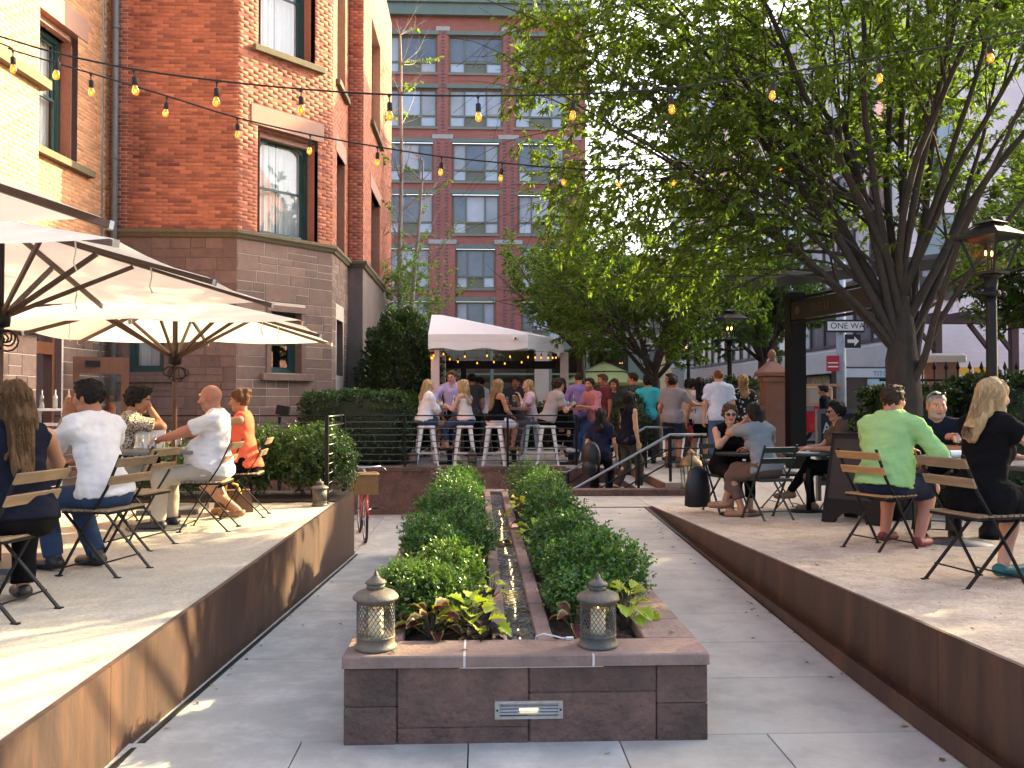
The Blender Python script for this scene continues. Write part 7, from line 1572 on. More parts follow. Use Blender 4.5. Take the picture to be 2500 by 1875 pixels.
HANDC = {}
def hand_mesh(side, curl, h):
    key = (side, round(curl, 1), h)
    if key not in HANDC: F = Field((-.085, -.035, -.12), (.085, .195, .04), h); hand_prims(F, side, curl); HANDC[key] = F.mesh()
    return HANDC[key]
HEADC = {}

def person(label, loc, rz, H=1.75, sit=None, lean=6, side=0, twist=0, head=(0, 0), hr=None, hl=None, eh=None, fr=None, fl=None, kr=None, kl=None, bw=1., belly=0., fem=False, skin='fair', hair=('short', 'brown'), top=None, bottom=None, shoes=None, beard=None, glasses=None, q=1., seed=0, hlen=.3, curl=(.45, .45), group=None, hfwd=.0, collar=None, extra=None, hip=0., footyaw=(0, 0)):
    """loc: point on the floor under the pelvis; rz: direction faced (0 = +y); targets in local metres. q: grid coarseness"""
    e = empty('person', loc, R(rz), label, 'person', group); s = H / 1.75; sk = np.array(SK[skin]); fs = .93 if fem else 1.
    P = v3(0, hip, (sit + .10) if sit is not None else .95 * s); t = nrm_(v3(math.sin(R(side)), math.sin(R(lean)), math.cos(R(lean)))); f = nrm_(v3(0, 1, 0) - t * t[1]); r = np.cross(f, t)
    rs_ = rot_axis(r, t, R(twist)); fs_ = rot_axis(f, t, R(twist)); SH = P + t * .46 * s; sw = (.165 if fem else .185) * s * (.85 + .15 * bw)
    S = {1: SH + rs_ * sw, -1: SH - rs_ * sw}; HJ = {1: P + r * .092 * s - t * .03, -1: P - r * .092 * s - t * .03}
    hands = {}; elb = {}; knee = {}; ank = {}
    for sd, tg, k in ((1, hr, 0), (-1, hl, 1)):
        if tg is None: tg = (sd * .25, .04, .80 * s) if sit is None else (sd * .13, .34, sit + .20)
        hint = (eh[k] if eh and eh[k] is not None else (sd * .5, -.7, -.6)); elb[sd], hands[sd] = ik(S[sd], v3(*tg), .285 * s, .25 * s, hint)
    for sd, tg, kh in ((1, fr, kr), (-1, fl, kl)):
        if tg is None: tg = (sd * .10, .0, .08) if sit is None else (sd * .12, .40, .08)
        knee[sd], ank[sd] = ik(HJ[sd], v3(*tg), .43 * s, .42 * s, kh if kh is not None else ((sd * .05, 1, .1) if sit is None else (sd * .12, .8, .9)))
    nk = SH + t * .045 + fs_ * .005; HC = nk + t * .06 * s + v3(0, 0, .098 * s) + v3(0, .028 + hfwd, 0) * 1.0; hy, hp = R(head[0]), R(head[1])
    hs = (1.0 if not fem else .965) * (.5 + .5 * s)
    HM = Matrix.Translation(tuple(HC)) @ Matrix.Rotation(hy, 4, 'Z') @ Matrix.Rotation(hp, 4, 'X') @ Matrix.Scale(hs, 4); HMn = np.array(HM)
    def xf(V, Mx): return V @ Mx[:3, :3].T + Mx[:3, 3]
    allp = [P, SH, nk, *S.values(), *hands.values(), *elb.values(), *knee.values(), *ank.values()]; lo = np.min(allp, 0) - .24; hi = np.max(allp, 0) + .24; lo[2] = max(lo[2], -.02) if sit is None or True else lo[2]
    hb = .0135 * q
    # ---- one continuous body
    def torso(F, o, k=.05, hips=True, full=True):
        if hips: F.cap(P - r * .07 * s, P + r * .07 * s, .112 * bw + o, .112 * bw + o, (f, .92), k)
        F.cap(P + t * .02, P + t * .21 * s, (.126 if not fem else .118) * bw + o, (.118 if not fem else .102) * bw + o, (f, .80 + belly * .25), k)
        F.cap(P + t * .22 * s, P + t * .37 * s, (.138 if not fem else .118) * bw + o, (.150 if not fem else .128) * bw + o, (fs_, .70), k)
        F.cap(SH - rs_ * (sw - .04), SH + rs_ * (sw - .04), .060 * s * (.7 + .3 * bw) + o, .060 * s * (.7 + .3 * bw) + o, None, k)
        F.cap(SH - rs_ * .06 + t * .02, SH + rs_ * .06 + t * .02, .058 * bw + o, .058 * bw + o, None, k)
        if belly: F.ell(P + t * .13 * s + f * (.045 + .08 * belly), np.array([.12, .12, .12]) * (.9 + .35 * belly) * bw ** .5 + o, .06)
        if fem:
            for sd in (-1, 1): F.ell(P + t * .295 * s + rs_ * sd * .068 + fs_ * .075, np.array([.062, .062, .062]) + o, .05)
        for sd in (-1, 1): F.ell(P + r * sd * .06 - f * .055 - t * .02, np.array([.095, .095, .10]) * bw + o, .05)
    def armu(F, sd, o, o2=None, tt=1., cut=False, k=.035): p1 = S[sd] + (elb[sd] - S[sd]) * tt; F.cap(S[sd], p1, .052 * s * bw ** .6 * fs + o, (.052 - .010 * tt) * s * bw ** .6 * fs + (o2 if o2 is not None else o), None, k, cut1=cut)
    def arml(F, sd, o, tt=1., cut=False, o2=None, k=.03): p1 = elb[sd] + (hands[sd] - elb[sd]) * tt; F.cap(elb[sd], p1, .043 * s * fs * bw ** .5 + o, (.043 - .016 * tt) * s * fs + (o2 if o2 is not None else o), None, k, cut1=cut)
    def leg(F, sd, o1, o2, o3, t1=1., t2=1., cut1=False, cut2=True, k=.04):
        p1 = HJ[sd] + (knee[sd] - HJ[sd]) * t1; F.cap(HJ[sd], p1, .090 * s * bw ** .6 + o1, (.090 - .030 * t1) * s * bw ** .5 + o2, None, k, cut1=cut1)
        if t2 > 0: p2 = knee[sd] + (ank[sd] - knee[sd]) * t2; F.cap(knee[sd], p2, .059 * s * bw ** .4 + o2, (.059 - .020 * t2) * s + o3, None, k, cut1=cut2)
    F = Field(lo, hi, hb); torso(F, -.006)
    for sd in (-1, 1):
        armu(F, sd, 0); arml(F, sd, 0); leg(F, sd, -.004, 0, 0, cut2=False); m_ = (knee[sd] + ank[sd]) / 2 + (knee[sd] - ank[sd]) * .18; bk_ = nrm_(np.cross(np.cross(ank[sd] - knee[sd], f), ank[sd] - knee[sd])); F.ell(m_ - (f - 0) * .012, np.array([.050, .050, .085]) * s, .04)
        fd = nrm_(rot_axis(v3(0, 1, 0), (0, 0, 1), R(footyaw[0 if sd == 1 else 1]))); F.cap(ank[sd] - v3(0, 0, .03) - fd * .03, ank[sd] + fd * .16 - v3(0, 0, .052), .036, .026, ((0, 0, 1), .8), .02)
    F.cap(nk - t * .04, HC - v3(0, .0, .06), .056 * s * fs, .054 * s * fs, None, .035)
    V1, Q1 = F.mesh(); C1 = np.tile(sk, (len(V1), 1)); C1 *= (1 + .04 * np.sin(V1[:, :1] * 40) * np.sin(V1[:, 2:] * 33))
    hh = .0062 * max(1, q * .85); hk = (skin, hair[1], beard, fem, round(hh, 4))
    if hk not in HEADC: HEADC[hk] = head_mesh(hh, SK[skin], BROW[hair[1]], beard, 0, fem, seed)
    V2, Q2, C2 = HEADC[hk]; V2 = xf(V2, HMn); Vs = [V1, V2]; Qs = [Q1, Q2 + len(V1)]; Cs = [C1, C2]; nV = len(V1) + len(V2)
    for sd, cu in ((1, curl[0]), (-1, curl[1])):
        Vh, Qh = hand_mesh(-sd, cu, .0065 if q < 1.3 else .0085); fd = nrm_(hands[sd] - elb[sd]); fd = nrm_(fd + v3(0, 0, .25 if fd[2] < -.5 and sit is not None else 0)); up_ = v3(sd * .9, -.3, .25) if (sit is None and fd[2] < -.5) else v3(sd * .25, -.15, 1)
        if fd[2] > .6: up_ = v3(sd * .5, -.8, .1)
        zb_ = nrm_(up_ - fd * (up_ @ fd)); xb_ = np.cross(fd, zb_); Mh = np.eye(4); Mh[:3, 0] = xb_ * s; Mh[:3, 1] = fd * s; Mh[:3, 2] = zb_ * s; Mh[:3, 3] = hands[sd]
        Vs.append(xf(Vh, Mh)); Qs.append(Qh + nV); Cs.append(np.tile(sk * np.array([1.03, .95, .93]), (len(Vh), 1))); nV += len(Vh)
    body = link_mesh('body', fast_mesh('body', np.concatenate(Vs), np.concatenate(Qs), np.concatenate(Cs)), [M_skin], e, True)
    # ---- clothing
    if top:
        kind, m_ = top; F = Field(lo, hi, hb); o = dict(loose=.028).get(kind, .018) if kind not in ('blouse', 'shirt', 'long', 'rolled') else .024
        hem = {'cami': -.02, 'tank': -.03, 'dress': -.05, 'blouse': -.02}.get(kind, -.10 if sit is None else -.05)
        torso(F, o if kind not in ('cami', 'tank', 'sleeveless') else .017)
        if belly: pass
        if kind in ('tee', 'polo', 'loose'):
            for sd in (-1, 1): armu(F, sd, .016, .026, .66, True)
        if kind in ('shirt',):
            for sd in (-1, 1): armu(F, sd, .017, .027, .72, True)
        if kind in ('rolled', 'blouse'):
            for sd in (-1, 1): armu(F, sd, .018, .022); arml(F, sd, .022, .42, True, .026)
        if kind == 'long':
            for sd in (-1, 1): armu(F, sd, .018, .02); arml(F, sd, .02, .97, True, .016)
        if kind == 'capsleeve' or kind == 'dress':
            for sd in (-1, 1): armu(F, sd, .012, .02, .32, True)
        if kind in ('long', 'rolled', 'shirt', 'polo') or collar:
            for k in range(10):
                a0, a1 = k * .6283, (k + 1) * .6283; g0 = lambda a: nk + t * (.022 - .016 * math.cos(a)) + (rs_ * math.sin(a) * .064 + fs_ * math.cos(a) * .066) * s * (.8 + .2 * bw)
                if 9 <= k or k == 0: pass
                F.cap(g0(a0), g0(a1), .013, .013, (t, 1.5) if False else None, .012)
        if kind in ('cami',):
            F.plane(P + t * .40 * s, t + fs_ * .15)
        if kind in ('tank', 'sleeveless'):
            for sd in (-1, 1): F.cap(S[sd] + rs_ * sd * .06 + t * .05, S[sd] + rs_ * sd * .05 - t * .07, .062 * s, .058 * s, None, .012, op='cut')
        F.cap(nk - t * .03 + fs_ * .02, nk + t * .12, .050 * s, .062 * s, None, .01, op='cut')
        if kind in ('tank', 'cami', 'sleeveless', 'dress'): F.ell(nk + fs_ * .055 - t * .015, (.06, .06, .075), .01, 'cut')
        if kind == 'dress':
            for sd in (-1, 1): F.cap(HJ[sd], HJ[sd] + (knee[sd] - HJ[sd]) * 1.0, .115 * bw, .092, None, .05)
            kk_ = (knee[1] + knee[-1]) / 2; F.cap(P + f * .02, (P + kk_) / 2 + (kk_ - P) * .42, .13, .10, ((0, 0, 1), .9), .08)
        else:
            if kind not in ('tucked',):
                F.cap(P + t * (hem + .16), P + t * (hem + .0), .127 * bw + o + .006, .137 * bw + o + .012, (f, .86 + belly * .2), .04)
            F.plane(P + t * hem, -t)
        F.noise(.0060 if kind in ('long', 'rolled', 'blouse', 'tee', 'loose', 'shirt') else .002, 10, 26, seed + 2, 6, (1, 1, 1.8)); F.noise(.0052, 22, 60, seed + 3, 9, (1, 1, 1.5)); F.noise(.0030, 70, 130, seed + 5, 7, (1, 1, 1.6))
        link_mesh('top', fast_mesh('top', *F.mesh()), [m_], e, True)
        if kind in ('cami', 'tank'):
            b = MB()
            for sd in (-1, 1): b.tube([tuple(P + t * .385 * s + rs_ * sd * .07 + fs_ * .105), tuple(SH + rs_ * sd * .075 + t * .068 + fs_ * .02), tuple(SH + rs_ * sd * .07 + t * .04 - fs_ * .075), tuple(P + t * .37 * s + rs_ * sd * .055 - fs_ * .11)], .008 if kind == 'cami' else .014, 6)
            b.build('strap', m_, e, True)
    if bottom:
        kind, m_ = bottom; F = Field(lo, hi, hb)
        F.cap(P - r * .07 * s, P + r * .07 * s, .112 * bw + .008, .112 * bw + .008, (f, .92), .04); F.cap(P, P + t * .10, .126 * bw + .006, .122 * bw + .006, (f, .82 + belly * .2), .04)
        for sd in (-1, 1):
            F.ell(P + r * sd * .06 - f * .055 - t * .02, np.array([.095, .095, .10]) * bw + .008, .05)
            if kind == 'long': leg(F, sd, .010, .016, .026, 1, .96)
            elif kind == 'slim': leg(F, sd, .006, .008, .010, 1, .96)
            elif kind == 'crop': leg(F, sd, .008, .012, .018, 1, .70)
            elif kind == 'shorts': leg(F, sd, .014, .034, 0, .86, 0, True)
            elif kind == 'mini': leg(F, sd, .014, .03, 0, .48, 0, True)
        if kind in ('skirt', 'mini'):
            kk_ = (knee[1] + knee[-1]) / 2; u_ = .75 if kind == 'skirt' else .42; F.cap(P, P + (kk_ - P) * u_, .115, .128, ((0, 0, 1), .85) if sit is not None else None, .06, cut1=True)
            if kind == 'skirt':
                for sd in (-1, 1): leg(F, sd, .02, .035, 0, .8, 0, True)
        F.noise(.0035, 22, 60, seed + 7, 9); link_mesh('bottom', fast_mesh('bottom', *F.mesh()), [m_], e, True)
    if shoes:
        kind, m_ = shoes
        for sd in (-1, 1):
            fd = nrm_(rot_axis(v3(0, 1, 0), (0, 0, 1), R(footyaw[0 if sd == 1 else 1]))); a = ank[sd]; F = Field(a - .24, a + .26, .009 if q < 1.3 else .013); z0 = a[2] - .078
            F.cap(a - v3(0, 0, .03) - fd * .035, a + fd * .155 - v3(0, 0, .045), .046, .038, ((0, 0, 1), .95), .02); F.cap(a - v3(0, 0, .045) + fd * .03, a + fd * .15 - v3(0, 0, .05), .043, .040, ((0, 0, 1), .7), .02)
            if kind == 'boot': F.cap(a, a + nrm_(knee[sd] - a) * .12, .052, .055, None, .02, cut1=True)
            elif kind in ('flat', 'loafer'): F.ell(a + v3(0, 0, .045) + fd * (.045 if kind == 'flat' else .02), (.06, .085, .055), .01, 'cut')
            elif kind == 'sandal': F.ell(a + v3(0, 0, .035) + fd * .03, (.06, .10, .075), .01, 'cut')
            else: F.cap(a, a + nrm_(knee[sd] - a) * .03, .044, .046, None, .02, cut1=True)
            F.plane((0, 0, z0), (0, 0, -1)); V, Q = F.mesh()
            if len(V): link_mesh('shoe', fast_mesh('shoe', V, Q), [m_], e, True)
    if hair and hair[0] != 'bald':
        Hi = np.linalg.inv(HMn); bk_ = None; cu_ = ()
        if hair[0] in ('long', 'wavy', 'medium'):
            tb = max(.02, hlen - .14); bk_ = tuple(xf(np.array([SH - t * tb * s - fs_ * (.118 * bw + .006)]), Hi)[0]); cp = xf(np.array([SH - t * .02, P + t * .2 * s, SH - rs_ * (sw - .05), SH + rs_ * (sw - .05)]), Hi); cu_ = ((cp[0], cp[1], .098 * bw, .088 * bw), (cp[2], cp[3], .066, .066))
        V, Q = hair_field(hair[0], .0085 * max(1, q * .8) if hair[0] in ('short', 'crop', 'curly', 'tuft', 'bun') else .0095 * max(1, q * .8), seed, hlen, bk_, cu_); o = link_mesh('hair', fast_mesh('hair', xf(V, HMn), Q), [HAIR[hair[1]]], e, True)
        if hair[0] in ('long', 'wavy', 'medium') and q < 1.7:   # loose strands lying over the mass
            rg = np.random.RandomState(seed + 9); b = MB(); n = 420 if q < 1.2 else 130
            zlow = V[:, 2].min()
            Vl = V[(V[:, 2] > .0) & (V[:, 1] < .05)]; back = V[V[:, 2] < zlow + .09]
            if len(Vl) and len(back):
                c0 = np.array([0, -.02, .02])
                for k in range(n):
                    p = Vl[rg.randint(len(Vl))]; e_ = back[rg.randint(len(back))]; 
                    if abs(e_[0] - p[0]) > .07: continue
                    ts = np.linspace(0, 1, 8); pts = []
                    for tt in ts:
                        g = p * (1 - tt) + e_ * tt; rowz = V[np.abs(V[:, 2] - g[2]) < .012]
                        if len(rowz): d2 = ((rowz[:, 0] - g[0]) ** 2 + (rowz[:, 1] - g[1]) ** 2); w_ = rowz[d2.argmin()]; g = np.array([w_[0], w_[1], g[2]])
                        o_ = nrm_([g[0], g[1] + .03, 0]); pts.append(g + o_ * rg.uniform(.0005, .004))
                    pts = np.array(pts); pts[1:-1] = (pts[:-2] + pts[1:-1] + pts[2:]) / 3
                    b.tube([tuple(x) for x in xf(pts, HMn)], [.0012, .0022, .0024, .0022, .002, .0018, .0014, .0006], 3, caps=False)
                b.build('hair_strands', HAIR[hair[1]], e, True)
    if glasses:
        b = MB(); b.T = HM; up = glasses in ('up',); y0, z0 = (.098, .008) if not up else (.055, .112)
        tl = Matrix.Rotation(R(-55) if up else 0, 3, 'X')
        for sd in (-1, 1): b.ell((sd * .033, y0, z0), (.027, .006, .021), 12, 7, tl)
        b.tube([(-.01, y0 + .003, z0 + .004), (.01, y0 + .003, z0 + .004)], .003, 5); me_ = MATS.get('dark_lens') or mat('dark_lens', (.012, .01, .01), .12, .05, 3., 0, spec=.8)
        for sd in (-1, 1): b.tube([(sd * .058, y0 - .004, z0 + .006), (sd * .079, -.005, z0 + (.0 if not up else -.055))], .003, 5)
        if glasses == 'clear':
            b = MB(); b.T = HM
            for sd in (-1, 1): b.tube([(sd * .033 + .022 * math.cos(a), .104, .006 + .016 * math.sin(a)) for a in np.linspace(0, 6.28, 13)], .0022, 5, caps=False); b.tube([(sd * .055, .10, .01), (sd * .079, -.005, .006)], .0022, 5)
            b.tube([(-.011, .106, .008), (.011, .106, .008)], .0022, 5)
        b.build('glasses', me_, e, True)
    e['_j'] = 0; del e['_j']
    return dict(e=e, P=P, SH=SH, S=S, hands=hands, elb=elb, knee=knee, ank=ank, HC=HC, t=t, f=fs_, r=rs_)
# ------------------------------------------------------------------ the guests
W_ = lambda n, c, **k: cloth(n, c, **k)
white = W_('white', (.70, .70, .72)); navy = W_('navy', (.008, .010, .020)); black = W_('black', (.005, .005, .006)); denim = W_('denim', (.035, .06, .12), var=.2); khaki = W_('khaki', (.42, .37, .30)); green = W_('green', (.30, .52, .20)); coral = W_('coral', (.78, .13, .07)); olive = W_('olive', (.085, .065, .045)); greytee = W_('grey_tee', (.20, .23, .25)); brownp = W_('brown_trouser', (.11, .075, .062)); dshort = W_('navy_shorts', (.018, .024, .045)); cream = W_('cream', (.62, .55, .52)); pink = W_('pink', (.62, .47, .52)); lav = W_('lavender', (.42, .40, .66)); purple = W_('purple', (.26, .18, .42)); teal = W_('teal', (.05, .42, .47)); greysh = W_('grey_shirt', (.22, .21, .23)); ltblue = W_('light_blue', (.50, .58, .76)); blued = W_('blue_jeans', (.07, .12, .22), var=.2); whites = W_('white_shorts', (.68, .62, .70)); greyj = W_('grey_jeans', (.16, .16, .18)); heather = W_('heather', (.33, .31, .31)); maroon = W_('maroon', (.15, .045, .055)); tanj = W_('tan_jacket', (.30, .22, .15)); dgrey = W_('charcoal', (.06, .06, .065))
sh_black = mat('shoe_black', (.015, .014, .014), .4, .1, 10., 0); sh_red = mat('shoe_red', (.20, .02, .03), .6, .1, 10., 0); sh_tan = mat('shoe_tan', (.30, .16, .08), .6, .1, 10., 0); sh_brown = mat('shoe_brown', (.09, .05, .03), .5, .1, 10., 0); sh_white = mat('shoe_white', (.62, .60, .58), .5, .1, 10., 0); sh_teal = mat('shoe_teal', (.02, .16, .16), .6, .1, 10., 0)
T_ = .405; SE = .455
# ---- left terrace
person('woman with long brown hair and sleeveless navy top seated with her back to us', (-2.60, 4.98, T_), 40, 1.68, SE, 13, 0, 0, (12, -12), hr=(.12, .46, .80), hl=(-.12, .46, .80), eh=((.9, -.3, -.4), (-.9, -.3, -.4)), fem=True, skin='tan', hair=('long', 'ltbrown'), top=('sleeveless', navy), bottom=('long', black), shoes=('flat', sh_black), seed=11, hlen=.34, bw=1.05, fr=(.1, .34, .08), fl=(-.1, .28, .08), hip=-.02)
person('man in white long sleeved shirt and jeans raising a hand to his mouth', (-2.62, 6.14, T_), 66, 1.78, SE, 13, 0, 0, (10, -6), hr=(.08, .42, .74), hl=(-.03, .33, 1.10), eh=((.8, -.2, -.5), (-.25, .25, -1)), skin='warm', hair=('short', 'black'), top=('rolled', white), bottom=('long', denim), shoes=('boot', sh_black), seed=12, curl=(.6, .8), fr=(.12, .20, .08), fl=(-.1, .36, .08), bw=1.02)
person('man in black and white patterned shirt resting his cheek on his hand', (-3.50, 8.42, T_), -72, 1.76, SE, 18, 0, 0, (0, -12), hr=(.03, .30, 1.13), hl=(-.22, .36, .80), eh=((.5, .5, -.9), (-.8, -.2, -.5)), skin='warm', hair=('curly', 'black'), top=('shirt', pattern_mat('printed_cotton', 'print', (.02, .018, .016), (.58, .50, .40), scale=26.)), bottom=('long', khaki), shoes=('shoe', sh_black), seed=13, curl=(.9, .4))
person('bald man in white tee and khaki trousers with hands on the table', (-2.48, 8.12, T_), 90, 1.74, SE, -4, 0, 0, (0, -8), hr=(.07, .55, .80), hl=(-.06, .56, .80), eh=((.9, -.2, -.6), (-.9, -.2, -.6)), skin='ruddy', hair=('bald', 'grey'), top=('tee', white), bottom=('long', khaki), shoes=('shoe', sh_black), seed=14, belly=.75, bw=1.1, curl=(.6, .6), hfwd=.03, fr=(.12, .42, .08), fl=(-.1, .46, .08))
person('woman in coral top with hair bun lifting an open hand behind the bald man', (-2.42, 9.02, T_), 92, 1.66, SE, 3, 0, 0, (0, -4), hr=(.10, .42, .72), hl=(-.16, .36, 1.14), eh=((.8, -.2, -.5), (-.6, .2, -.9)), fem=True, skin='tan', hair=('bun', 'auburn'), top=('sleeveless', coral), bottom=('skirt', black), shoes=('sandal', sh_tan), seed=15, curl=(.4, .15), fr=(.1, .18, .08), fl=(-.12, .05, .08))
bg = empty('tote_bag', (-2.62, 9.3, T_), R(20), 'brown tote bag with a yellow handle on the gravel behind the bald man', 'bag'); b = MB(); b.add([(-.2, -.09, 0), (.2, -.09, 0), (.2, .09, 0), (-.2, .09, 0), (-.17, -.05, .24), (.17, -.05, .24), (.17, .05, .24), (-.17, .05, .24)], [(3, 2, 1, 0), (4, 5, 6, 7), (0, 1, 5, 4), (1, 2, 6, 5), (2, 3, 7, 6), (3, 0, 4, 7)]); b.build('bag_body', mat('brown_leather', (.14, .075, .04), .6, .2, 8., .1, 60.), bg); b = MB(); b.tube([(-.09, -.06, .22), (-.07, -.08, .33), (.03, -.09, .3), (.07, -.06, .2)], .014, 6); b.build('handle', mat('yellow_strap', (.65, .45, .05), .6, .1, 5., 0), bg, True)
# ---- right terrace
zt = lambda y: zT(y)
person('heavy man in light green shirt and navy shorts seated with his back to us', (3.36, 7.02, zt(7.0)), -52, 1.80, SE, 12, 0, 0, (-8, -4), hr=(.20, .34, .72), hl=(-.08, .46, .80), eh=((.9, -.4, -.3), (-.8, 0, -.6)), skin='ruddy', hair=('short', 'brown'), top=('long', green), bottom=('shorts', dshort), shoes=('loafer', sh_red), glasses='sun', seed=21, bw=1.28, belly=.7, fr=(.16, .26, .08), fl=(-.16, .32, .08))
g1 = person('grey bearded man in navy polo holding an orange drink', (4.30, 7.96, zt(7.96)), 154, 1.82, SE, 20, 0, 0, (16, -6), hr=(-.26, .30, .82), hl=(-.20, .36, .92), eh=((.9, -.1, -.5), (-.8, -.2, -.5)), skin='ruddy', hair=('crop', 'grey'), top=('polo', navy), bottom=('long', dgrey), shoes=('shoe', sh_black), beard=((.30, .28, .26), .8), glasses='up', seed=22, bw=1.15, belly=.35, curl=(.5, .75))
person('blonde woman in short sleeved black dress and teal shoes seated facing right', (3.22, 5.42, zt(5.4)), -72, 1.68, SE, 9, 0, 0, (-6, -6), hr=(.22, .42, .78), hl=(-.10, .46, .78), eh=((.9, -.3, -.4), (-.8, -.2, -.5)), fem=True, skin='fair', hair=('long', 'blonde'), top=('dress', black), bottom=None, shoes=('flat', sh_teal), glasses='up', seed=23, bw=1.12, hlen=.20, fr=(.10, .30, .08), fl=(-.06, .26, .08))
dr = empty('cocktail_glass', (0, 0, 0), 0, 'short glass of orange drink in the bearded man hand', 'glass')
hm = g1['e'].matrix_basis; hp_ = hm @ Vector(tuple(g1['hands'][-1] + v3(.05, .10, -.04))); dr.location = hp_
b = MB(); b.lathe([(.034, 0), (.040, .085), (.037, .085), (.031, .01), (0, .01)], 16, cap=False); b.build('glass_body', M_clear, dr, True); b = MB(); b.lathe([(.031, .012), (.036, .065), (0, .065)], 16); b.build('drink', mat('orange_drink', (.62, .16, .04), .3, .05, 5., 0), dr, True)
person('curly dark haired person in olive top with crossed black trouser legs', (4.38, 10.2, zt(10.2)), 82, 1.70, SE, 6, 0, 0, (6, -4), hr=(.10, .42, .76), hl=(-.12, .40, .76), skin='tan', fem=True, hair=('tuft', 'black'), top=('tee', olive), bottom=('slim', black), shoes=('shoe', sh_tan), glasses='sun', seed=24, q=1.25, fl=(.06, .62, .22), fr=(.05, .36, .08), kl=(-.0, .7, 1), hip=0)
person('woman with dark glasses in black sleeveless top seated facing us', (2.98, 10.36, zt(10.36)), 190, 1.66, SE, 12, 0, 0, (-18, -4), hr=(.05, .30, .98), hl=(-.10, .38, .78), fem=True, skin='fair', hair=('curly', 'ltbrown'), top=('tank', black), bottom=('crop', black), shoes=('flat', sh_tan), glasses='sun', seed=25, q=1.25, eh=((.6, .3, -.8), (-.8, 0, -.6)))
person('woman in grey tee and cropped brown trousers with crossed legs', (3.16, 9.42, zt(9.42)), 22, 1.66, SE, 14, 0, 0, (0, -2), hr=(.12, .40, .76), hl=(-.03, .28, 1.08), eh=((.8, -.2, -.5), (-.8, .2, -.7)), fem=True, skin='tan', hair=('bob', 'black'), top=('tee', greytee), bottom=('crop', brownp), shoes=('sandal', sh_tan), seed=26, q=1.15, fr=(-.22, .42, .16), fl=(-.14, .22, .08), kr=(-.2, .7, 1), footyaw=(60, 50))
hbg = empty('handbag', (2.62, 10.25, zt(10.2)), R(10), 'large black handbag hanging from the chair of the woman in dark glasses', 'bag'); b = MB(); n = 12
b.lathe([(.12, .06), (.17, .08), (.16, .3), (.12, .48), (.05, .55)], 14); o = b.build('bag_body', mat('black_leather', (.012, .012, .013), .45, .1, 10., .1, 40.), hbg, True); o.scale = (1, .5, 1); b = MB(); b.tube([(-.09, 0, .5), (-.06, .02, .68), (.05, .02, .68), (.09, 0, .5)], .01, 6); b.build('strap', MATS['black_leather'], hbg, True)
# ---- bar: seated and standing guests
Pz = .40; SS = .735; Q = 1.6
person('girl in white blouse and denim skirt on the leftmost bar stool', (-1.0, 15.97, Pz), -62, 1.64, SS, 4, 0, 0, (0, -10), hr=(.10, .34, .84), hl=(-.16, .12, .80), fem=True, skin='tan', hair=('long', 'blonde'), top=('blouse', white), bottom=('mini', denim), shoes=('sandal', sh_tan), seed=31, q=Q, hlen=.16, fr=(.08, .34, .36), fl=(-.1, .26, .34))
person('man with glasses in lavender shirt behind the left bar table', (-.52, 16.95, Pz), 172, 1.80, None, 8, 0, 0, (-14, -14), hr=(.18, .34, 1.13), hl=(-.18, .34, 1.13), eh=((.9, -.3, -.4), (-.9, -.3, -.4)), skin='fair', hair=('short', 'ltbrown'), top=('rolled', lav), bottom=('shorts', dshort), shoes=('shoe', sh_white), glasses='clear', seed=32, q=Q)
person('blonde woman in white camisole and jeans seated with her back to us at the bar', (-.25, 15.93, Pz), 58, 1.66, SS, 5, 0, 0, (10, -6), hr=(.1, .30, .88), hl=(-.14, .34, 1.10), fem=True, skin='fair', hair=('long', 'blonde'), top=('cami', cream), bottom=('crop', denim), shoes=('sandal', sh_black), seed=33, q=Q, hlen=.26, fr=(.1, .3, .34), fl=(-.1, .34, .34))
person('long haired woman in black tank and white shorts on a bar stool', (.30, 15.86, Pz), -52, 1.66, SS, 4, 0, 0, (-6, -4), hr=(.14, .30, .90), hl=(-.14, .32, 1.08), fem=True, skin='tan', hair=('long', 'dirty'), top=('cami', black), bottom=('shorts', whites), shoes=('sandal', sh_tan), seed=34, q=Q, hlen=.36, fr=(.06, .36, .34), fl=(-.1, .34, .36))
person('blonde woman in pink top and grey jeans gesturing at the middle bar table', (1.0, 16.52, Pz), 100, 1.68, SS, 4, 0, 0, (8, -2), hr=(.10, .26, 1.22), hl=(-.08, .24, 1.26), fem=True, skin='fair', hair=('long', 'blonde'), top=('tee', pink), bottom=('slim', greyj), shoes=('sandal', sh_tan), seed=35, q=Q, hlen=.26, curl=(.7, .7), fr=(.1, .42, .30), fl=(-.05, .34, .34))
person('man with wavy brown hair in grey tee leaning his forearms on the bar table', (1.27, 15.97, Pz), -66, 1.78, SS, 20, 0, 0, (0, -8), hr=(.12, .46, 1.10), hl=(-.06, .46, 1.12), skin='fair', hair=('curly', 'brown'), top=('loose', heather), bottom=('slim', black), shoes=('shoe', sh_white), seed=36, q=Q, fr=(.12, .40, .30), fl=(-.1, .3, .34))
person('man in purple shirt standing with his back to us at the bar', (2.0, 17.1, Pz), 8, 1.76, None, 3, 0, 0, (0, -10), hr=(.2, .3, 1.05), hl=(-.2, .3, 1.05), skin='ruddy', hair=('crop', 'brown'), top=('rolled', purple), bottom=('long', blued), shoes=('shoe', sh_brown), seed=37, q=Q)
person('bearded man in red plaid shirt leaning on the bar table', (2.22, 16.32, Pz), 122, 1.78, SS, 12, 0, 0, (18, -4), hr=(.05, .48, 1.10), hl=(-.16, .42, 1.08), skin='ruddy', hair=('short', 'brown'), top=('rolled', pattern_mat('red_plaid', 'plaid', (.50, .07, .08), (.62, .40, .40), (.30, .10, .14), 14.)), bottom=('long', blued), shoes=('shoe', sh_brown), beard=((.13, .07, .04), .6), seed=38, q=Q)
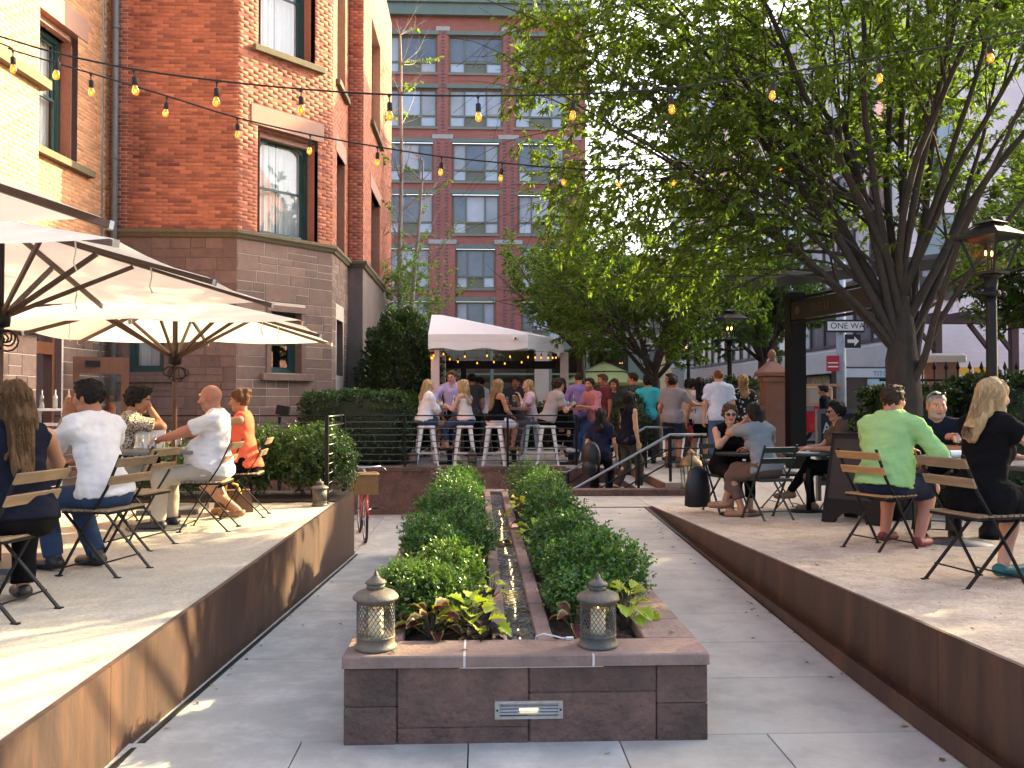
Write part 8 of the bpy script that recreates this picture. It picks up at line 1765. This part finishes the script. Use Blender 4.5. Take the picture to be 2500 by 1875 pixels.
person('man in maroon shirt standing behind the plaid shirt man', (2.55, 17.35, Pz), 110, 1.74, None, 3, 0, 0, (0, -4), skin='ruddy', hair=('short', 'auburn'), top=('tee', maroon), bottom=('long', dgrey), shoes=('shoe', sh_brown), beard=((.2, .1, .05), .5), seed=39, q=Q)
person('man in charcoal shirt standing in shade behind the white camisole', (-.15, 18.3, Pz), 10, 1.78, None, 2, 0, 0, (10, 0), skin='tan', hair=('short', 'black'), top=('tee', dgrey), bottom=('long', black), shoes=('shoe', sh_black), seed=40, q=1.9)
person('man in white shirt leaning in towards the bar counter', (.18, 18.5, Pz), 60, 1.74, None, 18, 0, 0, (10, -10), hr=(.2, .4, 1.05), hl=(-.2, .4, 1.05), skin='tan', hair=('short', 'black'), top=('long', white), bottom=('long', dgrey), shoes=('shoe', sh_black), seed=41, q=1.9)
person('man in dark plaid shirt standing under the canopy facing us', (.80, 18.6, Pz), 165, 1.72, None, 3, 0, 0, (0, -6), hr=(.16, .3, 1.15), hl=(-.2, .28, 1.08), skin='warm', hair=('short', 'brown'), top=('rolled', pattern_mat('dark_plaid', 'plaid', (.03, .03, .05), (.10, .10, .14), (.02, .02, .03), 16.)), bottom=('long', dgrey), shoes=('shoe', sh_black), seed=42, q=1.9)
person('woman in dark clothes and sunglasses in the shade right of the canopy post', (1.75, 18.2, Pz), 175, 1.66, None, 3, 0, 0, (0, 0), fem=True, skin='tan', hair=('medium', 'brown'), top=('tee', black), bottom=('long', black), shoes=('shoe', sh_black), glasses='sun', seed=43, q=1.9, hlen=.15)
person('woman in dark green top in the shade behind the black tank woman', (.45, 19.0, Pz), 150, 1.68, None, 2, 0, 0, (0, 0), fem=True, skin='tan', hair=('medium', 'black'), top=('tee', W_('bottle_green', (.02, .09, .07))), bottom=('long', black), shoes=('shoe', sh_black), seed=44, q=1.9, hlen=.15)
# ---- stair
s1 = person('person with black hair, navy tee and black backpack climbing the stair', (1.98, 14.0, -.16), -18, 1.62, None, 6, 0, 0, (0, -10), hr=(.24, .14, .86), hl=(-.2, .1, .84), fem=True, skin='east', hair=('medium', 'black'), top=('tee', W_('dusk_navy', (.018, .02, .045))), bottom=('long', black), shoes=('shoe', sh_black), seed=51, q=1.4, hlen=.12, fr=(.1, .16, .22), fl=(-.1, -.12, .08))
bp_ = empty('backpack', (1.80, 13.80, .60), R(-18), 'slouchy black backpack on the back of the person climbing the stair', 'bag'); b = MB(); b.ell((0, 0, .10), (.16, .10, .24), 14, 10); b.ell((-.02, -.03, -.08), (.13, .09, .14), 12, 8); b.build('bag_body', MATS['black_leather'], bp_, True)
person('woman with black hair in sleeveless navy top stepping down the stair', (2.34, 13.5, .12), -62, 1.62, None, 2, 0, 0, (0, 8), hr=(.20, .05, .80), hl=(-.2, .1, .82), fem=True, skin='east', hair=('medium', 'black'), top=('sleeveless', navy), bottom=('long', W_('dark_olive', (.05, .045, .035))), shoes=('flat', sh_black), seed=52, q=1.4, hlen=.16, fr=(.1, .14, .10), fl=(-.1, -.14, .12))
# ---- standing crowd on the plaza
person('man in bright teal tee seen from behind by the round topiary', (3.22, 16.3, Pz), -14, 1.68, None, 3, 0, 0, (18, -4), skin='tan', hair=('curly', 'black'), top=('tee', teal), bottom=('long', dgrey), shoes=('shoe', sh_black), seed=61, q=Q, hr=(.2, .25, 1.0), hl=(-.2, .25, 1.0))
person('man in tan jacket facing left behind the grey shirt man', (3.85, 17.0, Pz), 100, 1.74, None, 2, 0, 0, (0, 0), skin='ruddy', hair=('short', 'brown'), top=('long', tanj), bottom=('long', khaki), shoes=('shoe', sh_brown), seed=62, q=1.8)
person('man in grey short sleeved shirt and dark shorts with his arm reaching right', (3.44, 15.2, Pz), -30, 1.64, None, 3, 0, 0, (-18, 0), hr=(.42, .34, 1.12), hl=(-.22, .05, .84), eh=((.4, -.3, -.9), None), skin='warm', hair=('short', 'black'), top=('shirt', greysh), bottom=('shorts', dshort), shoes=('boot', sh_brown), seed=63, q=Q, curl=(.3, .4))
person('dark haired man with glasses in beige tee facing right in the crowd', (3.98, 16.3, Pz), -75, 1.60, None, 3, 0, 0, (0, -4), skin='tan', hair=('curly', 'black'), top=('tee', W_('beige', (.36, .32, .27))), bottom=('long', dgrey), shoes=('shoe', sh_brown), glasses='clear', seed=64, q=1.8)
person('woman with long dark hair, pale top and red bag strap', (4.02, 15.55, Pz), -10, 1.60, None, 2, 0, 0, (10, -4), fem=True, skin='fair', hair=('wavy', 'black'), top=('sleeveless', cream), bottom=('skirt', black), shoes=('flat', sh_black), seed=65, q=Q, hlen=.20)
b_ = empty('shoulder_bag', (3.83, 15.5, 1.0), 0, 'red shoulder bag hanging beside the woman in the pale top', 'bag'); b = MB(); b.ell((0, 0, 0), (.05, .12, .15), 10, 8); b.build('bag_body', mat('red_leather', (.28, .03, .03), .5, .1, 10., 0), b_, True); b = MB(); b.tube([(0, .06, .12), (.05, .02, .42), (.1, -.02, .44), (.02, -.08, .12)], .012, 5); b.build('strap', MATS['red_leather'], b_, True)
person('tall man in light blue short sleeved shirt and jeans seen from behind', (4.22, 15.0, .39), -6, 1.76, None, 2, 0, 0, (0, -4), hr=(.26, .0, .80), hl=(-.28, .0, .80), skin='fair', hair=('crop', 'auburn'), top=('shirt', ltblue), bottom=('long', blued), shoes=('shoe', sh_brown), seed=66, q=1.3, bw=1.12)
person('blonde woman in black and white floral top seen from behind', (4.72, 15.2, .40), -10, 1.64, None, 2, 0, 0, (0, -4), fem=True, skin='fair', hair=('wavy', 'dirty'), top=('tee', pattern_mat('floral_print', 'floral', (.012, .012, .014), (.62, .56, .54), scale=17.)), bottom=('long', black), shoes=('flat', sh_black), seed=67, q=Q, hlen=.16)
person('man in dark jacket partly hidden behind the teal tee man', (3.12, 17.1, Pz), 70, 1.76, None, 2, 0, 0, (0, -4), skin='ruddy', hair=('short', 'brown'), top=('long', dgrey), bottom=('long', black), shoes=('shoe', sh_black), seed=68, q=1.9)
person('red haired woman partly hidden behind the maroon shirt man', (2.85, 18.0, Pz), 150, 1.64, None, 2, 0, 0, (0, -4), fem=True, skin='fair', hair=('wavy', 'auburn'), top=('tee', dgrey), bottom=('long', black), shoes=('flat', sh_black), seed=69, q=1.9, hlen=.15)
# ---- out in the street
person('pedestrian in dark jacket carrying a white plastic bag in the street', (7.05, 17.2, .24), 60, 1.68, None, 4, 0, 0, (0, -10), hl=(-.22, .1, .72), skin='tan', hair=('short', 'black'), top=('long', navy), bottom=('long', dgrey), shoes=('shoe', sh_black), seed=71, q=1.8)
pbg = empty('plastic_bag', (6.82, 17.0, .45), 0, 'white plastic bag carried by the pedestrian in the street', 'bag'); b = MB(); b.lathe([(.06, 0), (.12, .04), (.13, .2), (.06, .33), (.03, .42)], 10); b.build('bag_body', M_swh, pbg, True)
